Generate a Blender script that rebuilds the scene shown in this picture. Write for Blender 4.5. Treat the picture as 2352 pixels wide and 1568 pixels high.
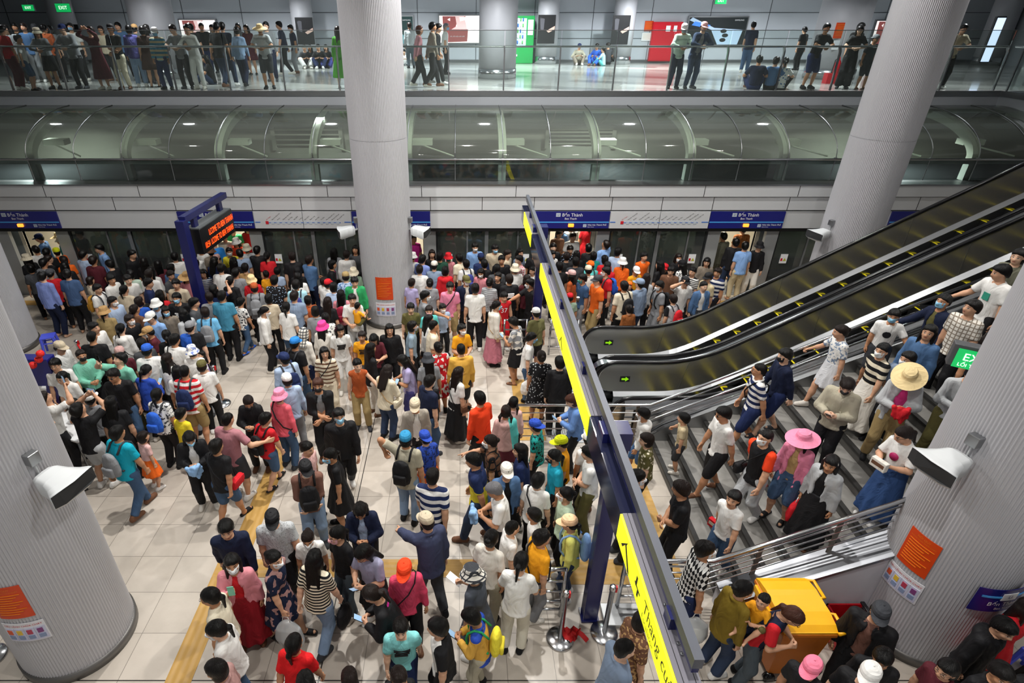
import bpy, bmesh, math, random
import numpy as np
from mathutils import Vector, Matrix
sc = bpy.context.scene
for _o in list(bpy.data.objects): bpy.data.objects.remove(_o)
COL = sc.collection
# ---------------------------------------------------------------- camera
FPX, PIT, PCX, PCY, CAMH, IW, IH = 1333.0, math.radians(30.24), 1060.0, 814.0, 7.0, 2352, 1568
cd = bpy.data.cameras.new('camera'); cam = bpy.data.objects.new('camera', cd); COL.objects.link(cam)
cd.sensor_width = 36.0; cd.sensor_fit = 'HORIZONTAL'; cd.lens = FPX * 36.0 / IW
cd.shift_x = (IW/2 - PCX) / IW; cd.shift_y = (PCY - IH/2) / IW
cam.location = (0, 0, CAMH); cam.rotation_euler = (math.pi/2 - PIT, 0, 0)
cd.clip_start = 0.05; cd.clip_end = 200
sc.camera = cam
# ---------------------------------------------------------------- world, exposure
wd = bpy.data.worlds.new('hall'); sc.world = wd; wd.use_nodes = True
wd.node_tree.nodes['Background'].inputs[0].default_value = (0.80, 0.86, 0.95, 1)
wd.node_tree.nodes['Background'].inputs[1].default_value = 0.03
vs = sc.view_settings
vs.view_transform = 'Standard'; vs.look = 'None'; vs.gamma = 1.0; vs.use_curve_mapping = False
vs.exposure = -0.75
cy = sc.cycles
cy.max_bounces = 6; cy.diffuse_bounces = 3; cy.glossy_bounces = 3; cy.transmission_bounces = 4
cy.transparent_max_bounces = 10; cy.caustics_reflective = False; cy.caustics_refractive = False
cy.sample_clamp_indirect = 4.0; cy.use_denoising = True
cy.use_adaptive_sampling = True; cy.adaptive_threshold = 0.04
try: cy.denoiser = 'OPENIMAGEDENOISE'
except Exception: pass
# ---------------------------------------------------------------- the hall's own ceiling lamps, and added fill lamps behind the camera
def area(x, y, z, watts, size, col=(1, .97, .92), spread=150, rot=(0, 0, 0)):
    l = bpy.data.lights.new('area_lamp', 'AREA'); l.shape = 'DISK'; l.size = size; l.energy = watts
    l.color = col; l.spread = math.radians(spread)
    o = bpy.data.objects.new('area_lamp', l); o.location = (x, y, z); o.rotation_euler = rot; COL.objects.link(o)
    return o
for _x, _y, _w in ((-8.8, 3.0, 50), (-3.0, 2.4, 170), (1.6, 2.6, 300), (6.6, 2.6, 80),
                   (-9.5, 8.2, 90), (-3.6, 8.0, 620), (1.6, 8.8, 560), (6.9, 8.0, 190), (10.6, 8.2, 80),
                   (-9.6, 13.0, 80), (-5.0, 13.2, 230), (0.2, 13.2, 430), (3.8, 13.0, 330), (7.4, 13.2, 180), (11.4, 13.0, 80)):
    area(_x, _y, 9.55, _w, 0.2)
for _x, _w in ((-6.5, 50), (-2.2, 60), (2.4, 70), (6.2, 70)):
    area(_x, -1.2, 8.4, _w, 0.3, spread=170)  # added fill lamps behind the camera, brightening surfaces that face it
for _x, _w in ((-14, 110), (-9.4, 180), (-4.5, 240), (0.8, 400), (5.8, 360), (10.4, 250), (15.2, 130)):
    area(_x, 19.7, 8.25, _w * 1.0, 0.35, (.95, .98, 1)); area(_x + 1.7, 27.0, 8.25, _w * 1.7, 0.35, (.93, .97, 1))
# ---------------------------------------------------------------- helpers
SP, CP = math.sin(PIT), math.cos(PIT)
def _ray(u, v):
    a = (u - PCX) / FPX; t = (v - PCY) / FPX
    return (a, CP - SP*t, -(SP + CP*t))
def at_z(u, v, z):
    r = _ray(u, v); k = (z - CAMH) / r[2]; return (r[0]*k, r[1]*k)
def at_y(u, v, y):
    r = _ray(u, v); k = y / r[1]; return (r[0]*k, CAMH + r[2]*k)
def px_x(u, y, z):            # world x that shows in picture column u at depth y, height z
    return (u - PCX) / FPX * (y*CP - (z - CAMH)*SP)
def L(c):
    c = c / 255.0
    return c/12.92 if c <= .04045 else ((c + .055)/1.055)**2.4
def rgb(h):
    if isinstance(h, str):
        h = h.lstrip('#'); return (L(int(h[0:2], 16)), L(int(h[2:4], 16)), L(int(h[4:6], 16)), 1)
    return (h[0], h[1], h[2], 1)
_M = {}
def mat(name, col='#808080', rough=.6, metal=0., emit=0., bump=0., bscale=40., spec=.5, noise=0., nscale=8., aniso=0.):
    if name in _M: return _M[name]
    m = bpy.data.materials.new(name); m.use_nodes = True; nt = m.node_tree; b = nt.nodes['Principled BSDF']
    c = rgb(col)
    b.inputs['Base Color'].default_value = c; b.inputs['Roughness'].default_value = rough
    b.inputs['Metallic'].default_value = metal; b.inputs['Specular IOR Level'].default_value = spec
    if aniso: b.inputs['Anisotropic'].default_value = aniso
    if emit:
        b.inputs['Emission Color'].default_value = c; b.inputs['Emission Strength'].default_value = emit
    if bump or noise:
        tc = nt.nodes.new('ShaderNodeTexCoord')
    if noise:
        n = nt.nodes.new('ShaderNodeTexNoise'); n.inputs['Scale'].default_value = nscale; n.inputs['Detail'].default_value = 4
        nt.links.new(tc.outputs['Object'], n.inputs['Vector'])
        mx = nt.nodes.new('ShaderNodeMix'); mx.data_type = 'RGBA'
        mx.inputs[6].default_value = tuple(v*(1-noise) for v in c[:3]) + (1,); mx.inputs[7].default_value = tuple(min(1, v*(1+noise)) for v in c[:3]) + (1,)
        nt.links.new(n.outputs['Fac'], mx.inputs[0]); nt.links.new(mx.outputs[2], b.inputs['Base Color'])
    if bump:
        n = nt.nodes.new('ShaderNodeTexNoise'); n.inputs['Scale'].default_value = bscale; n.inputs['Detail'].default_value = 3
        nt.links.new(tc.outputs['Object'], n.inputs['Vector'])
        bp = nt.nodes.new('ShaderNodeBump'); bp.inputs['Strength'].default_value = bump; bp.inputs['Distance'].default_value = .02
        nt.links.new(n.outputs['Fac'], bp.inputs['Height']); nt.links.new(bp.outputs['Normal'], b.inputs['Normal'])
    _M[name] = m; return m
def glass(name, tint='#dfeae4', refl=.02, ior=1.45, base=.0, haze=0., hazecol='#8a9088'):
    if name in _M: return _M[name]
    m = bpy.data.materials.new(name); m.use_nodes = True; nt = m.node_tree
    for n in list(nt.nodes):
        if n.type == 'BSDF_PRINCIPLED': nt.nodes.remove(n)
    out = [n for n in nt.nodes if n.type == 'OUTPUT_MATERIAL'][0]
    tr = nt.nodes.new('ShaderNodeBsdfTransparent'); tr.inputs[0].default_value = rgb(tint)
    gl = nt.nodes.new('ShaderNodeBsdfGlossy'); gl.inputs['Roughness'].default_value = refl
    fr = nt.nodes.new('ShaderNodeFresnel'); fr.inputs[0].default_value = ior
    mx = nt.nodes.new('ShaderNodeMixShader')
    if base:
        ad = nt.nodes.new('ShaderNodeMath'); ad.operation = 'ADD'; ad.use_clamp = True; ad.inputs[1].default_value = base
        nt.links.new(fr.outputs[0], ad.inputs[0]); nt.links.new(ad.outputs[0], mx.inputs[0])
    else: nt.links.new(fr.outputs[0], mx.inputs[0])
    src = tr
    if haze:
        df = nt.nodes.new('ShaderNodeBsdfDiffuse'); df.inputs[0].default_value = rgb(hazecol)
        m2 = nt.nodes.new('ShaderNodeMixShader'); m2.inputs[0].default_value = haze
        nt.links.new(tr.outputs[0], m2.inputs[1]); nt.links.new(df.outputs[0], m2.inputs[2]); src = m2
    nt.links.new(src.outputs[0], mx.inputs[1]); nt.links.new(gl.outputs[0], mx.inputs[2]); nt.links.new(mx.outputs[0], out.inputs[0])
    _M[name] = m; return m
class MB:
    def __init__(s): s.v = []; s.f = []; s.m = []; s.s = []; s.cm = 0; s.cs = False
    def use(s, m=0, smooth=False): s.cm = m; s.cs = smooth; return s
    def add(s, vs, fs):
        n = len(s.v); s.v += [tuple(p) for p in vs]
        for f in fs: s.f.append(tuple(i + n for i in f)); s.m.append(s.cm); s.s.append(s.cs)
        return s
    def box(s, x0, x1, y0, y1, z0, z1):
        vs = [(x, y, z) for z in (z0, z1) for y in (y0, y1) for x in (x0, x1)]
        return s.add(vs, [(0, 2, 3, 1), (4, 5, 7, 6), (0, 1, 5, 4), (2, 6, 7, 3), (0, 4, 6, 2), (1, 3, 7, 5)])
    def rbox(s, c, size, r=.01, M=None):          # bevelled box about centre c, optional 3x3/4x4 M
        bm = bmesh.new(); bmesh.ops.create_cube(bm, size=1.0)
        for v in bm.verts: v.co = Vector((v.co.x*size[0], v.co.y*size[1], v.co.z*size[2]))
        if r: bmesh.ops.bevel(bm, geom=bm.edges[:], offset=r, segments=2, affect='EDGES', profile=.5)
        M = M or Matrix.Identity(4); c = Vector(c)
        bm.verts.ensure_lookup_table(); bm.verts.index_update()
        vs = [c + (M @ v.co) for v in bm.verts]; fs = [[v.index for v in f.verts] for f in bm.faces]; bm.free()
        return s.add(vs, fs)
    def quad(s, a, b, c, d): return s.add([a, b, c, d], [(0, 1, 2, 3)])
    def tube(s, pts, r, n=8, cap=True, closed=False):
        P = [Vector(p) for p in pts]; rr = r if isinstance(r, (list, tuple)) else [r]*len(P)
        rings = []; prev = None
        for i, p in enumerate(P):
            a = P[i-1] if i > 0 else (P[-1] if closed else p); b = P[i+1] if i < len(P)-1 else (P[0] if closed else p)
            t = (b - a).normalized() if (b-a).length > 1e-9 else Vector((0, 0, 1))
            u = prev - t*prev.dot(t) if prev is not None else (t.orthogonal())
            if u.length < 1e-6: u = t.orthogonal()
            u.normalize(); w = t.cross(u); prev = u
            rings.append([p + (u*math.cos(2*math.pi*k/n) + w*math.sin(2*math.pi*k/n))*rr[i] for k in range(n)])
        vs = [q for R in rings for q in R]; fs = []
        m = len(P)
        for i in range(m if closed else m-1):
            j = (i+1) % m
            for k in range(n): fs.append((i*n+k, i*n+(k+1) % n, j*n+(k+1) % n, j*n+k))
        if cap and not closed: fs += [tuple(range(n-1, -1, -1)), tuple((m-1)*n+k for k in range(n))]
        return s.add(vs, fs)
    def cyl(s, p, r, h, n=24): return s.tube([p, (p[0], p[1], p[2]+h)], r, n)
    def lathe(s, c, prof, n=32, sx=1., sy=1.):
        vs = []; fs = []
        for r, z in prof:
            for k in range(n):
                a = 2*math.pi*k/n; vs.append((c[0]+r*sx*math.cos(a), c[1]+r*sy*math.sin(a), c[2]+z))
        for i in range(len(prof)-1):
            for k in range(n): fs.append((i*n+k, i*n+(k+1) % n, (i+1)*n+(k+1) % n, (i+1)*n+k))
        if prof[0][0] > 1e-6: fs.append(tuple(range(n-1, -1, -1)))
        if prof[-1][0] > 1e-6: fs.append(tuple((len(prof)-1)*n+k for k in range(n)))
        return s.add(vs, fs)
    def prism(s, poly, axis, a, b):               # polygon in the two other axes, extruded a..b along axis
        def P(q, t): return (t, q[0], q[1]) if axis == 'x' else ((q[0], t, q[1]) if axis == 'y' else (q[0], q[1], t))
        n = len(poly); vs = [P(q, a) for q in poly] + [P(q, b) for q in poly]
        fs = [tuple(range(n)), tuple(range(2*n-1, n-1, -1))] + [(i, i+n, (i+1) % n+n, (i+1) % n) for i in range(n)]
        return s.add(vs, fs)
    def strip(s, A, B):                           # quads between two equal-length point rows
        n = len(A); return s.add(list(A)+list(B), [(i, i+1, n+i+1, n+i) for i in range(n-1)])
    def build(s, name, mats, parent=None, **kw):
        me = bpy.data.meshes.new(name)
        off = Vector((0, 0, 0)); q = parent
        while q is not None: off = off + q.location; q = q.parent
        me.from_pydata([Vector(v) - off for v in s.v], [], s.f)
        mats = mats if isinstance(mats, (list, tuple)) else [mats]
        for m in mats: me.materials.append(m)
        me.polygons.foreach_set('material_index', s.m); me.polygons.foreach_set('use_smooth', s.s)
        bm = bmesh.new(); bm.from_mesh(me); bmesh.ops.recalc_face_normals(bm, faces=bm.faces[:]); bm.to_mesh(me); bm.free()
        me.update()
        o = bpy.data.objects.new(name, me); COL.objects.link(o)
        if parent is not None: o.parent = parent
        return o
def setp(o, label=None, cat=None, group=None, kind=None):
    if label: o['label'] = label
    if cat: o['category'] = cat
    if group: o['group'] = group
    if kind: o['kind'] = kind
    return o
def thing(name, label, cat, loc=(0, 0, 0), group=None):
    o = bpy.data.objects.new(name, None); COL.objects.link(o); o.location = loc; o.empty_display_size = .1
    o.matrix_world = Matrix.Translation(loc)
    return setp(o, label, cat, group)
def struct(name, mb, m, label=None):
    return setp(mb.build(name, m), label, None, None, 'structure')
def text_mesh(txt, size, align='CENTER', ext=.0):
    c = bpy.data.curves.new('writing', 'FONT'); c.body = txt; c.size = size; c.align_x = align; c.align_y = 'CENTER'; c.extrude = ext
    o = bpy.data.objects.new('writing', c); COL.objects.link(o)
    dg = bpy.context.evaluated_depsgraph_get(); dg.update()
    me = bpy.data.meshes.new_from_object(o.evaluated_get(dg))
    bpy.data.objects.remove(o); bpy.data.curves.remove(c)
    return me
def writing(txt, size, M, m, parent, align='CENTER', name='lettering', sx=1., shear=0.):
    me = text_mesh(txt, size, align); me.materials.clear(); me.materials.append(m)
    S = Matrix.Identity(4); S[0][0] = sx; S[0][1] = shear
    off = parent.matrix_world.translation if parent is not None else Vector((0, 0, 0))
    me.transform(Matrix.Translation(-off) @ M @ S)
    o = bpy.data.objects.new(name, me); COL.objects.link(o); o.parent = parent; return o
def frame(o, x, y):                               # 4x4 from origin, x axis (writing direction), y axis (up the page)
    x = Vector(x).normalized(); y = Vector(y); y = (y - x*y.dot(x)).normalized(); z = x.cross(y)
    M = Matrix((x, y, z)).transposed().to_4x4(); M.translation = Vector(o); return M
FRONT = lambda x, y, z: frame((x, y, z), (1, 0, 0), (0, 0, 1))   # faces the camera side (-y)
# ================================================================ materials of the place
def floor_mat():
    m = bpy.data.materials.new('floor_tiles'); m.use_nodes = True; nt = m.node_tree; N = nt.nodes.new; K = nt.links.new
    b = nt.nodes['Principled BSDF']
    tc = N('ShaderNodeTexCoord'); sx = N('ShaderNodeSeparateXYZ'); K(tc.outputs['Object'], sx.inputs[0])
    def mth(op, a, c=None, clamp=False):
        n = N('ShaderNodeMath'); n.operation = op; n.use_clamp = clamp
        for i, q in enumerate((a, c)):
            if q is None: continue
            if isinstance(q, (int, float)): n.inputs[i].default_value = q
            else: K(q, n.inputs[i])
        return n.outputs[0]
    def line(c, pitch, off, half):
        f = mth('FRACT', mth('DIVIDE', mth('SUBTRACT', c, off - pitch/2), pitch))
        return mth('LESS_THAN', mth('ABSOLUTE', mth('SUBTRACT', f, .5)), half / pitch)
    X, Y = sx.outputs[0], sx.outputs[1]
    g = mth('MAXIMUM', line(X, .595, -.028, .0035), line(Y, .628, 4.115, .0035))
    k = mth('MAXIMUM', mth('LESS_THAN', mth('ABSOLUTE', mth('SUBTRACT', X, -1.745)), .007), mth('LESS_THAN', mth('ABSOLUTE', mth('SUBTRACT', Y, 4.115)), .007))
    n = N('ShaderNodeTexNoise'); n.inputs['Scale'].default_value = 1.6; n.inputs['Detail'].default_value = 6; n.inputs['Roughness'].default_value = .65
    K(tc.outputs['Object'], n.inputs['Vector'])
    wn = N('ShaderNodeTexWhiteNoise'); cx = N('ShaderNodeCombineXYZ')
    K(mth('FLOOR', mth('DIVIDE', mth('SUBTRACT', X, -.028), .595)), cx.inputs[0]); K(mth('FLOOR', mth('DIVIDE', mth('SUBTRACT', Y, 4.115), .628)), cx.inputs[1])
    K(cx.outputs[0], wn.inputs[0])
    r = N('ShaderNodeValToRGB'); r.color_ramp.elements[0].position = .3; r.color_ramp.elements[0].color = rgb('#b1a89d'); r.color_ramp.elements[1].position = .72; r.color_ramp.elements[1].color = rgb('#c2b9ae')
    K(mth('ADD', n.outputs[0], mth('MULTIPLY', mth('SUBTRACT', wn.outputs[0], .5), .22)), r.inputs[0])
    m1 = N('ShaderNodeMix'); m1.data_type = 'RGBA'; K(g, m1.inputs[0]); K(r.outputs[0], m1.inputs[6]); m1.inputs[7].default_value = rgb('#7a736b')
    m2 = N('ShaderNodeMix'); m2.data_type = 'RGBA'; K(k, m2.inputs[0]); K(m1.outputs[2], m2.inputs[6]); m2.inputs[7].default_value = rgb('#1d1c1b')
    K(m2.outputs[2], b.inputs['Base Color']); b.inputs['Roughness'].default_value = .30; b.inputs['Specular IOR Level'].default_value = .42
    return m
M_floor = floor_mat()
def upper_floor_mat():
    m = bpy.data.materials.new('concourse_tiles'); m.use_nodes = True; nt = m.node_tree; N = nt.nodes.new; K = nt.links.new
    b = nt.nodes['Principled BSDF']; tc = N('ShaderNodeTexCoord'); mp = N('ShaderNodeMapping'); mp.inputs['Rotation'].default_value = (0, 0, math.radians(24))
    K(tc.outputs['Object'], mp.inputs[0]); bk = N('ShaderNodeTexBrick'); bk.offset = .5
    for k_, v_ in (('Scale', 1.), ('Mortar Size', .012), ('Brick Width', 3.6), ('Row Height', .8), ('Bias', -.35)): bk.inputs[k_].default_value = v_
    bk.inputs['Color1'].default_value = rgb('#b8b9b4'); bk.inputs['Color2'].default_value = rgb('#4c4e4f'); bk.inputs['Mortar'].default_value = rgb('#8a8c8a')
    K(mp.outputs[0], bk.inputs[0]); K(bk.outputs[0], b.inputs['Base Color']); b.inputs['Roughness'].default_value = .12
    return m
def ridged(name, col, scale, axis, strength=.5, rough=.55, dist=.02, metal=0, noise=.08):
    m = mat(name, col, rough, metal, noise=noise, nscale=5); nt = m.node_tree; b = nt.nodes['Principled BSDF']
    tc = nt.nodes.new('ShaderNodeTexCoord'); w = nt.nodes.new('ShaderNodeTexWave'); w.bands_direction = axis; w.inputs['Scale'].default_value = scale
    nt.links.new(tc.outputs['Object'], w.inputs[0]); bp = nt.nodes.new('ShaderNodeBump'); bp.inputs['Strength'].default_value = strength; bp.inputs['Distance'].default_value = dist
    nt.links.new(w.outputs['Fac'], bp.inputs['Height']); nt.links.new(bp.outputs['Normal'], b.inputs['Normal']); return m
M_upf = upper_floor_mat()
M_white = mat('panel_white', '#c9cbcd', .42, noise=.03, nscale=1.5)
M_colw = mat('column_cladding', '#b3b3b8', .5, noise=.03, nscale=2)
M_wallg = mat('wall_panel_grey', '#bcc1c8', .5, noise=.03, nscale=1)
M_wall2 = mat('wall_plain', '#9b9da1', .6)
M_dark = mat('black_gap', '#0b0b0c', .6)
M_ss = mat('stainless', '#c4c6c9', .2, 1.0)
M_ssb = mat('brushed_stainless', '#a9a7a2', .24, .82, aniso=.45)
M_skt = mat('skirting_steel', '#96989b', .34, 1.0)
M_ssd = mat('dull_stainless', '#9a9c9e', .38, 1.0)
M_rub = mat('handrail_rubber', '#0c0c0f', .22)
M_conc = mat('concrete', '#9a9b92', .85, noise=.2, nscale=.9, bump=.1, bscale=6)
M_navy = mat('navy_sign', '#1b1f72', .32)
M_navyd = mat('navy_paint', '#1a1e55', .25)
M_greyp = mat('grey_anodised', '#5d6069', .4, .3, noise=.06, nscale=6)
M_line = mat('sign_blue_line', '#4aa0e6', .4)
M_wht = mat('sign_white', '#f1f3f5', .4)
M_blk = mat('sign_black', '#16161a', .4)
M_redm = mat('sign_red', '#c9222e', .4)
M_blue2 = mat('map_blue', '#2467c4', .4)
M_amber = mat('lamp_amber', '#ff8a2a', .4, emit=4.)
M_led = mat('led_orange', '#ff4a12', .4, emit=5.)
M_yel = mat('backlit_yellow', '#fbff22', .4, emit=1.15)
M_yelw = mat('sign_ink', '#4d4a18', .4)
M_olive = mat('sign_ink_olive', '#b3b21c', .4)
M_tac = ridged('tactile_yellow', '#b68f4c', 3.2, 'X', .35, .55)
M_tacx = ridged('tactile_yellow_across', '#b68f4c', 3.2, 'Y', .35, .55)
M_sty = mat('step_yellow', '#e6d51c', .45, emit=.0)
M_step = ridged('escalator_tread', '#2a2b2d', 22., 'Y', .8, .42, .01, .6)
M_gl_t = glass('canopy_glass', '#d3ddd3', .04, 1.5, .03, .15, '#c3cbc0')
M_gl_b = glass('balustrade_glass', '#f3f8f6', .015, 1.3, .0, .045, '#d8e2de')
M_gl_d = glass('door_glass', '#a8b2b0', .03, 1.5, .05, .10, '#a9b2b1')  # grey diffuse haze painted into the glass in place of reflections
M_rib = mat('canopy_rib_white', '#dfe5da', .5)
M_frame = mat('door_frame_grey', '#8d9092', .4, .4)
M_crm = mat('train_cream', '#efe6d2', .45)
M_tblue = mat('train_blue', '#2f6fb4', .35)
M_tgrey = mat('train_grey', '#9aa1a3', .4, .2)
M_roof = mat('train_roof', '#14171a', .9, noise=.1, nscale=2)
M_marb = mat('stair_marble', '#85837f', .38, noise=.35, nscale=5)
M_ris = mat('stair_riser', '#4a4845', .4, noise=.1, nscale=5)
M_nose = mat('stair_nosing', '#232221', .6)
# ================================================================ the shell
struct('floor', MB().box(-18, 18, -2, 15.62, -.3, 0), M_floor, 'pale beige tiled platform floor')
struct('trim_1', MB().box(-18, 18, 15.45, 15.62, 0, .006), M_ssd, 'steel sill along the platform doors')
struct('ceiling', MB().box(-18, 18, -2, 18.6, 9.7, 9.9), M_wallg)
struct('wall_front', MB().box(-18, 18, -2.2, -2, 0, 9.7), M_wallg)
struct('wall_left', MB().box(-18.2, -18, -2.2, 18.3, 0, 9.7), M_wallg)
struct('wall_right', MB().box(18, 18.2, -2.2, 18.3, 0, 9.7), M_wallg)
# upper concourse
m = MB().use(0).box(-24, 24, 18.3, 31, 5.10, 5.12); struct('floor_concourse', m, M_upf, 'polished light tiles with dark diagonal bands on the upper level')
m = MB().use(0).box(-24, 24, 18.3, 31, 4.70, 5.10)
m.use(1).box(-24, 15.6, 18.22, 18.3, 5.0, 5.14).use(2).box(-24, 15.6, 18.24, 18.3, 4.76, 5.0).use(3).box(-24, 15.6, 18.23, 18.3, 4.72, 4.76)
struct('slab_edge', m, [M_wallg, M_ssd, M_wallg, M_dark], 'grey edge of the upper level with a steel capping')
m = MB().use(0).box(15.6, 18, 2, 18.3, 4.7, 5.12).use(1).box(15.52, 15.6, 2, 18.3, 5.0, 5.14).use(2).box(15.54, 15.6, 2, 18.3, 4.72, 5.0)
struct('slab_edge_right', m, [M_upf, M_ssd, M_wallg])
struct('ceiling_concourse', MB().box(-24, 24, 18.6, 31, 8.4, 8.5), M_wallg)
struct('trim_3', MB().box(-24, 24, 18.5, 18.62, 8.4, 9.9), M_wallg)
m = MB().use(0).box(-24, 24, 30.4, 30.6, 5.12, 8.4)
for x in np.arange(-23.2, 24, 2.65): m.use(1).box(x, x+.025, 30.385, 30.4, 5.12, 8.4)
for z in (6.1, 7.12): m.use(1).box(-24, 24, 30.385, 30.4, z, z+.025)
struct('wall_back', m, [M_wallg, mat('panel_joint', '#55585d', .6)], 'grey metal panelled wall at the back of the upper level')
struct('baseboard_back', MB().box(-24, 24, 30.36, 30.4, 5.12, 5.24), M_ssd)
struct('wall_concourse_left', MB().box(-24.2, -24, 18.3, 31, 5.1, 8.5), M_wallg)
struct('wall_concourse_right', MB().box(24, 24.2, 18.3, 31, 5.1, 8.5), M_wallg)
# columns
R_COL = .645
def column(x, y, z0, z1, label, r=R_COL, fl=120, seam=None):
    mb = MB().use(0, False); n = fl*5
    prof = (0, .006, .0085, .006, 0)
    ring = [(x + (r + prof[k % 5])*math.cos(2*math.pi*k/n), y + (r + prof[k % 5])*math.sin(2*math.pi*k/n)) for k in range(n)]
    zs = [z0 + .13, z1] if not seam else [z0+.13, seam-.006, seam-.006, seam+.006, seam+.006, z1]
    rows = []
    for i, z in enumerate(zs):
        q = .985 if seam and i in (2, 3) else 1.
        rows.append([(x+(a-x)*q, y+(b-y)*q, z) for a, b in ring+ring[:1]])
    for a, b in zip(rows, rows[1:]): mb.strip(a, b)
    mb.use(1, True).lathe((x, y, 0), [(r+.03, z0), (r+.03, z0+.13), (r-.02, z0+.135)], 64)
    return struct('column', mb, [M_colw, mat('column_foot', '#6d6b69', .4, .6)], label)
COLS = dict(fl=(-4.98, 4.72), fr=(5.95, 4.88), mid=(-1.90, 13.95), bl=(-11.1, 12.4), br=(9.62, 13.95))
column(*COLS['fl'], 0, 9.7, 'fluted pale column in the left foreground with an orange notice')
column(*COLS['fr'], 0, 9.7, 'fluted pale column in the right foreground with a blue station sign')
column(*COLS['mid'], 0, 9.7, 'fluted pale column standing in the middle of the crowd', seam=4.62)
column(*COLS['br'], 0, 9.7, 'fluted pale column rising behind the escalators', seam=4.62)
column(*COLS['bl'], 0, 9.7, 'pale column at the left edge beside the blue stool', seam=4.62)
def up_col(u0, u1, y, label, steel=True):
    x0, x1 = px_x(u0, y, 6.), px_x(u1, y, 6.)
    r = (x1-x0)/2; x = (x0+x1)/2
    mb = MB().use(0, True).lathe((x, y, 0), [(r, 5.12), (r, 8.4)], 48)
    if steel: mb.use(1, True).lathe((x, y, 0), [(r+.02, 5.121), (r+.02, 5.42), (r, 5.425)], 48)
    struct('column', mb, [M_colw, M_ss], label)
up_col(1100, 1186, 22.6, 'wide pale column with a steel base ring on the upper level')
up_col(318, 412, 22.6, 'wide pale column behind the crowd on the upper level')
up_col(676, 724, 29.6, 'pale wall column with a dark poster left of the middle column')
up_col(1232, 1280, 29.6, 'pale wall column beside the green vending machine')
up_col(1404, 1452, 29.6, 'pale wall column between vending machine and red cabinet')
up_col(132, 186, 29.4, 'dark pale column at the far left of the upper level')
up_col(1866, 1972, 22.6, 'pale column behind leaning people at the right of the upper level')
up_col(2255, 2310, 29.0, 'pale column at the far right of the upper level')
# ================================================================ glass canopy over the track
Y0, ZS, ZR = 15.62, 3.22, 3.79
def can(t):   # t in 0..1 from the rail up to the slab
    a = t*math.pi/2; return (Y0 + 2.45*(1-math.cos(a)), ZR + .96*math.sin(a))
cano = setp(thing('glass_canopy', 'curved glass canopy with white ribs over the train track', None, (0, Y0, ZS)), kind='structure')
ribx = [-18.0 + i*2.47 for i in range(15)]; ribx = [x + 1.86 - .08 for x in ribx]
for i, x in enumerate(ribx):
    mb = MB().use(0, True)
    A = []; B = []; Cc = []; D = []
    pr = [(Y0, ZS), (Y0, ZR)] + [can(k/14) for k in range(1, 15)]
    for k, (y, z) in enumerate(pr):
        a = pr[max(0, k-1)]; b = pr[min(len(pr)-1, k+1)]; t = Vector((b[0]-a[0], b[1]-a[1])).normalized(); n = (t[1], -t[0])
        y0, z0 = y + n[0]*.05, z + n[1]*.05; y1, z1 = y + n[0]*.25, z + n[1]*.25
        A.append((x-.10, y0, z0)); B.append((x+.10, y0, z0)); Cc.append((x+.10, y1, z1)); D.append((x-.10, y1, z1))
    for p, q in ((A, B), (B, Cc), (Cc, D), (D, A)): mb.strip(p, q)
    mb.build('rib', M_rib, cano)
    if i < len(ribx)-1:
        for h in range(2):
            xa = x + h*1.235; xb = xa + 1.235
            P = [(Y0-.03, ZS+.02), (Y0-.03, ZR)] + [(can(k/14)[0]-.03, can(k/14)[1]+.03) for k in range(1, 15)]
            MB().strip([(xa+.008, y, z) for y, z in P[:2]], [(xb-.008, y, z) for y, z in P[:2]]).build('lower_pane', glass('canopy_glass_low', '#b9c6c4', .04, 1.5, .02, .03, '#b3bcb6'), cano)
            mb = MB().use(0, True); P = P[1:]; mb.strip([(xa+.008, y, z) for y, z in P], [(xb-.008, y, z) for y, z in P]); mb.build('glass_pane', M_gl_t, cano)
            mb = MB().use(0); mb.tube([(xa, Y0-.042, ZS+.03)] + [(xa, y-.012, z+.012) for y, z in P], .011, 6)
            for z in (ZR,): mb.box(xa-.035, xa+.035, Y0-.075, Y0-.01, z-.035, z+.035)
            mb.build('glass_joint', M_ssd, cano)
        mb = MB().tube([(x+.1, 16.5, 4.05), (x+1.2, 15.9, 3.8)], .022, 6); mb.box(x+.06, x+.62, 16.3, 16.6, 4.0, 4.14); mb.build('brace', M_rib, cano)
MB().tube([(-18, Y0-.07, ZR), (18, Y0-.07, ZR)], .028, 8).build('rail', M_ss, cano)
MB().box(-18, 18, Y0+.03, Y0+.1, ZR-.14, ZR-.04).build('rail_beam', M_rib, cano)
MB().box(-18, 18, 17.7, 17.9, 4.62, 4.74).build('top_beam', M_rib, cano)
# tunnel behind the canopy
m = MB().use(0).box(-18, 18, 19.2, 19.4, -1, 4.72)
for (u0, u1, v0, v1) in ((630, 782, 290, 336), (1262, 1402, 297, 332)):
    x0, z1 = at_y(u0, v0, 19.15); x1, z0 = at_y(u1, v1, 19.15)
    m.use(1).box(x0, x1, 19.1, 19.2, z0, z1).use(2)
    for k in range(4): m.box(x0, x1, 19.04, 19.12, z0+(z1-z0)*(k+.5)/4-.03, z0+(z1-z0)*(k+.5)/4+.01)
    m.box(x0-.12, x0, 19.04, 19.2, z0-.1, z1+.1).box(x1, x1+.12, 19.04, 19.2, z0-.1, z1+.1).box(x0-.12, x1+.12, 19.04, 19.2, z1, z1+.12)
struct('wall_tunnel', m, [M_conc, M_dark, M_conc], 'grey concrete tunnel wall with louvred vents behind the canopy glass')
struct('floor_track', MB().box(-18, 18, 15.62, 19.2, -1.3, -1.2), M_conc)
for x in (-12, -4, 4, 12): area(x, 17.0, 4.6, 300, .5, (.92, 1, .95))
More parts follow.
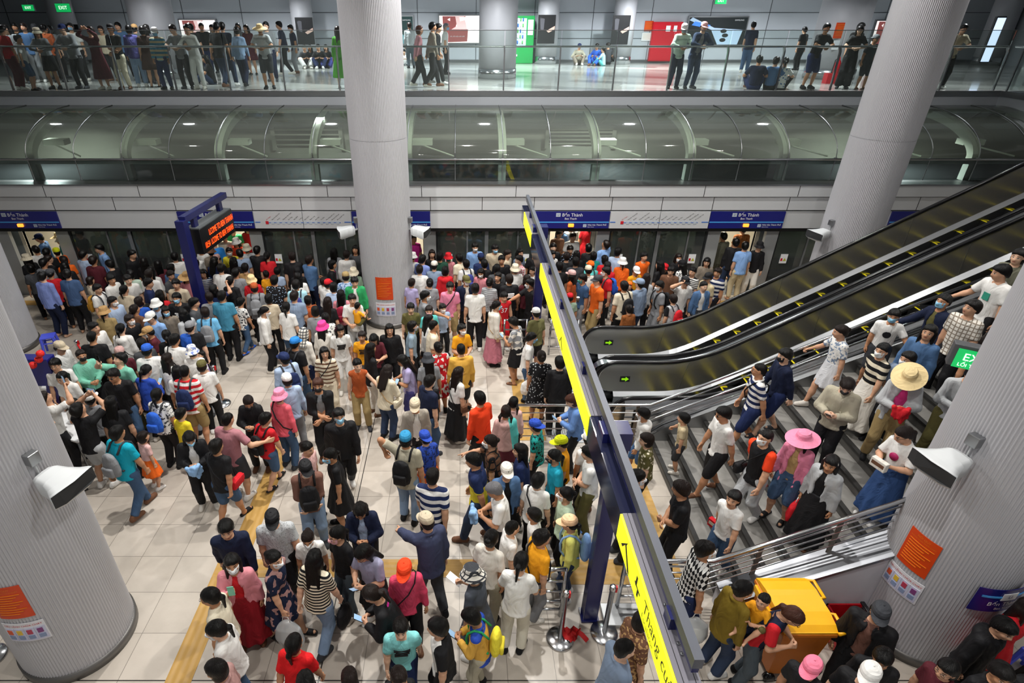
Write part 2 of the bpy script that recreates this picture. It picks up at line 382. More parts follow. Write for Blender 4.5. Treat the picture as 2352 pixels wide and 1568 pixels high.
# ================================================================ facade over the platform doors
m = MB(); YF = 15.3
m.use(0).box(-18, 18, YF-.04, 15.7, 2.90, 3.20).use(0).box(-18, 18, YF, 15.7, 2.535, 2.88).use(1).box(-18, 18, YF+.05, 15.7, 2.5, 2.91)
m.use(2).box(-18, 18, YF-.06, 15.75, 3.19, 3.225)
for x in [-8.45 + 2.467*k for k in range(-4, 11)]: m.use(1).box(x, x+.014, YF-.044, YF, 2.90, 3.19)
for x in (-14, -12.4, -10.83, -9.22, -7.61, -5.58, -4.26, -2.93, -.83, .54, 1.92, 3.98, 5.31, 6.66, 8.66, 10.4, 12.1, 14): m.use(1).box(x, x+.014, YF-.004, YF, 2.535, 2.88)
m.use(0).box(-18, 18, YF+.03, 15.7, 2.03, 2.5)
struct('wall_track', m, [M_white, M_dark, M_ssd], 'white metal fascia above the platform doors')
struct('trim_4', MB().box(-18, 18, YF+.06, 15.66, 1.93, 2.03), M_dark)
DOORS = [(-12.49, -11.18), (-7.16, -5.85), (-2.36, -1.05), (2.44, 3.74), (7.14, 8.40), (11.95, 13.2)]
SIGNS = [(-12.95, -10.82), (-7.62, -5.58), (-2.95, -.83), (1.92, 3.98), (6.66, 8.67), (11.5, 13.6)]
M_logo = mat('sign_logo_grey', '#b9c4cf', .4)
def station_sign(x0, x1, label):
    t = thing('station_sign', label, 'sign', ((x0+x1)/2, YF, 2.03), 'station signs over the platform doors')
    MB().box(x0+.01, x1-.01, YF-.015, YF+.03, 2.04, 2.495).build('panel', M_navy, t)
    xc = (x0+x1)/2; w = x1-x0; yy = YF-.02
    MB().box(x0+.01, x1-.01, yy, YF-.015, 2.195, 2.225).build('route_line', M_line, t)
    MB().box(xc-.42, xc-.30, yy, YF-.015, 2.36, 2.46).build('line_symbol', M_logo, t); MB().box(x0+w*.66, x0+w*.66+.09, yy, YF-.015, 2.075, 2.155).build('line_symbol', M_logo, t)
    writing('U', .075, FRONT(xc-.36, yy-.001, 2.41), M_navy, t); writing('U', .06, FRONT(x0+w*.66+.045, yy-.001, 2.115), M_navy, t)
    writing('Bến Thành', .125, FRONT(xc-.26, yy, 2.405), M_wht, t, 'LEFT')
    writing('Ben Thanh', .075, FRONT(xc-.02, yy, 2.305), M_wht, t)
    writing('Nhà Hát Thành Phố', .062, FRONT(x0+w*.66+.12, yy, 2.135), M_wht, t, 'LEFT')
    writing('Opera House', .032, FRONT(x0+w*.66+.12, yy, 2.08), M_wht, t, 'LEFT')
    MB().rbox((xc-.0, yy-.02, 2.13), (.15, .05, .085), .012).build('door_lamp', M_amber, t)
for s_, lab in zip(SIGNS, ('navy station sign over the leftmost train door', 'navy station sign partly behind the orange text display', 'navy station sign behind the middle column', 'navy station sign over the door beside the yellow hanging sign', 'navy station sign over the door nearest the escalator', 'navy station sign hidden behind the escalator')):
    station_sign(*s_, lab)
STN = ['Bến Thành', 'Nhà Hát Thành Phố', 'Ba Son', 'Công viên Văn Thánh', 'Tân Cảng', 'Thảo Điền', 'An Phú', 'Rạch Chiếc', 'Phước Long', 'Bình Thái', 'Thủ Đức', 'Khu Công nghệ cao', 'Đại học Quốc gia', 'Bến xe Suối Tiên']
def map_sign(x0, x1, label):
    t = thing('route_map', label, 'sign', ((x0+x1)/2, YF, 2.03), 'route maps over the platform doors'); yy = YF-.02; xm = (x0+x1)/2
    for a, b in ((x0, xm), (xm, x1)): MB().box(a+.01, b-.01, YF-.015, YF+.03, 2.04, 2.495).build('panel', M_white, t)
    MB().box(x0+.02, x0+.16, yy, YF-.016, 2.2, 2.222).box(x1-.2, x1-.02, yy, YF-.016, 2.2, 2.222).box(x0+.3, x1-.3, yy, YF-.015, 2.192, 2.206).build('route_line', M_blue2, t)
    for i in range(14):
        x = x0 + .34 + i*(x1-x0-.72)/13
        MB().box(x-.04, x+.04, yy-.003, YF-.015, 2.16, 2.24).build('stop', M_redm if i == 0 else M_logo, t)
        a = math.radians(38)
        writing(STN[i], .037, frame((x-.01, yy, 2.27), (math.cos(a), 0, math.sin(a)), (-math.sin(a), 0, math.cos(a))), M_redm if i == 0 else M_blk, t, 'LEFT')
map_sign(-5.57, -2.95, 'white route map panel to the left of the middle column')
map_sign(3.98, 6.66, 'white route map panel between the two right station signs')
# platform screen doors
YD = 15.55
def bay(x0, x1, t, stick=None):
    f = MB().use(0).box(x0, x0+.05, YD-.03, YD+.03, 0, 1.95).box(x1-.05, x1, YD-.03, YD+.03, 0, 1.95).box(x0, x1, YD-.03, YD+.03, 0, .12).box(x0, x1, YD-.03, YD+.03, 1.88, 1.95)
    f.use(1).box(x0+(x1-x0)*.62-.02, x0+(x1-x0)*.62+.02, YD-.03, YD+.03, .12, 1.88); f.build('frame', [mat('door_frame_dark', '#2c2f31', .4, .3), M_frame], t)
    MB().box(x0+.05, x1-.05, YD-.006, YD+.006, .12, 1.88).build('glass_pane', M_gl_d, t)
    if stick:
        w = MB().use(0).box(x0+stick-.1, x0+stick+.1, YD-.04, YD-.03, .95, 1.22); w.use(1).prism([(x0+stick-.02, 1.02), (x0+stick+.08, 1.02), (x0+stick+.03, 1.11)], 'y', YD-.043, YD-.04)
        w.use(2).box(x0+stick-.085, x0+stick-.03, YD-.043, YD-.04, 1.02, 1.1); w.build('warning_sticker', [M_wht, mat('warn_yellow', '#b9b53a', .5), M_redm], t)
edges = [-17.5] + [q for d in DOORS for q in d] + [17.5]
for i in range(0, len(edges), 2):
    a, b = edges[i], edges[i+1]
    t = setp(thing('door_%d' % (i//2+1), 'fixed glass screen between platform doors', None, ((a+b)/2, YD, 0)), kind='structure')
    pw = .34 if b-a > 2.5 else .2
    p = MB().box(a, a+pw, YD-.06, YD+.06, 0, 2.03).box(b-pw, b, YD-.06, YD+.06, 0, 2.03); p.build('door_post', mat('door_post_grey', '#a2a5a6', .42, .2), t)
    n = max(1, round((b-a-2*pw)/1.36)); w = (b-a-2*pw)/n
    for k in range(n): bay(a+pw+k*w, a+pw+(k+1)*w, t, (.35 if k % 2 == 0 else w-.3))
    for k in range(1, n): MB().box(a+pw+k*w-.05, a+pw+k*w+.05, YD-.05, YD+.05, 0, 2.03).build('mullion', M_frame, t)
# the train
tr = thing('train', 'metro train standing behind the platform doors with lit cream interior', 'train', (0, 16, -1.1))
YT = 15.95
for i in range(0, len(edges), 2):
    a, b = edges[i], edges[i+1]; a0 = a-.05 if i else a; b0 = b+.05
    m = MB().use(0).box(a0, b0, YT, YT+.1, -.9, .95).box(a0, b0, YT, YT+.1, 1.8, 2.5).box(a0, a0+.5, YT, YT+.1, .95, 1.8).box(b0-.5, b0, YT, YT+.1, .95, 1.8)
    m.use(1).box(a0, b0, YT-.006, YT, .25, .6); m.build('side_panel', [M_tgrey, M_tblue], tr)
    MB().box(a0+.5, b0-.5, YT+.03, YT+.05, .95, 1.8).build('window_pane', M_gl_d, tr)
m = MB().use(0).box(-18, 18, YT+.1, 18.7, -.3, .02).use(1).box(-18, 18, 18.6, 18.7, .02, 2.5).box(-18, 18, YT+.1, 18.6, 2.4, 2.5)
for i in range(0, len(edges), 2):
    m.use(1).box(edges[i]-.02, edges[i+1]+.02, YT+.1, YT+.14, .02, .95)
m.build('interior', [mat('train_floor', '#8c8a84', .5), M_crm], tr)
r_ = MB().use(0, True); P = [(YT-.02, 2.3), (YT+.06, 2.75), (YT+.35, 3.05), (YT+.9, 3.2), (18, 3.2), (18.55, 2.9), (18.7, 2.4)]
r_.strip([(-18, y, z) for y, z in P], [(18, y, z) for y, z in P]); r_.build('roof', M_roof, tr)
for a, b in DOORS:
    MB().tube([((a+b)/2+.3, 17.2, .02), ((a+b)/2+.3, 17.2, 2.4)], .02, 8).build('grab_pole', M_ss, tr)
    MB().box(a-.06, a+.05, YT-.01, YT+.09, .02, 2.05).build('door_edge', M_crm, tr); MB().box(b-.05, b+.06, YT-.01, YT+.09, .02, 2.05).build('door_edge', M_crm, tr)
    area((a+b)/2, 17.1, 2.36, 130, .5, (1, .93, .78))
    struct('trim_2', MB().box(a, b, 15.6, YT+.1, -.05, .012), M_ssd)
# ================================================================ glass balustrade of the upper level
bal = thing('balustrade', 'glass balustrade with steel posts and handrail along the upper level edge', 'railing', (0, 18.36, 5.12))
px_ = [1.21 + 1.575*k for k in range(-12, 10)]
for x in px_:
    MB().prism([(18.34, 5.14), (18.40, 5.14), (18.44, 6.12), (18.52, 6.25), (18.44, 6.27), (18.36, 6.14)], 'x', x-.018, x+.018).build('post', M_ssd, bal)
    MB().box(x+.02, x+1.555, 18.385, 18.397, 5.16, 6.66).build('glass_pane', M_gl_b, bal)
MB().tube([(-18, 18.48, 6.26), (15.4, 18.48, 6.26)], .027, 10).build('handrail', M_ss, bal)
MB().box(-18, 15.4, 18.38, 18.402, 6.655, 6.672).build('glass_edge', M_ssd, bal)
bal2 = thing('balustrade', 'glass balustrade turning towards the viewer at the far right end', 'railing', (15.64, 12, 5.12))
for k in range(6):
    y = 18.2 - k*1.575
    MB().box(15.62, 15.66, y-.02, y+.02, 5.14, 6.26).build('post', M_ssd, bal2); MB().box(15.634, 15.646, y-1.55, y-.02, 5.16, 6.66).build('glass_pane', M_gl_b, bal2)
MB().tube([(15.55, 18.4, 6.26), (15.55, 8.8, 6.26)], .027, 10).build('handrail', M_ss, bal2)
# ================================================================ things on the upper back wall
def bw(u, v, y=30.38): return at_y(u, v, y)
def lightbox(u0, v0, u1, v1, label, style):
    (x0, z1), (x1, z0) = bw(u0, v0), bw(u1, v1); w = x1-x0; h = z1-z0
    t = thing('advertising_lightbox', label, 'sign', ((x0+x1)/2, 30.4, z0), 'lightboxes on the back wall')
    MB().box(x0-.05, x1+.05, 30.27, 30.39, z0-.05, z1+.05).build('casing', M_ssd, t)
    def P(q, m, k=0): return MB().prism([(x0+a*w, z0+b*h) for a, b in q], 'y', 30.262-.002*k, 30.268).build('picture', m, t)
    e = lambda n, c, s: mat(n, c, .5, emit=s)
    if style == 'dark':
        P([(0, 0), (1, 0), (1, 1), (0, 1)], e('ad_black', '#0b1416', .8))
        P([(.05, 1), (.45, .62), (.95, .55), (.9, .0), (.55, 0), (.4, .55), (.0, .9)], e('ad_steel', '#9fb6cc', .9), 1)
        P([(.05, .72), (.3, .62), (.38, .72), (.1, .86)], e('ad_blue', '#3f7de0', .9), 2)
        for a, b in ((.62, .5), (.66, .34), (.63, .17)): P([(a+.055*math.cos(q), b+.075*math.sin(q)) for q in [i*math.pi/6 for i in range(12)]], e('ad_black', '#0b1416', .8), 3)
        writing('SAMSUNG', h*.085, FRONT(x0+w*.86, 30.25, z1-h*.1), M_wht, t, sx=1.); writing('Galaxy', h*.09, FRONT(x0+w*.16, 30.25, z0+h*.33), M_wht, t)
    elif style == 'darkl':
        P([(0, 0), (1, 0), (1, 1), (0, 1)], e('ad_green', '#10302f', .8)); P([(0, .75), (.5, .3), (.7, 0), (.0, 0)], e('ad_teal', '#5b8d97', .8), 1)
        writing('SAMSUNG', h*.075, FRONT(x0+w*.68, 30.25, z1-h*.13), M_wht, t)
    else:
        P([(0, 0), (1, 0), (1, 1), (0, 1)], e('ad_white', '#fff4f2', 1.25))
        P([(.08, .98), (.1, .3), (.2, .02), (.7, .05), (.72, .5), (.4, .55), (.45, .8), (.68, .98)], e('ad_brown', '#8a4a48', 1.), 1)
        P([(.4, .97), (.44, .62), (.3, .5), (.7, .5), (.62, .97)], e('ad_pink', '#e8c6c3', 1.), 2); P([(.2, .86), (.27, .92), (.27, .8)], e('ad_white', '#fff4f2', 1.25), 3)
        P([(.5, .95), (.52, .8), (.64, .84), (.63, .95)], e('ad_white', '#fff4f2', 1.25), 4)
        writing('tới, tới một nơi mới', h*.075, FRONT(x0+w*.45, 30.25, z0+h*.24), M_wht, t)
lightbox(413, 46, 505, 101, 'bright white and brown lightbox behind the left crowd on the upper level', 'white')
lightbox(905, 38, 950, 100, 'dark green lightbox beside the middle column on the upper level', 'darkl')
lightbox(1009, 36, 1100, 98, 'bright white and brown lightbox beside the wide upper column', 'white')
lightbox(1583, 40, 1703, 102, 'dark phone lightbox behind the two men in white caps', 'dark')
lightbox(2012, 48, 2050, 120, 'slim white lightbox beside the big right column', 'white')
def dark_poster(u, v0, v1, y, label):
    x, z1 = at_y(u, v0, y); _, z0 = at_y(u, v1, y)
    t = thing('poster', label, 'poster', (x, y, z0), 'dark posters on the wall columns')
    MB().box(x-.38, x+.38, y-.03, y, z0, z1).build('board', mat('poster_black', '#1b1b1d', .4), t); h = z1-z0
    MB().prism([(x-.3, z1-.1), (x-.1, z1-.15), (x-.12, z1-.55*h), (x-.26, z1-.5*h)], 'y', y-.036, y-.031).build('picture', mat('poster_grey', '#4a4a50', .5), t)
    MB().prism([(x, z0+.45*h), (x+.36, z0+.62*h), (x+.36, z0+.5*h), (x+.1, z0+.38*h)], 'y', y-.038, y-.031).build('picture', mat('poster_hand', '#c7a79a', .5), t)
    MB().lathe((x-.27, y-.036, z1-.12), [(0.001, 0), (.04, 0)], 12).build('picture', M_redm, t)
dark_poster(697, 40, 102, 29.12, 'dark poster on the column left of the middle column')
dark_poster(1257, 34, 100, 29.12, 'dark poster on the column beside the vending machine')
dark_poster(1429, 35, 102, 29.12, 'dark poster on the column left of the red cabinet')
dark_poster(158, 56, 112, 28.86, 'dark poster on the far left column of the upper level')

# vending machine
(x0, z1), (x1, z0) = bw(1183, 36, 29.9), bw(1222, 142, 29.9); z0 = 5.12
t = thing('vending_machine', 'green vending machine with lit rows of drinks on the upper level', 'vending machine', ((x0+x1)/2, 29.9, z0))
x0 -= .35
MB().rbox(((x0+x1)/2, 30.0, (z0+z1)/2), (x1-x0, .75, z1-z0), .03).build('cabinet', mat('vending_green', '#1f9a4c', .35), t)
MB().box(x0+.08, x1-.36, 29.6, 29.63, z0+.7, z1-.1).build('display_window', mat('vending_glow', '#bfe4f5', .3, emit=1.0), t)
for r in range(5):
    MB().box(x0+.08, x1-.36, 29.58, 29.62, z0+.78+r*.22, z0+.80+r*.22).build('shelf', M_wht, t)
    for k in range(6): MB().use(0, True).cyl((x0+.15+k*.11, 29.585, z0+.80+r*.22), .032, .13, 10).build('bottle', mat('bottle_%d' % ((r+k) % 3), ('#2f66b8', '#e8eef2', '#5fae54')[(r+k) % 3], .3), t)
MB().box(x1-.3, x1-.06, 29.6, 29.625, z1-.75, z1-.15).build('control_panel', mat('vending_panel', '#dfe8e4', .4), t)
MB().box(x0+.1, x0+.5, 29.6, 29.625, z0+.3, z0+.38).box(x0+.1, x0+.4, 29.6, 29.625, z0+.48, z0+.54).build('price_label', M_wht, t)
# red hydrant cabinet, notices
(x0, z1), (x1, z0) = bw(1499, 50), bw(1552, 140)
t = thing('hydrant_cabinet', 'red steel cabinet on the upper back wall', 'cabinet', ((x0+x1)/2, 30.4, z0))
MB().box(x0, x1, 30.2, 30.39, z0, z1).build('body', mat('cabinet_red', '#c01828', .35), t)
MB().box(x0+.03, x1-.03, 30.18, 30.2, z0+.03, z1-.03).build('door', mat('cabinet_red', '#c01828', .35), t)
MB().box(x1-.75, x1-.55, 30.17, 30.18, z1-.38, z1-.15).box(x1-.4, x1-.25, 30.17, 30.18, z1-.38, z1-.15).build('sticker', M_wht, t)
def flat_notice(u0, v0, u1, v1, y, col, label, name='notice'):
    (x0, z1), (x1, z0) = at_y(u0, v0, y), at_y(u1, v1, y); t = thing(name, label, 'notice', ((x0+x1)/2, y, z0))
    MB().box(x0, x1, y-.02, y, z0, z1).build('board', col, t)
    q = MB()
    for k in range(8): q.box(x0+.08*(x1-x0), x1-(.08+.1*(k % 3))*(x1-x0), y-.023, y-.02, z1-(k+1.3)*(z1-z0)/10, z1-(k+1.15)*(z1-z0)/10)
    q.build('printing', mat('print_yellow', '#e8a21f', .5) if 'orange' in label else mat('print_blue', '#7f8fb0', .5), t)
M_or = mat('notice_orange', '#cf4212', .4)
flat_notice(1482, 48, 1498, 71, 30.38, M_or, 'orange notice beside the red cabinet on the upper level')
flat_notice(1475, 75, 1499, 94, 30.38, M_wht, 'white pictogram notice below the small orange notice beside the red cabinet')
flat_notice(1922, 52, 1948, 88, 21.9, M_or, 'orange notice on the upper column behind the leaning people')
flat_notice(1915, 93, 1940, 114, 21.9, M_wht, 'white pictogram notice on the upper column behind the leaning people')
flat_notice(0, 62, 20, 88, 30.38, mat('notice_yellow', '#e0b01c', .5), 'yellow notice at the top left corner behind the crowd')
def exit_sign(u, v, y, w, h, label, face=None):
    x, z = at_y(u, v, y); t = thing('exit_sign', label, 'sign', (x, y, z), 'green exit signs')
    MB().tube([(x, y, z+h/2), (x, y, 8.4)], .012, 6).build('hanger', M_ssd, t); MB().rbox((x, y, z), (w, .08, h), .01).build('casing', M_ssd, t); MB().box(x-w/2+.02, x+w/2-.02, y-.046, y-.041, z-h/2+.02, z+h/2-.02).build('sign_face', mat('exit_green', '#17b45c', .4, emit=1.3), t)
    writing('EXIT', h*.5, FRONT(x, y-.05, z), mat('exit_white', '#ffffff', .4, emit=2.), t)
exit_sign(66, 18, 27.5, .5, .25, 'faint green exit sign nearest the top left corner')
exit_sign(146, 18, 26, .6, .32, 'bright green exit sign hanging near the second upper left column')
exit_sign(1655, 2, 28, .5, .26, 'green exit sign hanging above the dark phone lightbox')
t = thing('wall_screen', 'tilted bright screen hanging at the upper right corner', 'screen', (*at_y(2278, 92, 24)[:1], 24, 7))
x, z = at_y(2278, 92, 24.0); MB().rbox((x, 24, z), (.35, .12, 1.5), .02).build('casing', M_blk, t); MB().box(x-.15, x+.15, 23.93, 23.935, z-.7, z+.7).build('display', mat('screen_glow', '#cfe2ff', .3, emit=2.2), t)
# ================================================================ overhead sign gantry
gan = thing('sign_gantry', 'long overhead gantry with backlit yellow direction signs on navy posts', 'sign', (1.7, 5.0, 0))
MB().box(1.555, 1.625, 2.32, 14.0, 3.19, 3.29).build('top_rail', [M_greyp], gan)
MB().box(1.565, 1.615, 2.33, 14.0, 3.13, 3.19).build('rail_web', M_navyd, gan)
for (ya, yb) in ((2.0, 3.86), (5.36, 10.1), (11.75, 13.35)):
    MB().use(0).box(1.475, 1.64, ya, yb, 2.77, 3.07).use(1).box(1.515, 1.52, ya, yb, 3.07, 3.072).box(1.60, 1.605, ya, yb, 3.07, 3.072).build('light_box', [mat('box_top_grey', '#77757f', .45, .1), M_dark], gan)
    MB().box(1.455, 1.475, ya, yb, 2.78, 3.06).build('sign_face', M_yel, gan)
for (ya, yb) in ((3.86, 5.36), (10.1, 11.75), (13.35, 13.9)):
    MB().box(1.46, 1.64, ya, yb, 2.72, 3.06).build('blank_panel', [mat('gantry_dark', '#20233a', .12)], gan)
for y in (2.75, 6.3, 8.2, 9.6, 12.9): MB().box(1.53, 1.63, y-.06, y+.06, 3.05, 3.19).build('bracket', M_navyd, gan)
for y in (2.5, 2.58, 2.9):
    for x in (1.57, 1.61): MB().use(0, True).lathe((x, y, 3.07), [(.013, 0), (.013, .012), (.0001, .016)], 10).build('bolt', M_ss, gan)
for y in (5.0, 11.95):
    MB().rbox((1.72, y, 1.55), (.19, .17, 3.1), .008).build('post', M_navyd, gan); MB().box(1.60, 1.84, y-.11, y+.11, 0, .03).build('base_plate', M_navyd, gan)
    MB().box(1.5, 1.82, y-.12, y+.12, 2.95, 3.18).build('post_head', M_navyd, gan)
SGN = lambda y, z: frame((1.4535, y, z), (0, -1, 0), (0, 0, 1))      # on the -x face, reading towards the viewer
writing('Thang cuốn', .17, SGN(3.0, 2.945), M_yelw, gan, 'LEFT'); writing('Escalator', .085, SGN(3.0, 2.83), M_olive, gan, 'LEFT')
MB().prism([(3.70, 2.86), (3.55, 3.02), (3.57, 2.97), (3.40, 2.80), (3.44, 2.79), (3.60, 2.95), (3.66, 2.86)], 'x', 1.4525, 1.4545).build('arrow', M_blk, gan)
MB().box(1.4525, 1.4545, 3.14, 3.17, 2.84, 2.9).box(1.4525, 1.4545, 3.2, 3.23, 2.9, 3.0).box(1.4525, 1.4545, 3.1, 3.25, 2.905, 2.92).build('pictogram', M_blk, gan)
MB().prism([(7.55, 2.85), (7.4, 2.99), (7.42, 2.95), (7.28, 2.82), (7.32, 2.81), (7.46, 2.94), (7.51, 2.85)], 'x', 1.4525, 1.4545).build('arrow', M_yelw, gan)
# ================================================================ LED display gantry
yL = 12.35
p0 = at_y(418, 505, yL); zt = p0[1]
led = thing('display_gantry', 'navy gantry holding an orange dot matrix text display', 'sign', (p0[0], yL, 0))
xa = p0[0]; dirv = Vector((.09, 1.0, 0)).normalized()   # the arm points to the train and to the right
pe = at_y(512, 447, yL+1.05)
def along(s, z, off=0): q = Vector((xa, yL, z)) + dirv*s + Vector((dirv.y, -dirv.x, 0))*off; return q
LEN = 2.05
Mx = Matrix.Rotation(math.atan2(dirv.y, dirv.x), 4, 'Z')
MB().rbox(along(LEN/2, zt), (LEN, .15, .14), .008, Mx).build('arm', M_navyd, led)
MB().rbox((xa-.02, yL-.02, zt/2), (.2, .2, zt), .008, Mx).build('post', M_navyd, led)
for s in (.45, 1.7): MB().rbox(along(s, zt-.2), (.16, .1, .3), .008, Mx).build('hanger', M_navyd, led)
MB().rbox(along(1.12, zt-.60), (1.66, .34, .58), .012, Mx).build('display_case', mat('display_black', '#101012', .35), led)
MB().rbox(along(1.12, zt-.30), (1.62, .33, .03), .004, Mx).build('case_top', mat('display_top', '#565a5c', .5), led)
LM = lambda s, z: frame(along(s, z, .176), dirv, (0, 0, 1))
writing('LCOME TO BEN THANH', .2, LM(1.30, zt-.50), M_led, led, sx=.58); writing('10:54  LCOME TO BEN THANH', .2, LM(1.13, zt-.73), M_led, led, sx=.54)
# ================================================================ escalators and stair
SL = math.tan(math.radians(30.0))
X1 = 12.6
def esc_z(x, x0=4.75): # top of balustrade line above floor, eased bend
    d = x - x0
    if d < -.7: return 0.
    if d < .7: return SL*(d+.7)**2/2.8
    return SL*d
def path(z, xs=3.15, x0=4.75): return [(x, z + esc_z(x, x0)) for x in np.concatenate([np.linspace(xs, 3.95, 3), np.linspace(4.05, 5.5, 9), np.linspace(5.9, X1, 4)])]
def newel(zc, r, xs=3.15, a0=90, a1=250, n=12): return [(xs + r*math.cos(math.radians(a0+(a1-a0)*k/n)), zc + r*math.sin(math.radians(a0+(a1-a0)*k/n))) for k in range(n+1)]
def escalator(ya, yb, label):
    e = thing('escalator', label, 'escalator', (3.0, (ya+yb)/2, 0), 'escalators')
    for y, s in ((ya, 1), (yb, -1)):     # s: inward side
        top = path(.88); bot = path(.25); nw = newel(.56, .32)[1:]
        poly = list(reversed(bot)) + [] ; outline = top[::-1] + nw + [(3.1, .25)] + bot[1:]
        # strip-built panel so that it stays clean
        tp = [(q[0], q[1]) for q in top]; bt = [(q[0], q[1]) for q in bot]
        mb = MB().use(0)
        mb.strip([(x, y, z) for x, z in tp], [(x, y, z) for x, z in bt]); mb.strip([(x, y-s*.06, z) for x, z in tp], [(x, y-s*.06, z) for x, z in bt])
        fan = [(3.15, .88)] + nw + [(3.15, .25)]
        mb.prism(fan, 'y', y, y-s*.06)
        mb.build('balustrade', M_ssb, e)
        hr = [(x, y-s*.03, z) for x, z in [(3.35, .22)] + newel(.56, .37)[::-1] + path(.93)[1:]]
        MB().use(0, True).tube(hr, .042, 10).build('handrail', M_rub, e)
        rl = [(x, y-s*.03, z) for x, z in newel(.56, .33)[::-1] + path(.89)[1:]]
        MB().use(0, True).tube(rl, .03, 8).build('handrail_guide', M_ss, e)
        sk = path(.25); k2 = path(-.02)
        mb = MB().use(0).strip([(x, y+s*.0, z) for x, z in sk], [(x, y+s*.09, z-.07) for x, z in sk]).strip([(x, y+s*.09, z-.07) for x, z in sk], [(x, y+s*.09, z) for x, z in k2])
        mb.build('skirting', M_skt, e)
        mb = MB().use(0)
        for x in (4.6, 6.9, 9.2, 11.5):
            a, b = (x, .87 + esc_z(x)), (x+.12 if x > 5 else x, .26+esc_z(x)); mb.tube([(a[0], y+s*.002, a[1]), (b[0]-.1, y+s*.002, b[1])], .004, 4)
        mb.build('panel_joint', M_ssd, e)
        ar = MB().use(0).box(3.26, 3.46, y+s*.002, y+s*.006, .49, .62); ar.use(1).prism([(3.29, .575), (3.37, .575), (3.37, .61), (3.44, .555), (3.37, .50), (3.37, .535), (3.29, .535)], 'y', y+s*.006, y+s*.009)
        ar.build('direction_arrow', [M_blk, mat('arrow_lime', '#a6ff1a', .4, emit=.7)], e)
    MB().box(2.2, 4.1, ya+.05, yb-.05, 0, .015).build('comb_plate', M_ssd, e)
    for k in range(20):
        x = 4.1 + k*.4; z = max(0.012, SL*(x+.2-4.75) if x > 4.3 else .012)
        st = MB().use(0).box(x, x+.4, ya+.095, yb-.095, z-.23, z).build('step', M_step, e)
        q = MB().box(x, x+.035, ya+.095, yb-.095, z, z+.004).box(x+.035, x+.15, ya+.095, ya+.13, z, z+.004).box(x+.035, x+.15, yb-.13, yb-.095, z, z+.004); q.build('yellow_border', M_sty, st)
    # truss under it
    m = MB().use(0); tp = path(.22, 3.0); 
    for y in (ya-.1, yb+.1): m.strip([(x, y, z) for x, z in tp], [(x, y, max(-.0, z-1.0)) for x, z in tp])
    m.strip([(x, ya-.1, max(0, z-1.0)) for x, z in tp], [(x, yb+.1, max(0, z-1.0)) for x, z in tp]); m.build('truss_cladding', M_ssd, e)
    return e
E1 = escalator(10.36, 11.6, 'escalator further from the stair, beside the train side crowd')
E2 = escalator(8.86, 10.06, 'escalator next to the stair with its black handrail')
dk = thing('escalator_deck', 'bright steel deck between the two escalators', 'deck', (3.2, 10.2, 0))
m = MB().use(0, True); pp = path(.90, 3.0)
m.strip([(x, 10.12, z) for x, z in pp], [(x, 10.30, z) for x, z in pp]); nw = newel(.56, .34, 3.0)
m.strip([(x, 10.12, z) for x, z in nw], [(x, 10.30, z) for x, z in nw]); m.build('deck_plate', M_ss, dk)
dk = thing('escalator_deck', 'bright steel deck along the stair side of the near escalator', 'deck', (3.2, 8.75, 0))
m = MB().use(0, True); m.strip([(x, 8.66, z-.12) for x, z in pp], [(x, 8.80, z) for x, z in pp]); m.strip([(x, 8.66, z-.12) for x, z in pp], [(x, 8.66, max(0, z-1.2)) for x, z in pp]); m.build('deck_plate', M_ss, dk)
# stair
XS, RUN, RISE, SY0, SY1 = 3.55, .30, .15, 5.25, 8.56
def stair_z(x): return 0. if x < XS else RISE*min(25, math.floor((x-XS)/RUN)+1)
m = MB()
for i in range(25):
    x = XS + i*RUN; z = (i+1)*RISE
    m.use(0).box(x, x+RUN+.01, SY0, SY1, z-RISE-.02, z).use(1).box(x-.004, x+.0, SY0, SY1, z-RISE, z-.03).use(2).box(x-.018, x+.055, SY0, SY1, z-.035, z+.004)
m.use(3).prism([(XS+.3, 0), (XS+25*RUN, 25*RISE-.3), (XS+25*RUN, 25*RISE-.7), (XS+1.6, 0)], 'y', SY0+.02, SY1-.02)
struct('staircase', m, [M_marb, M_ris, M_nose, M_wall2], 'marble stair with dark nosings climbing to the right')
cz = lambda x: .28 + (x-XS+.3)*.5
m = MB().use(0).prism([(XS-.1, cz(XS-.1)-.05), (XS-.1, cz(XS-.1)), (XS+7.4, cz(XS+7.4)), (XS+7.4, cz(XS+7.4)-.05)], 'y', SY0-.36, SY0)
struct('trim_5', m, [mat('capping_steel', '#83858a', .33, 1.)], 'wide steel capping on the near side of the stair')
m = MB().use(0).prism([(XS-.08, 0), (XS-.08, cz(XS-.08)-.05), (XS+7.4, cz(XS+7.4)-.05), (XS+7.4, 0)], 'y', SY0-.34, SY0-.01); struct('wall_stair', m, mat('stair_wall_white', '#c4c4cc', .6), 'plain white wall under the stair')
m = MB().use(0).prism([(XS-.1, .0), (XS-.1, .2), (XS+.2, .45), (XS+7.4, .35+7.2*.5), (XS+7.4, 7.2*.5-.2), (XS+1.2, 0)], 'y', SY1, SY1+.09); struct('trim_6', m, M_ssd)
def rail_bars(label, y, xs, xe, zs, slope, bend, posts, tops, endz=None):
    t = thing('stair_railing', label, 'railing', (bend, y, 0), 'stainless stair railings')
    for k, (dz, r) in enumerate(tops):
        P = [(xs, y, zs-dz), (bend, y, zs-dz), (xe, y, zs-dz+(xe-bend)*slope)]
        MB().use(0, True).tube(P, r, 10).build('handrail' if k == 0 else 'bar', M_ss, t)
    for x in posts:
        zt = zs + max(0, (x-bend))*slope; zb = max(0, (x-XS+.1)*slope) if x > XS else 0
        MB().box(x-.03, x+.03, y-.008, y+.008, zb, zt).build('post', mat('post_bronze', '#6a625a', .3, .9), t)
    return t
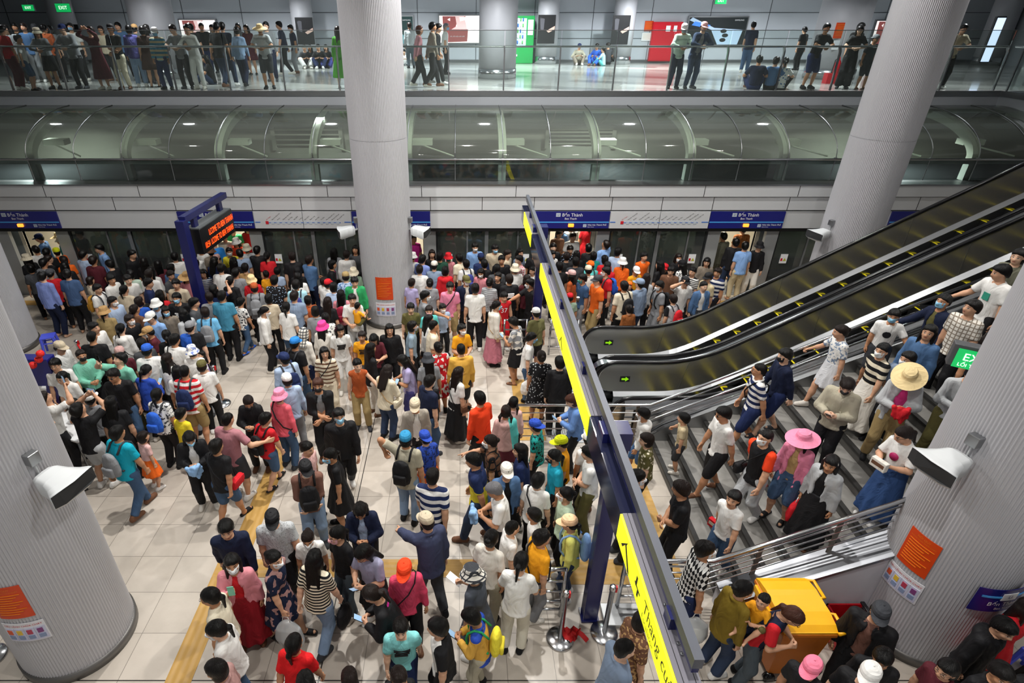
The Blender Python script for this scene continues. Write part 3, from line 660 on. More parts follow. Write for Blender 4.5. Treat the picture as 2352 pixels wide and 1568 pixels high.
rail_bars('stainless railing between the stair and the near escalator', 8.60, .98, 10.4, .93, .5, 3.42, (1.0, 2.1, 3.2, 5.1, 7.0, 8.9), ((0, .026), (.17, .012), (.36, .022), (.53, .012), (.70, .012)))
rail_bars('stainless railing on the near side of the stair above the yellow bin', 5.2, 2.35, 6.1, .84, .52, 3.3, (2.5, 3.86, 4.74, 5.9), ((0, .032), (.10, .014), (.22, .012), (.34, .012), (.46, .012), (.58, .012)))
t = thing('guard_rail', 'stainless guard rail in front of the far escalator landing', 'railing', (2, 12.0, 0), 'stainless guard rails')
for z in (.93, .68, .45, .22): MB().use(0, True).tube([(1.0, 12.0, z), (1.55, 12.0, z)], .022, 8).tube([(2.05, 12.0, z), (2.75, 12.0, z)], .022, 8).build('bar', M_ss, t)
for x in (1.0, 1.52, 2.08, 2.72): MB().use(0, True).cyl((x, 12.0, 0), .025, .95, 10).build('post', M_ss, t)
t = thing('guard_rail', 'short ladder-like stainless rail beside the stanchion with the red belt', 'railing', (1.15, 5.0, 0), 'stainless guard rails')
for z in (.93, .70, .50, .30, .14): MB().use(0, True).tube([(.97, 5.0, z), (1.33, 5.0, z)], .018 if z < .9 else .03, 8).build('bar', M_ss, t)
for x in (.98, 1.33): MB().use(0, True).cyl((x, 5.0, 0), .026, .94, 10).build('post', M_ss, t)
t = thing('guard_rail', 'stainless rail on a bright floor plate behind the yellow hanging sign', 'railing', (2.2, 5.05, 0), 'stainless guard rails')
MB().rbox((2.25, 4.98, .035), (.72, .34, .07), .01).build('floor_plate', M_ssd, t)
for x in (2.12, 2.5): MB().use(0, True).cyl((x, 5.12, 0.07), .028, .86, 10).build('post', M_ss, t)
for z in (.9, .68, .45, .25): MB().use(0, True).tube([(2.12, 5.12, z), (2.5, 5.12, z)], .018, 8).build('bar', M_ss, t)
# floor finishes
def tactile(x0, x1, y0, y1, label, m=M_tac):
    t = setp(MB().box(x0, x1, y0, y1, 0, .006).build('tactile_strip', m), label, 'tactile paving', 'tactile strips'); return t
tactile(-3.61, -3.29, 2.0, 5.62, 'yellow tactile strip running towards the viewer left of the crowd')
tactile(-3.61, 1.45, 5.62, 5.94, 'yellow tactile strip crossing the floor behind the pointing man', M_tacx)
tactile(-3.5, -3.19, 5.94, 11.4, 'yellow tactile strip running up through the middle crowd')
tactile(1.10, 1.62, 8.75, 10.9, 'yellow tactile strip beside the guard rail before the escalator')
tactile(2.75, 3.2, 5.3, 8.3, 'yellow tactile strip along the foot of the stair', M_tacx)
tactile(-14, 14, 14.75, 15.05, 'yellow tactile strip along the platform doors', M_tacx)
tactile(1.45, 2.4, 5.5, 5.94, 'yellow tactile strip under the gantry post', M_tacx)
g = MB()
for k in range(26): g.box(1.72+k*.042, 1.74+k*.042, 8.7, 9.5, 0, .008)
g.box(1.7, 2.82, 8.68, 8.72, 0, .01).box(1.7, 2.82, 9.48, 9.52, 0, .01)
setp(g.build('floor_grating', M_ssd), 'steel floor grating before the near escalator', 'grating')
# stanchions
def stanchion(x, y, label, belt=False, tilt=0):
    t = thing('queue_stanchion', label, 'stanchion', (x, y, 0), 'queue stanchions')
    MB().use(0, True).lathe((x, y, 0), [(.18, 0), (.182, .015), (.17, .03), (.06, .045), (.035, .05)], 40).build('base', M_ss, t)
    MB().use(0, True).lathe((x, y, 0), [(.033, .04), (.033, .86), (.04, .865), (.04, .93), (.03, .945), (0.001, .948)], 20).build('pole', M_ss, t)
    MB().box(x+.03, x+.055, y-.02, y+.02, .84, .93).build('belt_clip', mat('belt_red', '#c01418', .6), t)
    return t
stanchion(1.28, 4.66, 'chrome stanchion with a red belt lying on its base'); stanchion(1.87, 4.74, 'chrome stanchion right of the navy gantry post'); 
stanchion(-5.0, 9.95, 'chrome stanchion beside the man with red and white stripes'); stanchion(-8.35, 11.0, 'chrome stanchion with a red rope near the left column')
stanchion(-5.95, 4.42, 'chrome stanchion base behind the left foreground column')
q = MB().use(0, True); rnd = random.Random(5); P = [(1.36+.1*math.sin(i*1.1)+i*.012, 4.66+.09*math.cos(i*1.7), .05+.012*(i % 3)) for i in range(14)]
A = [(a[0]-.02, a[1], a[2]) for a in P]; B = [(a[0]+.02, a[1]+.02, a[2]+.035) for a in P]; q.strip(A, B).strip([(x, y+.012, z) for x, y, z in A], [(x, y+.012, z) for x, y, z in B]); setp(q.build('stanchion_belt', mat('belt_red', '#c01418', .6)), 'crumpled red belt lying on the chrome stanchion base', 'belt')
q = MB().use(0, True).tube([(-8.35+.16*k, 11.0-.12*k, .86-.9*math.sin(min(1, k/6)*1.57)+.03 if k < 7 else .03) for k in range(12)], .02, 8); setp(q.build('queue_rope', mat('belt_red', '#c01418', .6)), 'red rope drooping from the stanchion near the left column', 'rope')
# blue sign stand with red flowers, table
sx, sy = -7.75, 9.05
t = thing('station_totem', 'navy information totem with white emblem at the left', 'sign', (sx, sy, 0))
MB().rbox((sx, sy, .84), (.62, .22, 1.68), .015).build('body', M_navy, t); MB().box(sx-.13, sx+.17, sy-.118, sy-.111, .42, .72).build('notice_pane', mat('totem_grey', '#7f8698', .4), t)
MB().use(0, True).prism([(sx-.1, 1.12), (sx+.1, 1.12), (sx+.07, 1.0), (sx-.07, 1.0)], 'y', sy-.116, sy-.111).build('emblem', M_wht, t); MB().box(sx-.14, sx+.14, sy-.116, sy-.111, .90, .915).box(sx-.12, sx+.1, sy-.116, sy-.111, .86, .873).build('lettering', M_wht, t)
rnd = random.Random(3)
for i, (dx, dz) in enumerate(((.10, 1.62), (.25, 1.74), (.32, 1.86))):
    q = MB().use(0, True)
    for k in range(70):
        d = Vector((rnd.gauss(0, 1), rnd.gauss(0, 1), rnd.gauss(0, 1))).normalized(); c = Vector((sx+dx, sy-.2, dz)) + d*.055
        q.rbox(c, (.05, .012, .036), .004, d.to_track_quat('Y', 'Z').to_matrix().to_4x4())
    setp(q.build('red_flower', mat('flower_red', '#e0231c', .6)), ('lowest red paper flower on the navy totem', 'middle red paper flower on the navy totem', 'topmost red paper flower on the navy totem')[i], 'flower', 'red flowers')
t = thing('counter_table', 'white table behind the foreground left column', 'table', (-6.95, 8.25, 0))
MB().rbox((-6.95, 8.25, .73), (1.1, .6, .04), .008, Matrix.Rotation(-.35, 4, 'Z')).build('tabletop', M_wht, t)
for a, b in ((-.42, -.22), (.42, -.22), (-.42, .22), (.42, .22)): MB().use(0, True).cyl((-6.95+a*.94+b*.34, 8.25+b*.94-a*.34, 0), .02, .71, 8).build('leg', M_ssd, t)
# plastic stools
def stool(x, y, rz, label, s=1.):
    t = thing('plastic_stool', label, 'stool', (x, y, 0), 'blue plastic stools'); m = mat('stool_blue', '#4b58d8', .4); R = Matrix.Rotation(rz, 4, 'Z')
    q = MB().rbox((x, y, .45*s), (.3*s, .3*s, .035), .012, R)
    q.build('seat', m, t)
    for a in (-1, 1):
        for b in (-1, 1):
            p0 = R @ Vector((a*.12*s, b*.12*s, 0)); p1 = R @ Vector((a*.16*s, b*.16*s, 0)); MB().tube([(x+p0.x, y+p0.y, .44*s), (x+p1.x, y+p1.y, 0)], [.035*s, .025*s], 6).build('leg', m, t)
    q = MB()
    for k in range(4):
        a = k*math.pi/2; p0 = R @ Vector((.15*s*math.cos(a+math.pi/4)*1.2, .15*s*math.sin(a+math.pi/4)*1.2, 0)); p1 = R @ Vector((.15*s*math.cos(a+math.pi*.75)*1.2, .15*s*math.sin(a+math.pi*.75)*1.2, 0)); q.tube([(x+p0.x*.82, y+p0.y*.82, .3*s), (x+p1.x*.82, y+p1.y*.82, .3*s)], .016*s, 6)
    q.build('stretcher', m, t)
_x, _y = at_z(112, 812, 0); stool(_x+.1, _y+.05, .4, 'blue plastic stool at the foot of the left column')
_x, _y = at_z(2322, 1500, .2); stool(_x+.1, _y-.2, .2, 'blue plastic stool behind the right foreground column')
# devices and boxes on the columns
M_dev = mat('device_white', '#c9ccce', .4); M_grl = mat('device_grille', '#2a2b2d', .7)
def loudspeaker(col, ang, z, label, box=True):
    cx, cy_ = COLS[col]; a = math.radians(ang); d = Vector((math.cos(a), math.sin(a), 0)); p = Vector((cx, cy_, z)) + d*(R_COL+.01); sd = Vector((-d.y, d.x, 0))
    t = thing('wall_loudspeaker', label, 'loudspeaker', p, 'column loudspeakers')
    def W(f, s, h): q = p + d*f + sd*s + Vector((0, 0, h)); return (q.x, q.y, q.z)
    MB().tube([W(0, 0, 0), W(.12, 0, -.03)], .028, 8).build('bracket', M_ssd, t)
    q = MB().use(0, True); rows = []
    for f, w, h0, h1 in ((.08, .11, -.10, .06), (.14, .13, -.13, .08), (.26, .15, -.15, .07), (.36, .19, -.17, .055), (.43, .235, -.16, .05), (.46, .245, -.12, .045)):
        rows.append([W(f+.04*(1-(s/w)**2 if w else 0)*(f > .3), s, h) for s, h in ((-w, h0*.9), (-w, h1*.7), (-w*.7, h1), (0, h1*1.06), (w*.7, h1), (w, h1*.7), (w, h0*.9), (w*.6, h0), (-w*.6, h0))])
    for r0, r1 in zip(rows, rows[1:]): q.strip(r0+r0[:1], r1+r1[:1])
    q.use(0).add(rows[0], [tuple(range(9))]); q.build('housing', M_dev, t)
    MB().add([tuple(Vector(v)+Vector((0, 0, -.004))) for v in rows[-1]], [tuple(range(9))]).build('grille', M_grl, t)
    if box:
        b = p + Vector((0, 0, .23)); x = thing('junction_box', label.replace('white loudspeaker', 'small grey junction box above the loudspeaker'), 'box', b, 'junction boxes on columns')
        MB().rbox(b + d*.03, (.1, .12, .13), .008, Matrix.Rotation(a, 4, 'Z')).build('casing', M_ssd, x); MB().tube([b+d*.03-Vector((0, 0, .06)), p+d*.03], .009, 6).build('conduit', M_dev, x)
loudspeaker('fl', -17, 2.93, 'white loudspeaker on the left foreground column')
loudspeaker('fr', 194, 3.0, 'white loudspeaker on the right foreground column')
loudspeaker('mid', 197, 2.52, 'white loudspeaker on the left side of the middle column')
loudspeaker('mid', -17, 2.52, 'white loudspeaker on the right side of the middle column')
loudspeaker('br', 197, 2.45, 'white loudspeaker on the column behind the escalators')
loudspeaker('bl', -45, 2.55, 'white loudspeaker on the left edge column')
# curved notices on columns
def bend_mb(verts, cx, cy_, r, th):     # (s along arc, d outwards, z) -> world
    return [(cx + (r+d)*math.cos(th+s/r), cy_ + (r+d)*math.sin(th+s/r), z) for s, d, z in verts]
def curved(name, part_specs, col, th, label, cat, group=None, gap=.012):
    cx, cy_ = COLS[col]; r = R_COL + gap; thr = math.radians(th)
    zb = min(p[3] for p in part_specs)
    t = thing(name, label, cat, (cx+r*math.cos(thr), cy_+r*math.sin(thr), zb), group)
    for nm, s0, s1, z0, z1, d, m in part_specs:
        n = 8; mb = MB().use(0, True)
        for a, b in (((d), (d+.006)),):
            F = [[(s0+(s1-s0)*k/n, b, z) for k in range(n+1)] for z in (z0, z1)]; G = [[(s0+(s1-s0)*k/n, a, z) for k in range(n+1)] for z in (z0, z1)]
            B = lambda q: bend_mb(q, cx, cy_, r, thr)
            mb.use(0, True).strip(B(F[0]), B(F[1])); mb.use(0, False).strip(B(G[1]), B(F[1])).strip(B(G[0]), B(F[0]))
            mb.strip([B(F[0])[0], B(F[1])[0]], [B(G[0])[0], B(G[1])[0]]).strip([B(F[0])[-1], B(F[1])[-1]], [B(G[0])[-1], B(G[1])[-1]])
        mb.build(nm, m, t)
    t['_c'] = (cx, cy_, r, thr); return t
def curved_text(t, txt, size, s, z, m, d=.009, align='CENTER'):
    me = text_mesh(txt, size, align); cx, cy_, r, th = t['_c']; off = t.matrix_world.translation
    for v in me.vertices: q = bend_mb([(s+v.co.x, d, z+v.co.y)], cx, cy_, r, th)[0]; v.co = Vector(q)-off
    me.materials.clear(); me.materials.append(m); o = bpy.data.objects.new('lettering', me); COL.objects.link(o); o.parent = t
M_pyel = mat('print_gold', '#e0801c', .5)
def col_notices(col, th, z, w, h, labels):
    P = [('board', -w/2, w/2, z, z+h, 0, M_or)] + [('printing', -w*.4, w*(.4-.12*(k % 3)), z+h*(.74-.075*k), z+h*(.752-.075*k), .006, M_pyel) for k in range(9)]
    t = curved('notice', P, col, th, labels[0], 'notice', 'orange notices on columns')
    curved_text(t, 'NỘI QUY', h*.07, 0, z+h*.91, M_pyel, .008); curved_text(t, 'PHÒNG CHÁY CHỮA CHÁY', h*.045, 0, z+h*.83, M_pyel, .008)
    z2 = z-.09-h*.62; h2 = h*.62; w2 = w*1.22
    M_pp = mat('paper_white', '#dcdce2', .5)
    P = [('board', -w2/2, w2/2, z2, z2+h2, 0, M_pp)] + [('panel', -w2*.46+k*w2*.235, -w2*.46+k*w2*.235+w2*.215, z2+h2*.06, z2+h2*.72, .006, mat('paper_lilac', '#c2c4dc', .5)) for k in range(4)]
    for k, c in enumerate(('#d2542a', '#d9b43a', '#b03a52', '#7c3f78')): P.append(('picture', -w2*.42+k*w2*.235, -w2*.30+k*w2*.235, z2+h2*.42, z2+h2*.64, .012, mat('picto_%d' % k, c, .5)))
    for k in range(4): P.append(('printing', -w2*.43+k*w2*.235, -w2*.29+k*w2*.235, z2+h2*.16, z2+h2*.34, .012, mat('print_blue', '#7f8fb0', .5)))
    t = curved('notice', P, col, th, labels[1], 'notice', 'pictogram notices on columns')
    curved_text(t, 'TIÊU LỆNH CHỮA CHÁY', h2*.115, 0, z2+h2*.85, M_redm, .008)
col_notices('mid', -92, .84, .42, .60, ('orange notice on the middle column', 'white pictogram notice under the orange notice on the middle column'))
col_notices('fl', -83, 1.26, .36, .50, ('orange notice on the left foreground column', 'white pictogram notice low on the left foreground column'))
col_notices('fr', -163, 1.33, .36, .52, ('orange notice on the right foreground column', 'white pictogram notice low on the right foreground column'))
P = [('panel', -.3, .3, 1.22, 1.58, 0, M_navy), ('route_line', -.24, .3, 1.45, 1.475, .006, M_line), ('emblem', -.04, .14, 1.415, 1.52, .008, M_wht)]
t = curved('station_sign', P, 'fr', -86, 'navy station name sign on the right foreground column', 'sign', None, .05)
curved_text(t, 'Bến Thành', .085, .04, 1.35, M_wht, .009); curved_text(t, 'Ben Thanh', .05, .06, 1.275, M_wht, .009); curved_text(t, 'U', .07, .05, 1.468, M_navy, .016)
# exit sign fixed to the right column
ye = 5.75; x, z = at_y(2234, 830, ye)
t = thing('exit_sign', 'green lit exit sign fixed to the right foreground column', 'sign', (x, ye, z), 'green exit signs'); Rm = Matrix.Rotation(math.radians(-32), 4, 'Z')
MB().rbox((x+.06, ye+.08, z+.02), (.44, .14, .28), .01, Rm).build('casing', mat('exit_case', '#5c5d60', .4, .3), t); MB().tube([(x+.14, ye+.12, z+.1), (5.62, 5.38, z+.1)], .022, 8).build('bracket', M_ssd, t)
f = frame((x+.04, ye-.005, z), Rm @ Vector((1, 0, 0)), (0, 0, 1))
m = MB().box(-.2, .2, -.12, .12, -.004, .0); m.v = [tuple(f @ Vector(v)) for v in m.v]; m.build('sign_face', mat('exit_green', '#17b45c', .4, emit=1.3), t)
f2 = f.copy(); f2.translation = f @ Vector((0, .025, .006)); writing('EXIT', .13, f2, mat('exit_white', '#ffffff', .4, emit=2.), t); f2 = f.copy(); f2.translation = f @ Vector((0, -.075, .006)); writing('LỐI THOÁT', .06, f2, mat('exit_white', '#ffffff', .4, emit=2.), t)
# yellow wheeled bin
bx, by = 3.93, 4.42
bn = thing('wheeled_bin', 'yellow wheeled rubbish bin with closed lid beside the stair', 'bin', (bx, by, 0))
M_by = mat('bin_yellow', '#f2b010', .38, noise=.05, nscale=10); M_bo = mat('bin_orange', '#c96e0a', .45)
lx, ly = .28, .35
q = MB().use(0).add([(bx-.22, by-.29, .12), (bx+.22, by-.29, .12), (bx+.22, by+.29, .12), (bx-.22, by+.29, .12), (bx-lx, by-ly, .98), (bx+lx, by-ly, .98), (bx+lx, by+ly, .98), (bx-lx, by+ly, .98)], [(3, 2, 1, 0), (0, 1, 5, 4), (1, 2, 6, 5), (2, 3, 7, 6), (3, 0, 4, 7), (4, 5, 6, 7)])
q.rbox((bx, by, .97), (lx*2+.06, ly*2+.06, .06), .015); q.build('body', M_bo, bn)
q = MB().use(0, True); nx, ny = 10, 10
V = [[(bx-.30+.60*i/nx, by-.37+.74*j/ny, 1.02+.075*(1-(2*j/ny-1)**2)**.5 + (.008 if j in (3, 7) else 0)) for i in range(nx+1)] for j in range(ny+1)]
for a, b in zip(V, V[1:]): q.strip(a, b)
q.use(0).prism([(by-.37, .985), (by+.37, .985), (by+.37, 1.025), (by-.37, 1.025)], 'x', bx-.30, bx+.30)
for i in (0, nx): q.add([(V[j][i]) for j in range(ny+1)], [tuple(range(ny+1))])
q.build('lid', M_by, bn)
for s in (-.26, .2): MB().use(0, True).tube([(bx+.29, by+s-.13, 1.03), (bx+.38, by+s-.12, 1.03), (bx+.38, by+s+.12, 1.03), (bx+.29, by+s+.13, 1.03)], .022, 8).build('handle', M_by, bn)
MB().box(bx-.34, bx-.30, by-.30, by+.30, .90, .99).build('front_grip', M_by, bn)
for s in (-.3, .3): MB().use(0, True).tube([(bx+.2, by+s-.03, .1), (bx+.2, by+s+.03, .1)], .1, 20).build('wheel', M_rub, bn); MB().use(0, True).tube([(bx-.2, by+s-.03, .07), (bx-.2, by+s+.03, .07)], .07, 20).build('wheel', M_rub, bn)
# broom, extinguisher box
t = thing('broom', 'straw broom with green handle leaning beside the yellow bin', 'broom', (4.62, 3.95, 0))
MB().use(0, True).tube([(4.50, 4.12, .85), (4.60, 3.99, .32)], .016, 8).build('handle', mat('broom_green', '#1f8f57', .5), t)
MB().use(0, True).tube([(4.60, 3.99, .34), (4.64, 3.93, .2), (4.68, 3.88, .01)], [.03, .07, .11], 10).build('bristles', mat('broom_straw', '#8a7440', .9, bump=.8, bscale=90), t)
ex = thing('extinguisher_box', 'open red steel box holding a fire extinguisher', 'box', (4.98, 4.62, 0)); M_red = mat('box_red', '#b5121f', .35)
q = MB().box(4.74, 4.76, 4.36, 4.88, 0, .42).box(5.2, 5.22, 4.36, 4.88, 0, .42).box(4.74, 5.22, 4.36, 4.38, 0, .42).box(4.74, 5.22, 4.86, 4.88, 0, .42).box(4.74, 5.22, 4.36, 4.88, 0, .02); q.build('body', M_red, ex)
f = frame((4.98, 4.358, .22), (1, 0, 0), (0, 0, 1)); writing('PCCC', .17, f, M_wht, ex)
f = frame((4.738, 4.62, .24), (0, -1, 0), (0, 0, 1)); writing('PCCC', .15, f, M_wht, ex)
fe = thing('fire_extinguisher', 'red fire extinguisher standing in the red box', 'fire extinguisher', (5.06, 4.68, .02))
MB().use(0, True).lathe((5.06, 4.68, 0), [(.001, .02), (.085, .025), (.09, .06), (.09, .42), (.07, .50), (.03, .54), (.03, .57)], 24).build('cylinder', M_red, fe)
MB().rbox((5.06, 4.68, .61), (.05, .16, .03), .006).rbox((5.06, 4.68, .57), (.06, .06, .06), .01).build('valve', M_blk, fe); MB().use(0, True).tube([(5.06, 4.62, .58), (5.0, 4.56, .55), (4.97, 4.58, .35), (4.98, 4.6, .2)], .014, 8).build('hose', M_blk, fe)
MB().use(0, True).lathe((5.06, 4.68, 0), [(.0915, .14), (.0915, .34)], 24).build('label_band', mat('ext_label', '#8d6f6a', .5), fe)
# red extinguisher on the upper level, yellow prop under the canopy
x, _ = at_y(1908, 185, 22.0)
fe = thing('fire_extinguisher', 'red fire extinguisher in a red stand beside the upper right column', 'fire extinguisher', (x, 20.6, 5.12))
xx = px_x(1912, 20.6, 5.3); MB().box(xx-.22, xx+.22, 20.5, 20.75, 5.12, 5.42).build('stand', M_red, fe); MB().use(0, True).lathe((xx+.05, 20.6, 5.12), [(.09, .05), (.09, .6), (.03, .7), (.03, .76)], 16).build('cylinder', M_red, fe); MB().tube([(xx+.05, 20.6, 5.86), (xx-.06, 20.6, 5.8), (xx-.08, 20.6, 5.4)], .015, 6).build('hose', M_blk, fe)
(xa_, za_), (xb_, zb_) = at_y(1156, 365, 15.72), at_y(1176, 412, 15.72)
setp(MB().add([(xa_-.05, 15.72, za_), (xa_+.09, 15.72, za_), (xb_+.07, 15.72, zb_), (xb_-.03, 15.72, zb_), (xa_-.05, 15.76, za_), (xa_+.09, 15.76, za_), (xb_+.07, 15.76, zb_), (xb_-.03, 15.76, zb_)], [(0, 1, 2, 3), (7, 6, 5, 4), (0, 4, 5, 1), (2, 6, 7, 3), (1, 5, 6, 2), (0, 3, 7, 4)]).build('yellow_board', mat('board_yellow', '#e3c11f', .5)), 'yellow strip of board leaning behind the canopy glass', 'board')
# ================================================================ people: smooth figures grown as level sets
HEX = dict(white='#e4e3e0', black='#17171a', grey='#85878b', darkgrey='#4a4c50', charcoal='#393b40', lightgrey='#b4b7ba', navy='#1d2a52', darknavy='#171f38', steelblue='#4d6f9c', skyblue='#86abde', sky='#6fb4e0',
 paleblue='#a9bcd8', periwinkle='#7c8dc8', slate='#41597f', slateblue='#3d5a80', greyblue='#7f90a8', greyblue2='#8b97a8', teal='#1f8f8a', tealblue='#4286a3', cyan='#0fa3bd', aqua='#5fc4c0', lightaqua='#86d3d3', lightcyan='#a8d8e6', turquoise='#22a2bd', mint='#7cc4ac',
 palegreen='#b9cdbd', palemint='#c3d8bd', sage='#8ba08c', green='#2d9a5c', darkgreen='#1d4435', leafgreen='#4b9a2c', olive='#5f5a34', olivedrab='#6c6a44', olivegrey='#6a6a5a', olivegold='#7d6820', khaki='#a08a5e', tan='#b48f5f', sand='#c3b391', beige='#c4b69e', cream='#ded3bb', creamy='#e2d9c2', offwhite='#ded9d0', ivory='#d8d3c2',
 greige='#aaa491', taupe='#8a7f72', beigegrey='#9d958a', brown='#6b4a37', rustbrown='#8a5128', mocha='#765348', rust='#b0552b', darkbrown='#3d2b25', mustard='#b5832c', amber='#eda21f', amber2='#d8a648', yellow='#e4d43c', lemon='#dcdc76', lime='#d8e01c', orange='#ef6a1f', orangered='#f0451f', peach='#edc49a',
 red='#c8202a', scarlet='#d81a1f', crimson='#8f1f38', maroon='#57202a', rose='#d88a94', rosepink='#b8707f', dustyrose='#a9727a', dustypink='#c29a95', pink='#e88aa8', palepink='#dfb3b0', hotpink='#e4418f', magenta='#c02a8a', coral='#ee6676', pinkred='#dd4668', mauve='#a57f7b', gold='#b89a6a', lilac='#b39acb', lavender='#a59cc4', lavgrey='#9b9ab4', purple='#4d4a86', indigo='#3e4690',
 blue='#2d5fc4', royal='#2747a8', azure='#2b7fd0', cerulean='#2f86b4', brightblue='#2b7fb8', cornflower='#6286c0', denimblue='#4f6f98', denim='#3f5878', lightdenim='#7c93b0', darkdenim='#2c3a54', greydenim='#4c565e', jeansblue='#2f4a78', aquagrey='#7fa0a0', dustyblue='#8ba0b0', slatenavy='#3b415c', silver='#b9bcc0', lightblue='#8db4e0', straw='#dcc594', brazil='#e8cf30', clear='#d8dcdc', plaid='#e0dcd6', whitered='#e6e2e0', rosewhite='#d8b0b0', greycoat='#4f545e', redskirt='#8a1420', pinkcap='#ee7f9a', redscarlet='#c81e28', whitegrey2='#cfd0d4', reddish='#7a3524', redbag='#d02028')
PAT = dict(whitenavy=('stripe', 'white', 'slate', 'white striped'), redwhite=('stripe3', 'red', 'white', 'red and white striped'), creambrown=('stripe2', 'cream', 'brown', 'cream striped'), greywhite=('stripe', 'grey', 'lightgrey', 'grey striped'), blackwhite=('stripe', 'black', 'white', 'black and white striped'),
 creamblack=('stripe3', 'cream', 'black', 'cream and black striped'), navywhite=('stripe3', 'navy', 'white', 'navy and white striped'), blackcream=('stripe', 'black', 'cream', 'black and cream striped'), tealstripe=('stripe3', 'tealblue', 'sand', 'teal striped'),
 whiteblack=('blot', 'white', 'charcoal', 'white and black patterned'), whiteblack2=('blot', 'white', 'darkgrey', 'white patterned'), whitefloral=('blot', 'white', 'periwinkle', 'white floral'), blacknavy=('dot', 'black', 'paleblue', 'black patterned'), bluewhite=('blot', 'paleblue', 'steelblue', 'blue floral'), redyellow=('half', 'amber', 'red', 'red and yellow'),
 redfloral=('blot2', 'red', 'white', 'red and white floral'), blackdots=('dot', 'black', 'lightgrey', 'black dotted'), diamond=('diamond', 'grey', 'offwhite', 'grey diamond patterned'), olivedots=('dot2', 'olive', 'creamy', 'dark floral'), blackwhitecheck=('diamond2', 'black', 'white', 'black and white checked'), whitegrey=('blot', 'white', 'greyblue', 'white line patterned'), whitecheck=('check', 'offwhite', 'taupe', 'white checked'),
 whiteblue=('dot2', 'white', 'steelblue', 'white and blue dotted'), browncheck=('check2', 'brown', 'black', 'brown checked'), tealblack=('blot', 'teal', 'black', 'teal and black'), bluesilk=('blot', 'royal', 'navy', 'shiny blue'), navypattern=('blot2', 'darknavy', 'mauve', 'navy patterned'), lightgreydots=('dotsm', 'lightgrey', 'grey', 'light grey dotted'), browntan=('blot', 'brown', 'tan', 'brown patterned'), blackgold=('band', 'black', 'mustard', 'black and gold'), navyyellow=('yoke', 'navy', 'yellow', 'navy and yellow'), yellowblue=('hemband', 'amber2', 'royal', 'yellow and blue'), blackwhite2=('front', 'black', 'white', 'black and white'), blackblue=('half', 'blue', 'black', 'black and blue'), whiteorange=('half', 'white', 'orangered', 'white and orange'), pastel=('half', 'dustypink', 'aqua', 'pastel pink and mint'), rosepeach=('yokeD', 'palepink', 'orange', 'pink and orange'), redblack=('vest', 'orangered', 'black', 'orange and black'), redrock=('vest', 'red', 'darknavy', 'red and navy'), greyblack=('sleeve', 'lightgrey', 'black', 'grey and black'), yellowgreen=('half', 'yellow', 'green', 'yellow and green'), greyyellow=('half', 'grey', 'amber', 'grey and yellow'), whitered=('half', 'white', 'red', 'white and red'), whiteivory=('plain', 'white', 'white', 'white'), rosewhite=('check', 'rose', 'white', 'pink checked'), plaid=('check', 'offwhite', 'charcoal', 'plaid'), navywhitef=('blot', 'navy', 'white', 'navy floral'))
NICE = dict(palegreen='pale green', paleblue='pale blue', skyblue='sky blue', sky='light blue', steelblue='steel blue', darknavy='dark navy', periwinkle='lavender blue', slate='slate blue', slateblue='slate blue', greyblue='grey blue', tealblue='teal blue', lightgrey='light grey', darkgrey='dark grey', offwhite='off white', lightcyan='pale cyan', darkgreen='dark green', dustyrose='dusty pink', dustypink='dusty pink', rosepink='dusty pink', pinkred='pink red', hotpink='hot pink', palepink='pale pink', orangered='bright orange', denimblue='denim blue', olivedrab='olive', olivegrey='olive grey', olivegold='olive gold', rustbrown='rust brown', darkbrown='dark brown', redskirt='dark red', redscarlet='bright red', greycoat='grey', leafgreen='leaf green', lightaqua='pale aqua', palemint='pale mint', lavgrey='lavender grey', slatenavy='navy grey', dustyblue='dusty blue', brazil='yellow', amber2='golden', amber='amber yellow', creamy='cream', beigegrey='grey beige', brightblue='bright blue', greyblue2='grey blue', lightdenim='pale denim', darkdenim='dark denim', greydenim='grey denim', jeansblue='blue denim', pinkcap='pink', clear='clear', redbag='red', lightblue='light blue', whitegrey2='white', blackwhite='black and white')
def cname(c): return PAT[c][3] if c in PAT else NICE.get(c, c)
SHL = lambda c: rgb(HEX[c])
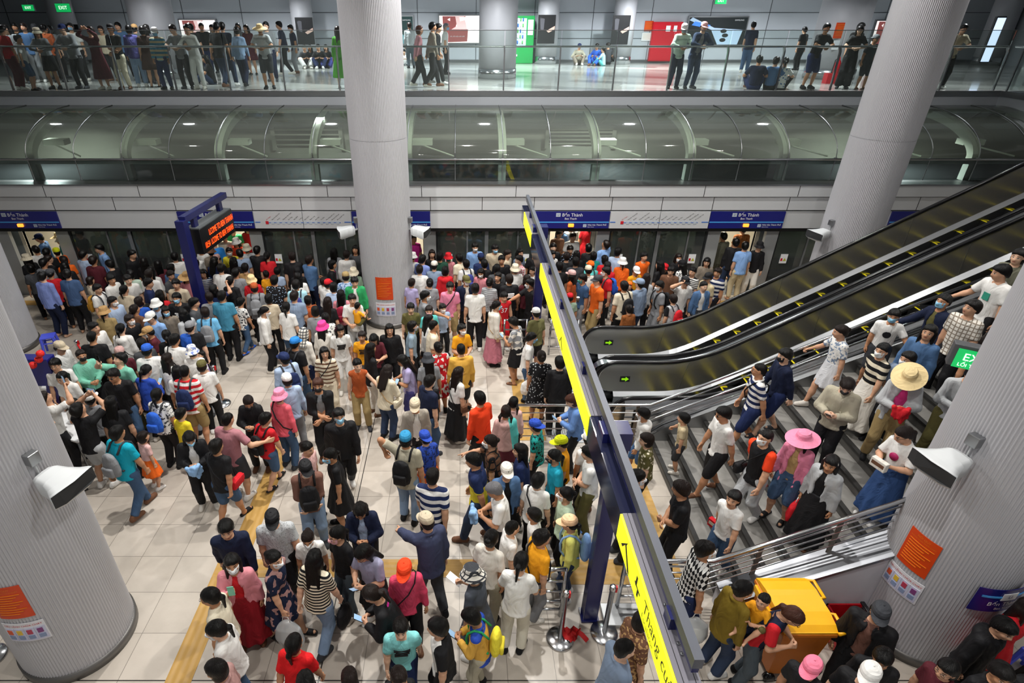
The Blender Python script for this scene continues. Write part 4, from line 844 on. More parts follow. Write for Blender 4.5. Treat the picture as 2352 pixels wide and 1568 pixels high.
def cloth(c):
    k = 'cloth_' + c
    if k in _M: return _M[k]
    base = HEX[PAT[c][1]] if c in PAT else HEX[c]
    m = mat(k, base, .82, spec=.25); nt = m.node_tree; b = nt.nodes['Principled BSDF']; N = nt.nodes.new; K = nt.links.new
    tc = N('ShaderNodeTexCoord'); n = N('ShaderNodeTexNoise'); n.inputs['Scale'].default_value = 5.5; n.inputs['Detail'].default_value = 3.; n.inputs['Distortion'].default_value = 1.1
    mp = N('ShaderNodeMapping'); mp.inputs['Scale'].default_value = (1, 1, .55); K(tc.outputs['Object'], mp.inputs[0]); K(mp.outputs[0], n.inputs[0])
    bp = N('ShaderNodeBump'); bp.inputs['Strength'].default_value = .6; bp.inputs['Distance'].default_value = .06; K(n.outputs[0], bp.inputs['Height']); K(bp.outputs[0], b.inputs['Normal'])
    if c in PAT and PAT[c][0] != 'plain':
        st, c1, c2, _ = PAT[c]
        sx = N('ShaderNodeSeparateXYZ'); K(tc.outputs['Object'], sx.inputs[0])
        def mth(op, a, q=None):
            o = N('ShaderNodeMath'); o.operation = op
            for i, v in enumerate((a, q)):
                if v is None: continue
                if isinstance(v, (int, float)): o.inputs[i].default_value = v
                else: K(v, o.inputs[i])
            return o.outputs[0]
        X, Y, Z = sx.outputs[0], sx.outputs[1], sx.outputs[2]
        fr = lambda v, p: mth('FRACT', mth('DIVIDE', mth('ADD', v, 10.), p))
        def vor(scale, feat='F1'):
            v = N('ShaderNodeTexVoronoi'); v.inputs['Scale'].default_value = scale; K(tc.outputs['Object'], v.inputs['Vector']); return v.outputs['Distance']
        if st.startswith('stripe'):
            p = dict(stripe=.045, stripe2=.085, stripe3=.11)[st]; f = mth('GREATER_THAN', fr(Z, p), .62 if st == 'stripe2' else .5)
        elif st == 'dot': f = mth('LESS_THAN', vor(22), .28)
        elif st == 'dot2': f = mth('LESS_THAN', vor(15), .33)
        elif st == 'dotsm': f = mth('LESS_THAN', vor(45), .3)
        elif st in ('blot', 'blot2'):
            q = N('ShaderNodeTexNoise'); q.inputs['Scale'].default_value = 24. if st == 'blot' else 11.; q.inputs['Detail'].default_value = 1; K(tc.outputs['Object'], q.inputs[0]); f = mth('GREATER_THAN', q.outputs[0], .56)
        elif st in ('diamond', 'diamond2'):
            p = .11 if st == 'diamond' else .06; f = mth('GREATER_THAN', mth('ADD', mth('ABSOLUTE', mth('SUBTRACT', fr(mth('ADD', X, Y), p), .5)), mth('ABSOLUTE', mth('SUBTRACT', fr(Z, p*1.4), .5))), .5)
        elif st in ('check', 'check2'):
            p = .06 if st == 'check' else .12; f = mth('MAXIMUM', mth('GREATER_THAN', fr(mth('ADD', X, mth('MULTIPLY', Y, .6)), p), .74), mth('GREATER_THAN', fr(Z, p), .74))
        elif st == 'half': f = mth('GREATER_THAN', mth('ADD', X, mth('MULTIPLY', Z, .15)), .22)
        elif st == 'band': f = mth('MULTIPLY', mth('GREATER_THAN', Z, 1.16), mth('LESS_THAN', Z, 1.24))
        elif st == 'yoke': f = mth('LESS_THAN', Z, 1.2)
        elif st == 'yokeD': f = mth('LESS_THAN', Z, .66)
        elif st == 'hemband': f = mth('MAXIMUM', mth('LESS_THAN', Z, .74), mth('GREATER_THAN', Z, 1.14))
        elif st == 'front': f = mth('MULTIPLY', mth('GREATER_THAN', Y, .02), mth('LESS_THAN', mth('ABSOLUTE', X), .11))
        elif st == 'vest': f = mth('LESS_THAN', mth('ABSOLUTE', X), .135)
        elif st == 'sleeve': f = mth('GREATER_THAN', mth('ABSOLUTE', X), .16)
        mx = N('ShaderNodeMix'); mx.data_type = 'RGBA'; K(f, mx.inputs[0]); mx.inputs[6].default_value = SHL(c1); mx.inputs[7].default_value = SHL(c2); K(mx.outputs[2], b.inputs['Base Color'])
    if c in ('cyan', 'turquoise', 'bluesilk', 'black', 'pinkred'): b.inputs['Roughness'].default_value = .7
    return m
def skin(i):
    k = 'skin_%d' % i
    if k in _M: return _M[k]
    m = mat(k, ('#c99a7c', '#b98664', '#d9ae92', '#9a6a4c')[i], .55, spec=.35); nt = m.node_tree; b = nt.nodes['Principled BSDF']; N = nt.nodes.new; K = nt.links.new
    at = N('ShaderNodeAttribute'); at.attribute_name = 'face'; sx = N('ShaderNodeSeparateXYZ'); K(at.outputs['Vector'], sx.inputs[0])
    def mth(op, a, q=None):
        o = N('ShaderNodeMath'); o.operation = op
        for j, v in enumerate((a, q)):
            if v is None: continue
            if isinstance(v, (int, float)): o.inputs[j].default_value = v
            else: K(v, o.inputs[j])
        return o.outputs[0]
    X, Y, Z = mth('ABSOLUTE', sx.outputs[0]), sx.outputs[1], sx.outputs[2]
    def ell(x0, z0, rx, rz):
        a = mth('POWER', mth('DIVIDE', mth('SUBTRACT', X, x0), rx), 2.); c = mth('POWER', mth('ABSOLUTE', mth('DIVIDE', mth('SUBTRACT', Z, z0), rz)), 2.); return mth('ADD', a, c)
    fr = mth('GREATER_THAN', Y, .02)
    cur = None
    def over(mask, col):
        nonlocal cur
        mx = N('ShaderNodeMix'); mx.data_type = 'RGBA'; K(mth('MULTIPLY', mask, fr), mx.inputs[0])
        if cur is None: mx.inputs[6].default_value = b.inputs['Base Color'].default_value[:]
        else: K(cur, mx.inputs[6])
        mx.inputs[7].default_value = rgb(col); cur = mx.outputs[2]
    over(mth('LESS_THAN', ell(0, -.052, .023, .0085), 1.), '#a3584c')
    over(mth('LESS_THAN', ell(.031, .031, .020, .0048), 1.), '#2a1d17')
    over(mth('LESS_THAN', ell(.030, .0065, .017, .0085), 1.), '#2b1c16')
    over(mth('LESS_THAN', ell(.030, .004, .0145, .0062), 1.), '#ddd8d2')
    over(mth('LESS_THAN', ell(.030, .0045, .0066, .0066), 1.), '#17100c')
    K(cur, b.inputs['Base Color']); return m
def hairm(i):
    k = 'hair_%d' % i
    if k in _M: return _M[k]
    m = mat(k, ('#080707', '#0e0b0a', '#43251a', '#77767a', '#1c1310')[i], .36, spec=.3); nt = m.node_tree; b = nt.nodes['Principled BSDF']; N = nt.nodes.new; K = nt.links.new
    tc = N('ShaderNodeTexCoord'); sx = N('ShaderNodeSeparateXYZ'); K(tc.outputs['Object'], sx.inputs[0])
    a = N('ShaderNodeMath'); a.operation = 'ARCTAN2'; K(sx.outputs[0], a.inputs[0]); y = N('ShaderNodeMath'); y.operation = 'ADD'; y.inputs[1].default_value = .035; K(sx.outputs[1], y.inputs[0]); K(y.outputs[0], a.inputs[1])
    a2 = N('ShaderNodeMath'); a2.operation = 'MULTIPLY'; a2.inputs[1].default_value = 9.; K(a.outputs[0], a2.inputs[0])
    cx = N('ShaderNodeCombineXYZ'); K(a2.outputs[0], cx.inputs[0]); z = N('ShaderNodeMath'); z.operation = 'MULTIPLY'; z.inputs[1].default_value = 7.; K(sx.outputs[2], z.inputs[0]); K(z.outputs[0], cx.inputs[1])
    n = N('ShaderNodeTexNoise'); n.inputs['Scale'].default_value = 2.2; n.inputs['Detail'].default_value = 5; K(cx.outputs[0], n.inputs[0])
    bp = N('ShaderNodeBump'); bp.inputs['Strength'].default_value = .7; bp.inputs['Distance'].default_value = .02; K(n.outputs[0], bp.inputs['Height']); K(bp.outputs[0], b.inputs['Normal'])
    return m
# ---------------------------------------------------------------- level set grid
class Grid:
    def __init__(s, lo, hi, h, k):
        s.lo = np.array(lo, np.float32); s.h = h; s.k = k; s.n = np.maximum(3, np.ceil((np.array(hi)-np.array(lo))/h).astype(int)+1)
        s.ax = [s.lo[i] + h*np.arange(s.n[i], dtype=np.float32) for i in range(3)]; s.E = np.zeros(s.n, np.float32); s.cut = []
    def _sl(s, lo, hi):
        o = []
        for i in range(3):
            a = max(0, int((lo[i]-s.lo[i])/s.h)-1); b = min(s.n[i], int((hi[i]-s.lo[i])/s.h)+3)
            if b-a < 2: return None
            o.append(slice(a, b))
        return tuple(o)
    def put(s, sl, d): s.E[sl] += np.exp(np.clip(-d/s.k, -30, 8))
    def xyz(s, sl): return s.ax[0][sl[0]][:, None, None], s.ax[1][sl[1]][None, :, None], s.ax[2][sl[2]][None, None, :]
    def cap(s, a, b, ra, rb, flat=False):
        a = np.array(a, np.float32); b = np.array(b, np.float32); r = max(ra, rb) + 4*s.k
        sl = s._sl(np.minimum(a, b)-r, np.maximum(a, b)+r)
        if sl is None: return
        X, Y, Z = s.xyz(sl); d = b-a; L2 = float(d @ d) + 1e-9
        t0 = ((X-a[0])*d[0] + (Y-a[1])*d[1] + (Z-a[2])*d[2])/L2; t = np.clip(t0, 0, 1)
        q = np.sqrt((X-a[0]-t*d[0])**2 + (Y-a[1]-t*d[1])**2 + (Z-a[2]-t*d[2])**2) - (ra + t*(rb-ra))
        if flat: q = np.maximum(q, (t0-1)*math.sqrt(L2))
        s.put(sl, q)
    def ell(s, c, r):
        m = min(r); R = np.array(r) + 4*s.k; sl = s._sl(np.array(c)-R, np.array(c)+R)
        if sl is None: return
        X, Y, Z = s.xyz(sl); q = np.sqrt(((X-c[0])/r[0])**2 + ((Y-c[1])/r[1])**2 + ((Z-c[2])/r[2])**2); s.put(sl, (q-1)*m)
    def prof(s, P, flare=0, folds=0, off=0., top=True):       # P rows: z, half width, half depth, y centre
        P = sorted(P); z = np.array([p[0] for p in P]); W = [np.array([p[i] for p in P]) for i in (1, 2, 3)]
        wmax = max(W[0].max(), W[1].max()) + off; m = 4*s.k
        sl = s._sl((-wmax-m, W[2].min()-wmax-m, z[0]-m), (wmax+m, W[2].max()+wmax+m, z[-1]+m))
        if sl is None: return
        X, Y, Z = s.xyz(sl); zz = s.ax[2][sl[2]]; w, dp, c = [np.interp(zz, z, q)[None, None, :].astype(np.float32) for q in W]; w = w+off; dp = dp+off
        if folds:
            th = np.arctan2(Y-c, X+0*Z); amt = (np.clip((z[-1]-zz)/(z[-1]-z[0]+1e-6), 0, 1)**1.3)[None, None, :]; f = 1 + folds*amt*np.sin(9*th+1.3); w = w*f; dp = dp*f
        q = (np.sqrt((X/w)**2 + ((Y-c)/dp)**2)-1)*np.minimum(w, dp); q = np.maximum(q, np.maximum(z[0]-Z, Z-z[-1])); s.put(sl, q)
    def field(s): return -s.k*np.log(s.E + 1e-12)
def nets(F, lo, h):
    F = np.pad(F, 1, constant_values=1.); lo = np.array(lo)-h
    S = F < 0; n = F.shape; c = [S[i:n[0]-1+i, j:n[1]-1+j, k:n[2]-1+k] for i in (0, 1) for j in (0, 1) for k in (0, 1)]
    cnt = sum(q.astype(np.int8) for q in c); act = (cnt > 0) & (cnt < 8); I = np.argwhere(act)
    if len(I) == 0: return np.zeros((0, 3)), np.zeros((0, 4), int)
    idx = -np.ones(act.shape, np.int32); idx[act] = np.arange(len(I))
    acc = np.zeros((len(I), 3)); num = np.zeros(len(I)); CO = [(i, j, k) for i in (0, 1) for j in (0, 1) for k in (0, 1)]
    V = {o: F[I[:, 0]+o[0], I[:, 1]+o[1], I[:, 2]+o[2]] for o in CO}
    for o in CO:
        for a in range(3):
            if o[a] == 0:
                p = list(o); p[a] = 1; p = tuple(p); f0, f1 = V[o], V[p]; m = (f0 < 0) != (f1 < 0)
                t = np.where(m, f0/(f0-f1+1e-20), 0); pos = np.array(o, float)[None, :].repeat(len(I), 0); pos[:, a] += t
                acc += pos*m[:, None]; num += m
    P = lo + (I + acc/num[:, None])*h
    Q = []
    for a in range(3):
        b, c2 = (a+1) % 3, (a+2) % 3
        s0 = [slice(None)]*3; s1 = [slice(None)]*3; s0[a] = slice(0, -1); s1[a] = slice(1, None)
        A, B = S[tuple(s0)], S[tuple(s1)]; E = np.argwhere(A != B)
        E = E[(E[:, b] > 0) & (E[:, c2] > 0) & (E[:, b] < n[b]-1) & (E[:, c2] < n[c2]-1)]
        ib = np.zeros(3, int); ib[b] = 1; ic = np.zeros(3, int); ic[c2] = 1
        q = np.stack([idx[tuple((E-ib-ic).T)], idx[tuple((E-ic).T)], idx[tuple(E.T)], idx[tuple((E-ib).T)]], 1)
        fl = ~A[tuple(E.T)]; q[fl] = q[fl][:, ::-1]; Q.append(q)
    return P, np.concatenate(Q)
def mesh_np(name, P, Q, mats, mi=None, face=None):
    me = bpy.data.meshes.new(name); n, f = len(P), len(Q)
    me.vertices.add(n); me.vertices.foreach_set('co', np.asarray(P, np.float32).ravel())
    me.loops.add(f*4); me.loops.foreach_set('vertex_index', np.asarray(Q, np.int32).ravel())
    me.polygons.add(f); me.polygons.foreach_set('loop_start', np.arange(0, f*4, 4, dtype=np.int32))
    try: me.polygons.foreach_set('loop_total', np.full(f, 4, np.int32))
    except Exception: pass
    me.polygons.foreach_set('use_smooth', np.ones(f, bool))
    if mi is not None: me.polygons.foreach_set('material_index', np.asarray(mi, np.int32))
    for m in (mats if isinstance(mats, (list, tuple)) else [mats]): me.materials.append(m)
    if face is not None:
        at = me.attributes.new('face', 'FLOAT_VECTOR', 'POINT'); at.data.foreach_set('vector', np.asarray(face, np.float32).ravel())
    me.update(calc_edges=True); return me
# ---------------------------------------------------------------- templates in head space (head centre, 225 mm tall)
def head_grid(h, infl=0., lo=(-.12, -.15, -.2), hi=(.12, .15, .15), full=True):
    g = Grid(lo, hi, h, .012); i = infl
    g.ell((0, -.014, .030), (.073+i, .094+i, .082+i)); g.ell((0, .022, -.028), (.058+i, .066+i, .078+i)); g.ell((0, .040, -.078), (.034+i, .036+i, .028+i))
    if full:
        g.k = .006; g.cap((0, .086, .012), (0, .100, -.022), .007, .0125); g.cap((-.012, .092, -.026), (.012, .092, -.026), .008, .008)
        g.cap((-.013, .082, -.052), (.013, .082, -.052), .0075, .0075)
        for s in (-1, 1): g.ell((s*.075, -.004, -.004), (.010, .020, .030)); g.cap((s*.018, .080, .026), (s*.044, .068, .024), .008, .007); g.ell((s*.042, .062, -.026), (.018, .016, .018))
        g.k = .012; g.cap((0, -.018, -.06), (0, -.030, -.19), .052, .056)
    return g
T = {}
LODH = (.0085, .013, .020)
def head_t(l):
    if ('head', l) not in T:
        g = head_grid(LODH[l]); T['head', l] = nets(g.field(), g.lo, g.h)
    return T['head', l]
def hair_t(st, l, hat=False):
    k = ('hair', st, l, hat)
    if k in T: return T[k]
    h = (.009, .014, .02)[l]; big = st in ('long', 'pony', 'pig')
    lo = (-.16, -.24, -.46 if big else -.2); hi = (.16, .16, .16)
    g = Grid(lo, hi, h, .012); i = dict(cr=.007, short=.013, m=.019).get(st, .014)
    g.ell((0, -.016, .034), (.074+i, .096+i, .082+i)); 
    if st in ('m', 'short', 'bob', 'long'): g.ell((0, .02, .07), (.066, .070, .045))
    g.ell((0, -.045, -.02), (.066+i, .058+i, .075+i))
    F0 = g.field(); X, Y, Z = g.ax[0][:, None, None], g.ax[1][None, :, None], g.ax[2][None, None, :]
    # hairline: a plane from the forehead down to the nape keeps the crown and the back
    hz = dict(cr=.066, short=.064, m=.052).get(st, .060)
    cut = (Y - .085)*.62 - (Z - hz - .006*np.sin(X*95+1))*.78 + 0*X
    F0 = F0 + .0022*np.sin(X*110+2*Y*60)*np.sin(Y*70+Z*40+1)
    F = np.maximum(F0, np.maximum(cut, -(Z + .085)))
    if st in ('bob', 'long'):
        g2 = Grid(lo, hi, h, .014)
        if st == 'bob': g2.ell((0, -.03, -.03), (.094, .088, .105))
        else:
            g2.ell((0, -.03, -.02), (.092, .086, .10))
            for s in (-.05, 0, .05): g2.cap((s, -.075, -.03), (s*1.25, -.115, -.33-.05*(s == 0)), .045, .028)
            for s in (-.078, .078): g2.cap((s, -.01, 0), (s*1.1, .01, -.22), .026, .016)
        F2 = g2.field(); op = np.sqrt((X/.060)**2 + ((Z+.055)/.112)**2) - 1; op = np.maximum(op*.07, -(Y-.0)); F2 = np.maximum(F2, -op)
        if st == 'bob': F2 = np.maximum(F2, -(Z+.115))
        F = np.minimum(F, F2)
    if st in ('pony', 'pig', 'bun'):
        g2 = Grid(lo, hi, h, .010)
        if st == 'pony': g2.cap((0, -.100, .03), (0, -.138, -.03), .022, .028); g2.cap((0, -.138, -.03), (0, -.125, -.20), .028, .013)
        elif st == 'bun': g2.ell((0, -.122, .03), (.042, .038, .040))
        else:
            for s in (-1, 1): g2.cap((s*.07, -.07, .01), (s*.10, -.10, -.06), .02, .026); g2.cap((s*.10, -.10, -.06), (s*.10, -.09, -.20), .026, .012)
        F = np.minimum(F, g2.field())
    if hat: F = np.maximum(F, Z - .040 + 0*X + 0*Y); F = np.maximum(F, np.where(Z > .0, np.sqrt((X/.086)**2+((Y+.014)/.108)**2)-1, -1.)*.09)
    T[k] = nets(F, g.lo, h); return T[k]
def mask_t(l):
    if ('mask', l) not in T:
        h = (.007, .010, .014)[l]; g = head_grid(h, .009, full=False); g.k = .008; g.cap((0, .09, .0), (0, .106, -.03), .021, .022); F = g.field()
        X, Y, Z = g.ax[0][:, None, None], g.ax[1][None, :, None], g.ax[2][None, None, :]
        F = np.maximum(F, np.maximum(np.maximum(Z + .008 - .12*np.abs(X), -(Z+.098)), -(Y - .030 + .05*0*X))); T['mask', l] = nets(F, g.lo, h)
    return T['mask', l]
def hat_mb(kind):
    if ('hat', kind) in T: return T['hat', kind]
    m = MB().use(0, True); n = 28
    def rev(prof, oy=-.014, sx=.088, sy=.110):
        rows = [[(sx*r*math.cos(2*math.pi*k/n), oy + sy*r*math.sin(2*math.pi*k/n), z) for k in range(n+1)] for r, z in prof]
        for a, b in zip(rows, rows[1:]): m.strip(a, b)
    if kind in ('cap', 'capb'):
        rev([(1.0, .030), (1.03, .055), (.98, .085), (.82, .112), (.5, .128), (.12, .134), (0.001, .136)]); rev([(.99, .030), (.99, .036), (.9, .06)])
        s = 1 if kind == 'cap' else -1
        A = []; B = []; C = []
        for k in range(13):
            a = math.radians(14 + 152*k/12); x = .089*math.cos(a); y = -.014 + s*.110*math.sin(a); f = math.sin((a-math.radians(14))/math.radians(152)*math.pi)**.6
            A.append((x, y, .036)); B.append((x*1.02, y + s*(.012+.070*f), .036 - .004 - .014*f - .8*abs(x)*.12)); C.append((x, y, .030))
        m.strip(A, B); m.strip([(x, y, z-.005) for x, y, z in A], [(x, y, z-.005) for x, y, z in B]); m.strip(B, [(x, y, z-.005) for x, y, z in B])
        m.lathe((0, -.014, .134), [(.009, 0), (.007, .006), (.0005, .008)], 10)
    elif kind == 'bucket':
        rev([(1.55, -.012), (1.42, .010), (1.22, .032), (1.06, .052), (1.02, .075), (.95, .110), (.86, .125), (.4, .134), (.001, .135)]); rev([(1.55, -.012), (1.5, -.013), (1.2, .024), (1.0, .045), (.98, .06)])
    elif kind == 'wide':
        P = [(2.35, .012), (2.1, .016), (1.6, .030), (1.12, .045), (1.03, .06), (.98, .10), (.80, .128), (.4, .138), (.001, .14)]; rev(P); rev([(2.35, .012), (2.33, .006), (1.6, .022), (1.0, .038), (.98, .055)])
    elif kind == 'scarf':
        rev([(1.05, -.09), (1.16, -.05), (1.14, .02), (1.10, .06), (1.0, .1), (.75, .13), (.35, .145), (.001, .147)], -.03, .088, .10)
        m.strip([(.1*math.cos(a), -.03+.11*math.sin(a), -.08) for a in np.linspace(math.pi, 2*math.pi, 12)], [(.15*math.cos(a), -.05+.13*math.sin(a), -.24) for a in np.linspace(math.pi, 2*math.pi, 12)])
    T['hat', kind] = m; return m
def hand_t(pose, l):
    k = ('hand', pose, l)
    if k in T: return T[k]
    h = (.0052, .0075, .012)[l]; g = Grid((-.03, -.075, -.10), (.20, .085, .04), h, .0045)
    for y in (.030, .010, -.010, -.029): g.cap((.0, y*.6, 0), (.088, y, 0), .014, .0125)
    cu = dict(relax=(22, 28, 20), grip=(52, 58, 30), point=(70, 85, 50), flat=(6, 8, 5))[pose]
    for j, (y, ln) in enumerate(((.031, .074), (.0105, .082), (-.0105, .075), (-.030, .058))):
        c = (0, 2, 2) if (pose == 'point' and j == 0) else cu; a = 0; p = np.array((.086, y, 0.)); sp = (1.5-j)*.05
        for q, (f, r) in enumerate(((.44, .0092), (.31, .0083), (.25, .0074))):
            a += math.radians(c[q]+j*2); d = np.array((math.cos(a), sp if q == 0 else sp*.3, -math.sin(a))); p2 = p + d*ln*f; g.cap(p, p2, r, r*.93); p = p2
    th = (.6 if pose in ('grip', 'point') else .25)
    g.cap((.012, .020, -.004), (.048, .047, -.014-.02*th), .0145, .011); g.cap((.048, .047, -.014-.02*th), (.078, .055-.02*th, -.018-.05*th), .0108, .0095); g.cap((.078, .055-.02*th, -.018-.05*th), (.100, .054-.035*th, -.020-.062*th), .0093, .0075)
    g.cap((-.03, 0, 0), (.01, 0, 0), .024, .026)
    T[k] = nets(g.field(), g.lo, h); return T[k]
def shoe_t(kind, l):
    k = ('shoe', kind, l)
    if k in T: return T[k]
    h = (.011, .016, .022)[l]
    g = Grid((-.07, -.11, -.02), (.07, .22, .16), h, .012)
    if kind == 'shoe':
        g.cap((0, -.045, .045), (0, .135, .035), .036, .034); g.cap((0, -.05, .05), (0, -.02, .10), .036, .040); g.cap((0, .0, .075), (0, .08, .05), .036, .03); g.cap((0, -.05, .02), (0, .145, .018), .036, .038)
        F = g.field(); F = np.maximum(F, -(g.ax[2][None, None, :] - .002)); F = np.maximum(F, g.ax[2][None, None, :] - .115 + 0*F)
    else:
        g.cap((0, -.055, .016), (0, .14, .016), .036, .042); F = g.field(); Z = g.ax[2][None, None, :]; F = np.maximum(F, np.maximum(Z-.030, -(Z-.001)))
        g2 = Grid(g.lo, g.lo+(g.n-1)*h, h, .006); g2.n = g.n; g2.cap((0, .055, .028), (0, .098, .026), .046, .044); F2 = np.maximum(g2.field(), -(Z-.004)); F = np.minimum(F, F2)
    T[k] = nets(F, g.lo, h); return T[k]
TM = {}
def tmesh(key, PQ, m):
    k = (key, m.name)
    if k not in TM: TM[k] = mesh_np(key[0], PQ[0], PQ[1], m)
    return TM[k]
def hmesh(kind, m):
    k = ('hatm', kind, m.name)
    if k not in TM:
        mb = hat_mb(kind); me = bpy.data.meshes.new('hat'); me.from_pydata(mb.v, [], mb.f); me.materials.append(m); me.polygons.foreach_set('use_smooth', [True]*len(mb.f)); me.update(); TM[k] = me
    return TM[k]
# ---------------------------------------------------------------- one figure
V3 = lambda *a: np.array(a, float)
def ik(S, Tt, l1, l2, hint):
    d = Tt-S; D = np.linalg.norm(d); D2 = min(D, (l1+l2)*.998); u = d/(D+1e-9); Tt = S+u*D2
    a = (l1*l1-l2*l2+D2*D2)/(2*D2); hh = math.sqrt(max(0, l1*l1-a*a)); w = hint - u*(hint @ u); w = w/(np.linalg.norm(w)+1e-9)
    return S+u*a+w*hh, Tt
def figure(p):
    """p: dict of the figure's traits. Returns parts in the figure's own space (feet at 0, forward +y)."""
    h, sex, pose, l = p['h'], p['sex'], p['pose'], p['lod']; s = h/1.70; hs = (.115+.0655*h)/.2263/s       # head size in figure units
    rnd = random.Random(p['seed']); fem = sex == 'f'; kid = h < 1.5
    lean = p.get('lean', 0.); sit = pose == 'sit'; dz = -.80 if sit else 0.
    fat = rnd.uniform(.96, 1.07)*(1.0 if not kid else 1.03); 
    sh = (.142 if fem else .160)*fat*(.95 if kid else 1); hip = .090
    yc = lambda z: lean*max(0, z-.9)*1.0 + .01*math.sin(z*5)
    if fem: TP = [(.80, .138, .10), (.90, .160, .112), (1.0, .142, .10), (1.09, .122, .092), (1.2, .134, .108), (1.30, .138, .102), (1.38, .122, .074), (1.43, .06, .05)]
    else: TP = [(.80, .135, .10), (.90, .150, .108), (1.0, .145, .104), (1.09, .140, .10), (1.2, .150, .108), (1.32, .160, .106), (1.39, .138, .078), (1.44, .065, .055)]
    TP = [(z+dz, w*fat, d*fat, yc(z)) for z, w, d in TP]
    neck = V3(0, yc(1.45)-.005, 1.44+dz); hp = math.radians(p.get('hp', rnd.uniform(-4, 12))); hy = math.radians(p.get('hyaw', rnd.uniform(-18, 18)))
    if lean > .15: hp += .15
    Rh = np.array(Matrix.Rotation(hy, 3, 'Z') @ Matrix.Rotation(-hp, 3, 'X'))
    hc = neck + Rh @ V3(0, .028, .135)*hs + V3(0, .0, .012)
    # arms
    W = {}; 
    for sd in (-1, 1):
        S = V3(sd*sh, yc(1.38), 1.375+dz); y0 = yc(1.2); thumb = V3(0, 1, 0); hpose = 'relax'; hint = V3(sd*.5, -.6, -.1)
        j = rnd.uniform(-1, 1)
        t = V3(sd*(.235+.015*j), .03+.03*j, .80)
        if pose == 'W': t = V3(sd*.22, (.16 if sd == p['swing'] else -.12), .84)
        if pose == 'p' or pose == 'c' or (pose == 'P2' and sd == 1):
            t = V3(sd*.055, y0+.27, 1.13 if pose == 'p' else (1.32 if pose == 'P2' else 1.06)); thumb = V3(-sd*.5, .2, 1); hpose = 'grip'; hint = V3(sd*.6, -.3, -.8)
        elif pose == 'P' and sd == 1: t = V3(.16, y0+.30, 1.12); thumb = V3(0, .2, 1); hpose = 'grip'; hint = V3(.4, -.5, -.8)
        elif pose == 'r': t = V3(sd*.07, y0+.30, 1.66); thumb = V3(-sd, .2, .2); hpose = 'grip'; hint = V3(sd*.9, .1, -.5)
        elif pose in ('R', 'R0') and sd == 1:
            t = V3(.13, y0+(.30 if pose == 'R' else .1), 1.66 if pose == 'R' else 1.58); thumb = V3(-1, .2, .2); hpose = 'grip'; hint = V3(.9, .1, -.4)
        elif pose == 'x': t = V3(-sd*.03+.0, y0+.19, 1.0+.03*sd); thumb = V3(-sd*.3, .1, 1); hint = V3(sd*.8, -.4, -.5)
        elif pose == 'X': t = V3(-sd*.13, y0+.17, 1.12+.02*sd); thumb = V3(0, .1, 1); hint = V3(sd*.7, -.2, -.6)
        elif pose == 'o' and sd == p.get('arm', 1): t = V3(sd*.20, y0+.50, 1.12); thumb = V3(-sd, 0, .5); hpose = 'point'; hint = V3(sd*.3, -.2, -1)
        elif pose == 'H' and sd == p.get('arm', 1): t = V3(sd*.46, y0+.20, 1.0); thumb = V3(0, 1, .2); hpose = 'grip'; hint = V3(sd*.2, -.8, -.6)
        elif pose == 'arm' and sd == 1: t = V3(.50, .26, 1.12); thumb = V3(0, .3, 1); hpose = 'flat'; hint = V3(.2, -.5, -.6)
        elif pose == 'k': t = V3(sd*.17, .03, 1.0); hint = V3(sd, -.5, .2)
        elif pose == 'l': t = V3(sd*.06, y0+.30, 1.10); thumb = V3(-sd*.4, .1, 1); hint = V3(sd*.9, .1, -.4)
        elif sit: t = V3(sd*.12, .30, 1.18); hint = V3(sd*.8, -.3, -.4)
        elif pose == 'arms2' and sd == -1: t = V3(-.33, .02, 1.32); thumb = V3(0, .5, 1); hint = V3(-1, -.2, .3)
        t = t + V3(0, 0, dz); E, t = ik(S, t, .285*(.97 if kid else 1), .25*(.97 if kid else 1), hint); W[sd] = (S, E, t, thumb, hpose)
    # legs
    Lg = {}
    for sd in (-1, 1):
        S = V3(sd*hip, .0, .86+dz); a = V3(sd*(.095+rnd.uniform(0, .03)), rnd.uniform(-.05, .05), .075); fy = rnd.uniform(-8, 8)-sd*10
        if pose == 'W' or p.get('walk'): a = V3(sd*.075, (-.20 if sd == p['swing'] else .22), .075 + (.045 if sd == p['swing'] else 0))
        if sit: a = V3(sd*.13, .52, .075)
        hint = V3(sd*.05, 1, .0) if not sit else V3(sd*.5, .1, 1); Kn, a = ik(S, a, .405, .40, hint); Lg[sd] = (S, Kn, a, math.radians(fy))
    out = []; H0 = (.0175, .024, .034)[l]
    xs = [q for sd in (-1, 1) for q in (W[sd][0], W[sd][1], W[sd][2], Lg[sd][1], Lg[sd][2])] + [hc]
    lo = np.min(xs, 0) - V3(.13, .17, .0); hi = np.max(xs, 0) + V3(.13, .24, .05); lo[0] = min(lo[0], -.27); hi[0] = max(hi[0], .27); lo[2] = -.02; lo[1] = min(lo[1], -.22); hi[1] = max(hi[1], .24); hi[2] = max(hi[2], 1.5+dz)
    # ---- the body itself
    g = Grid(lo, hi, H0, .012); g.prof(TP); g.cap(neck+V3(0, -.005, -.06), neck+V3(0, .015, .07)*hs, .056, .052)
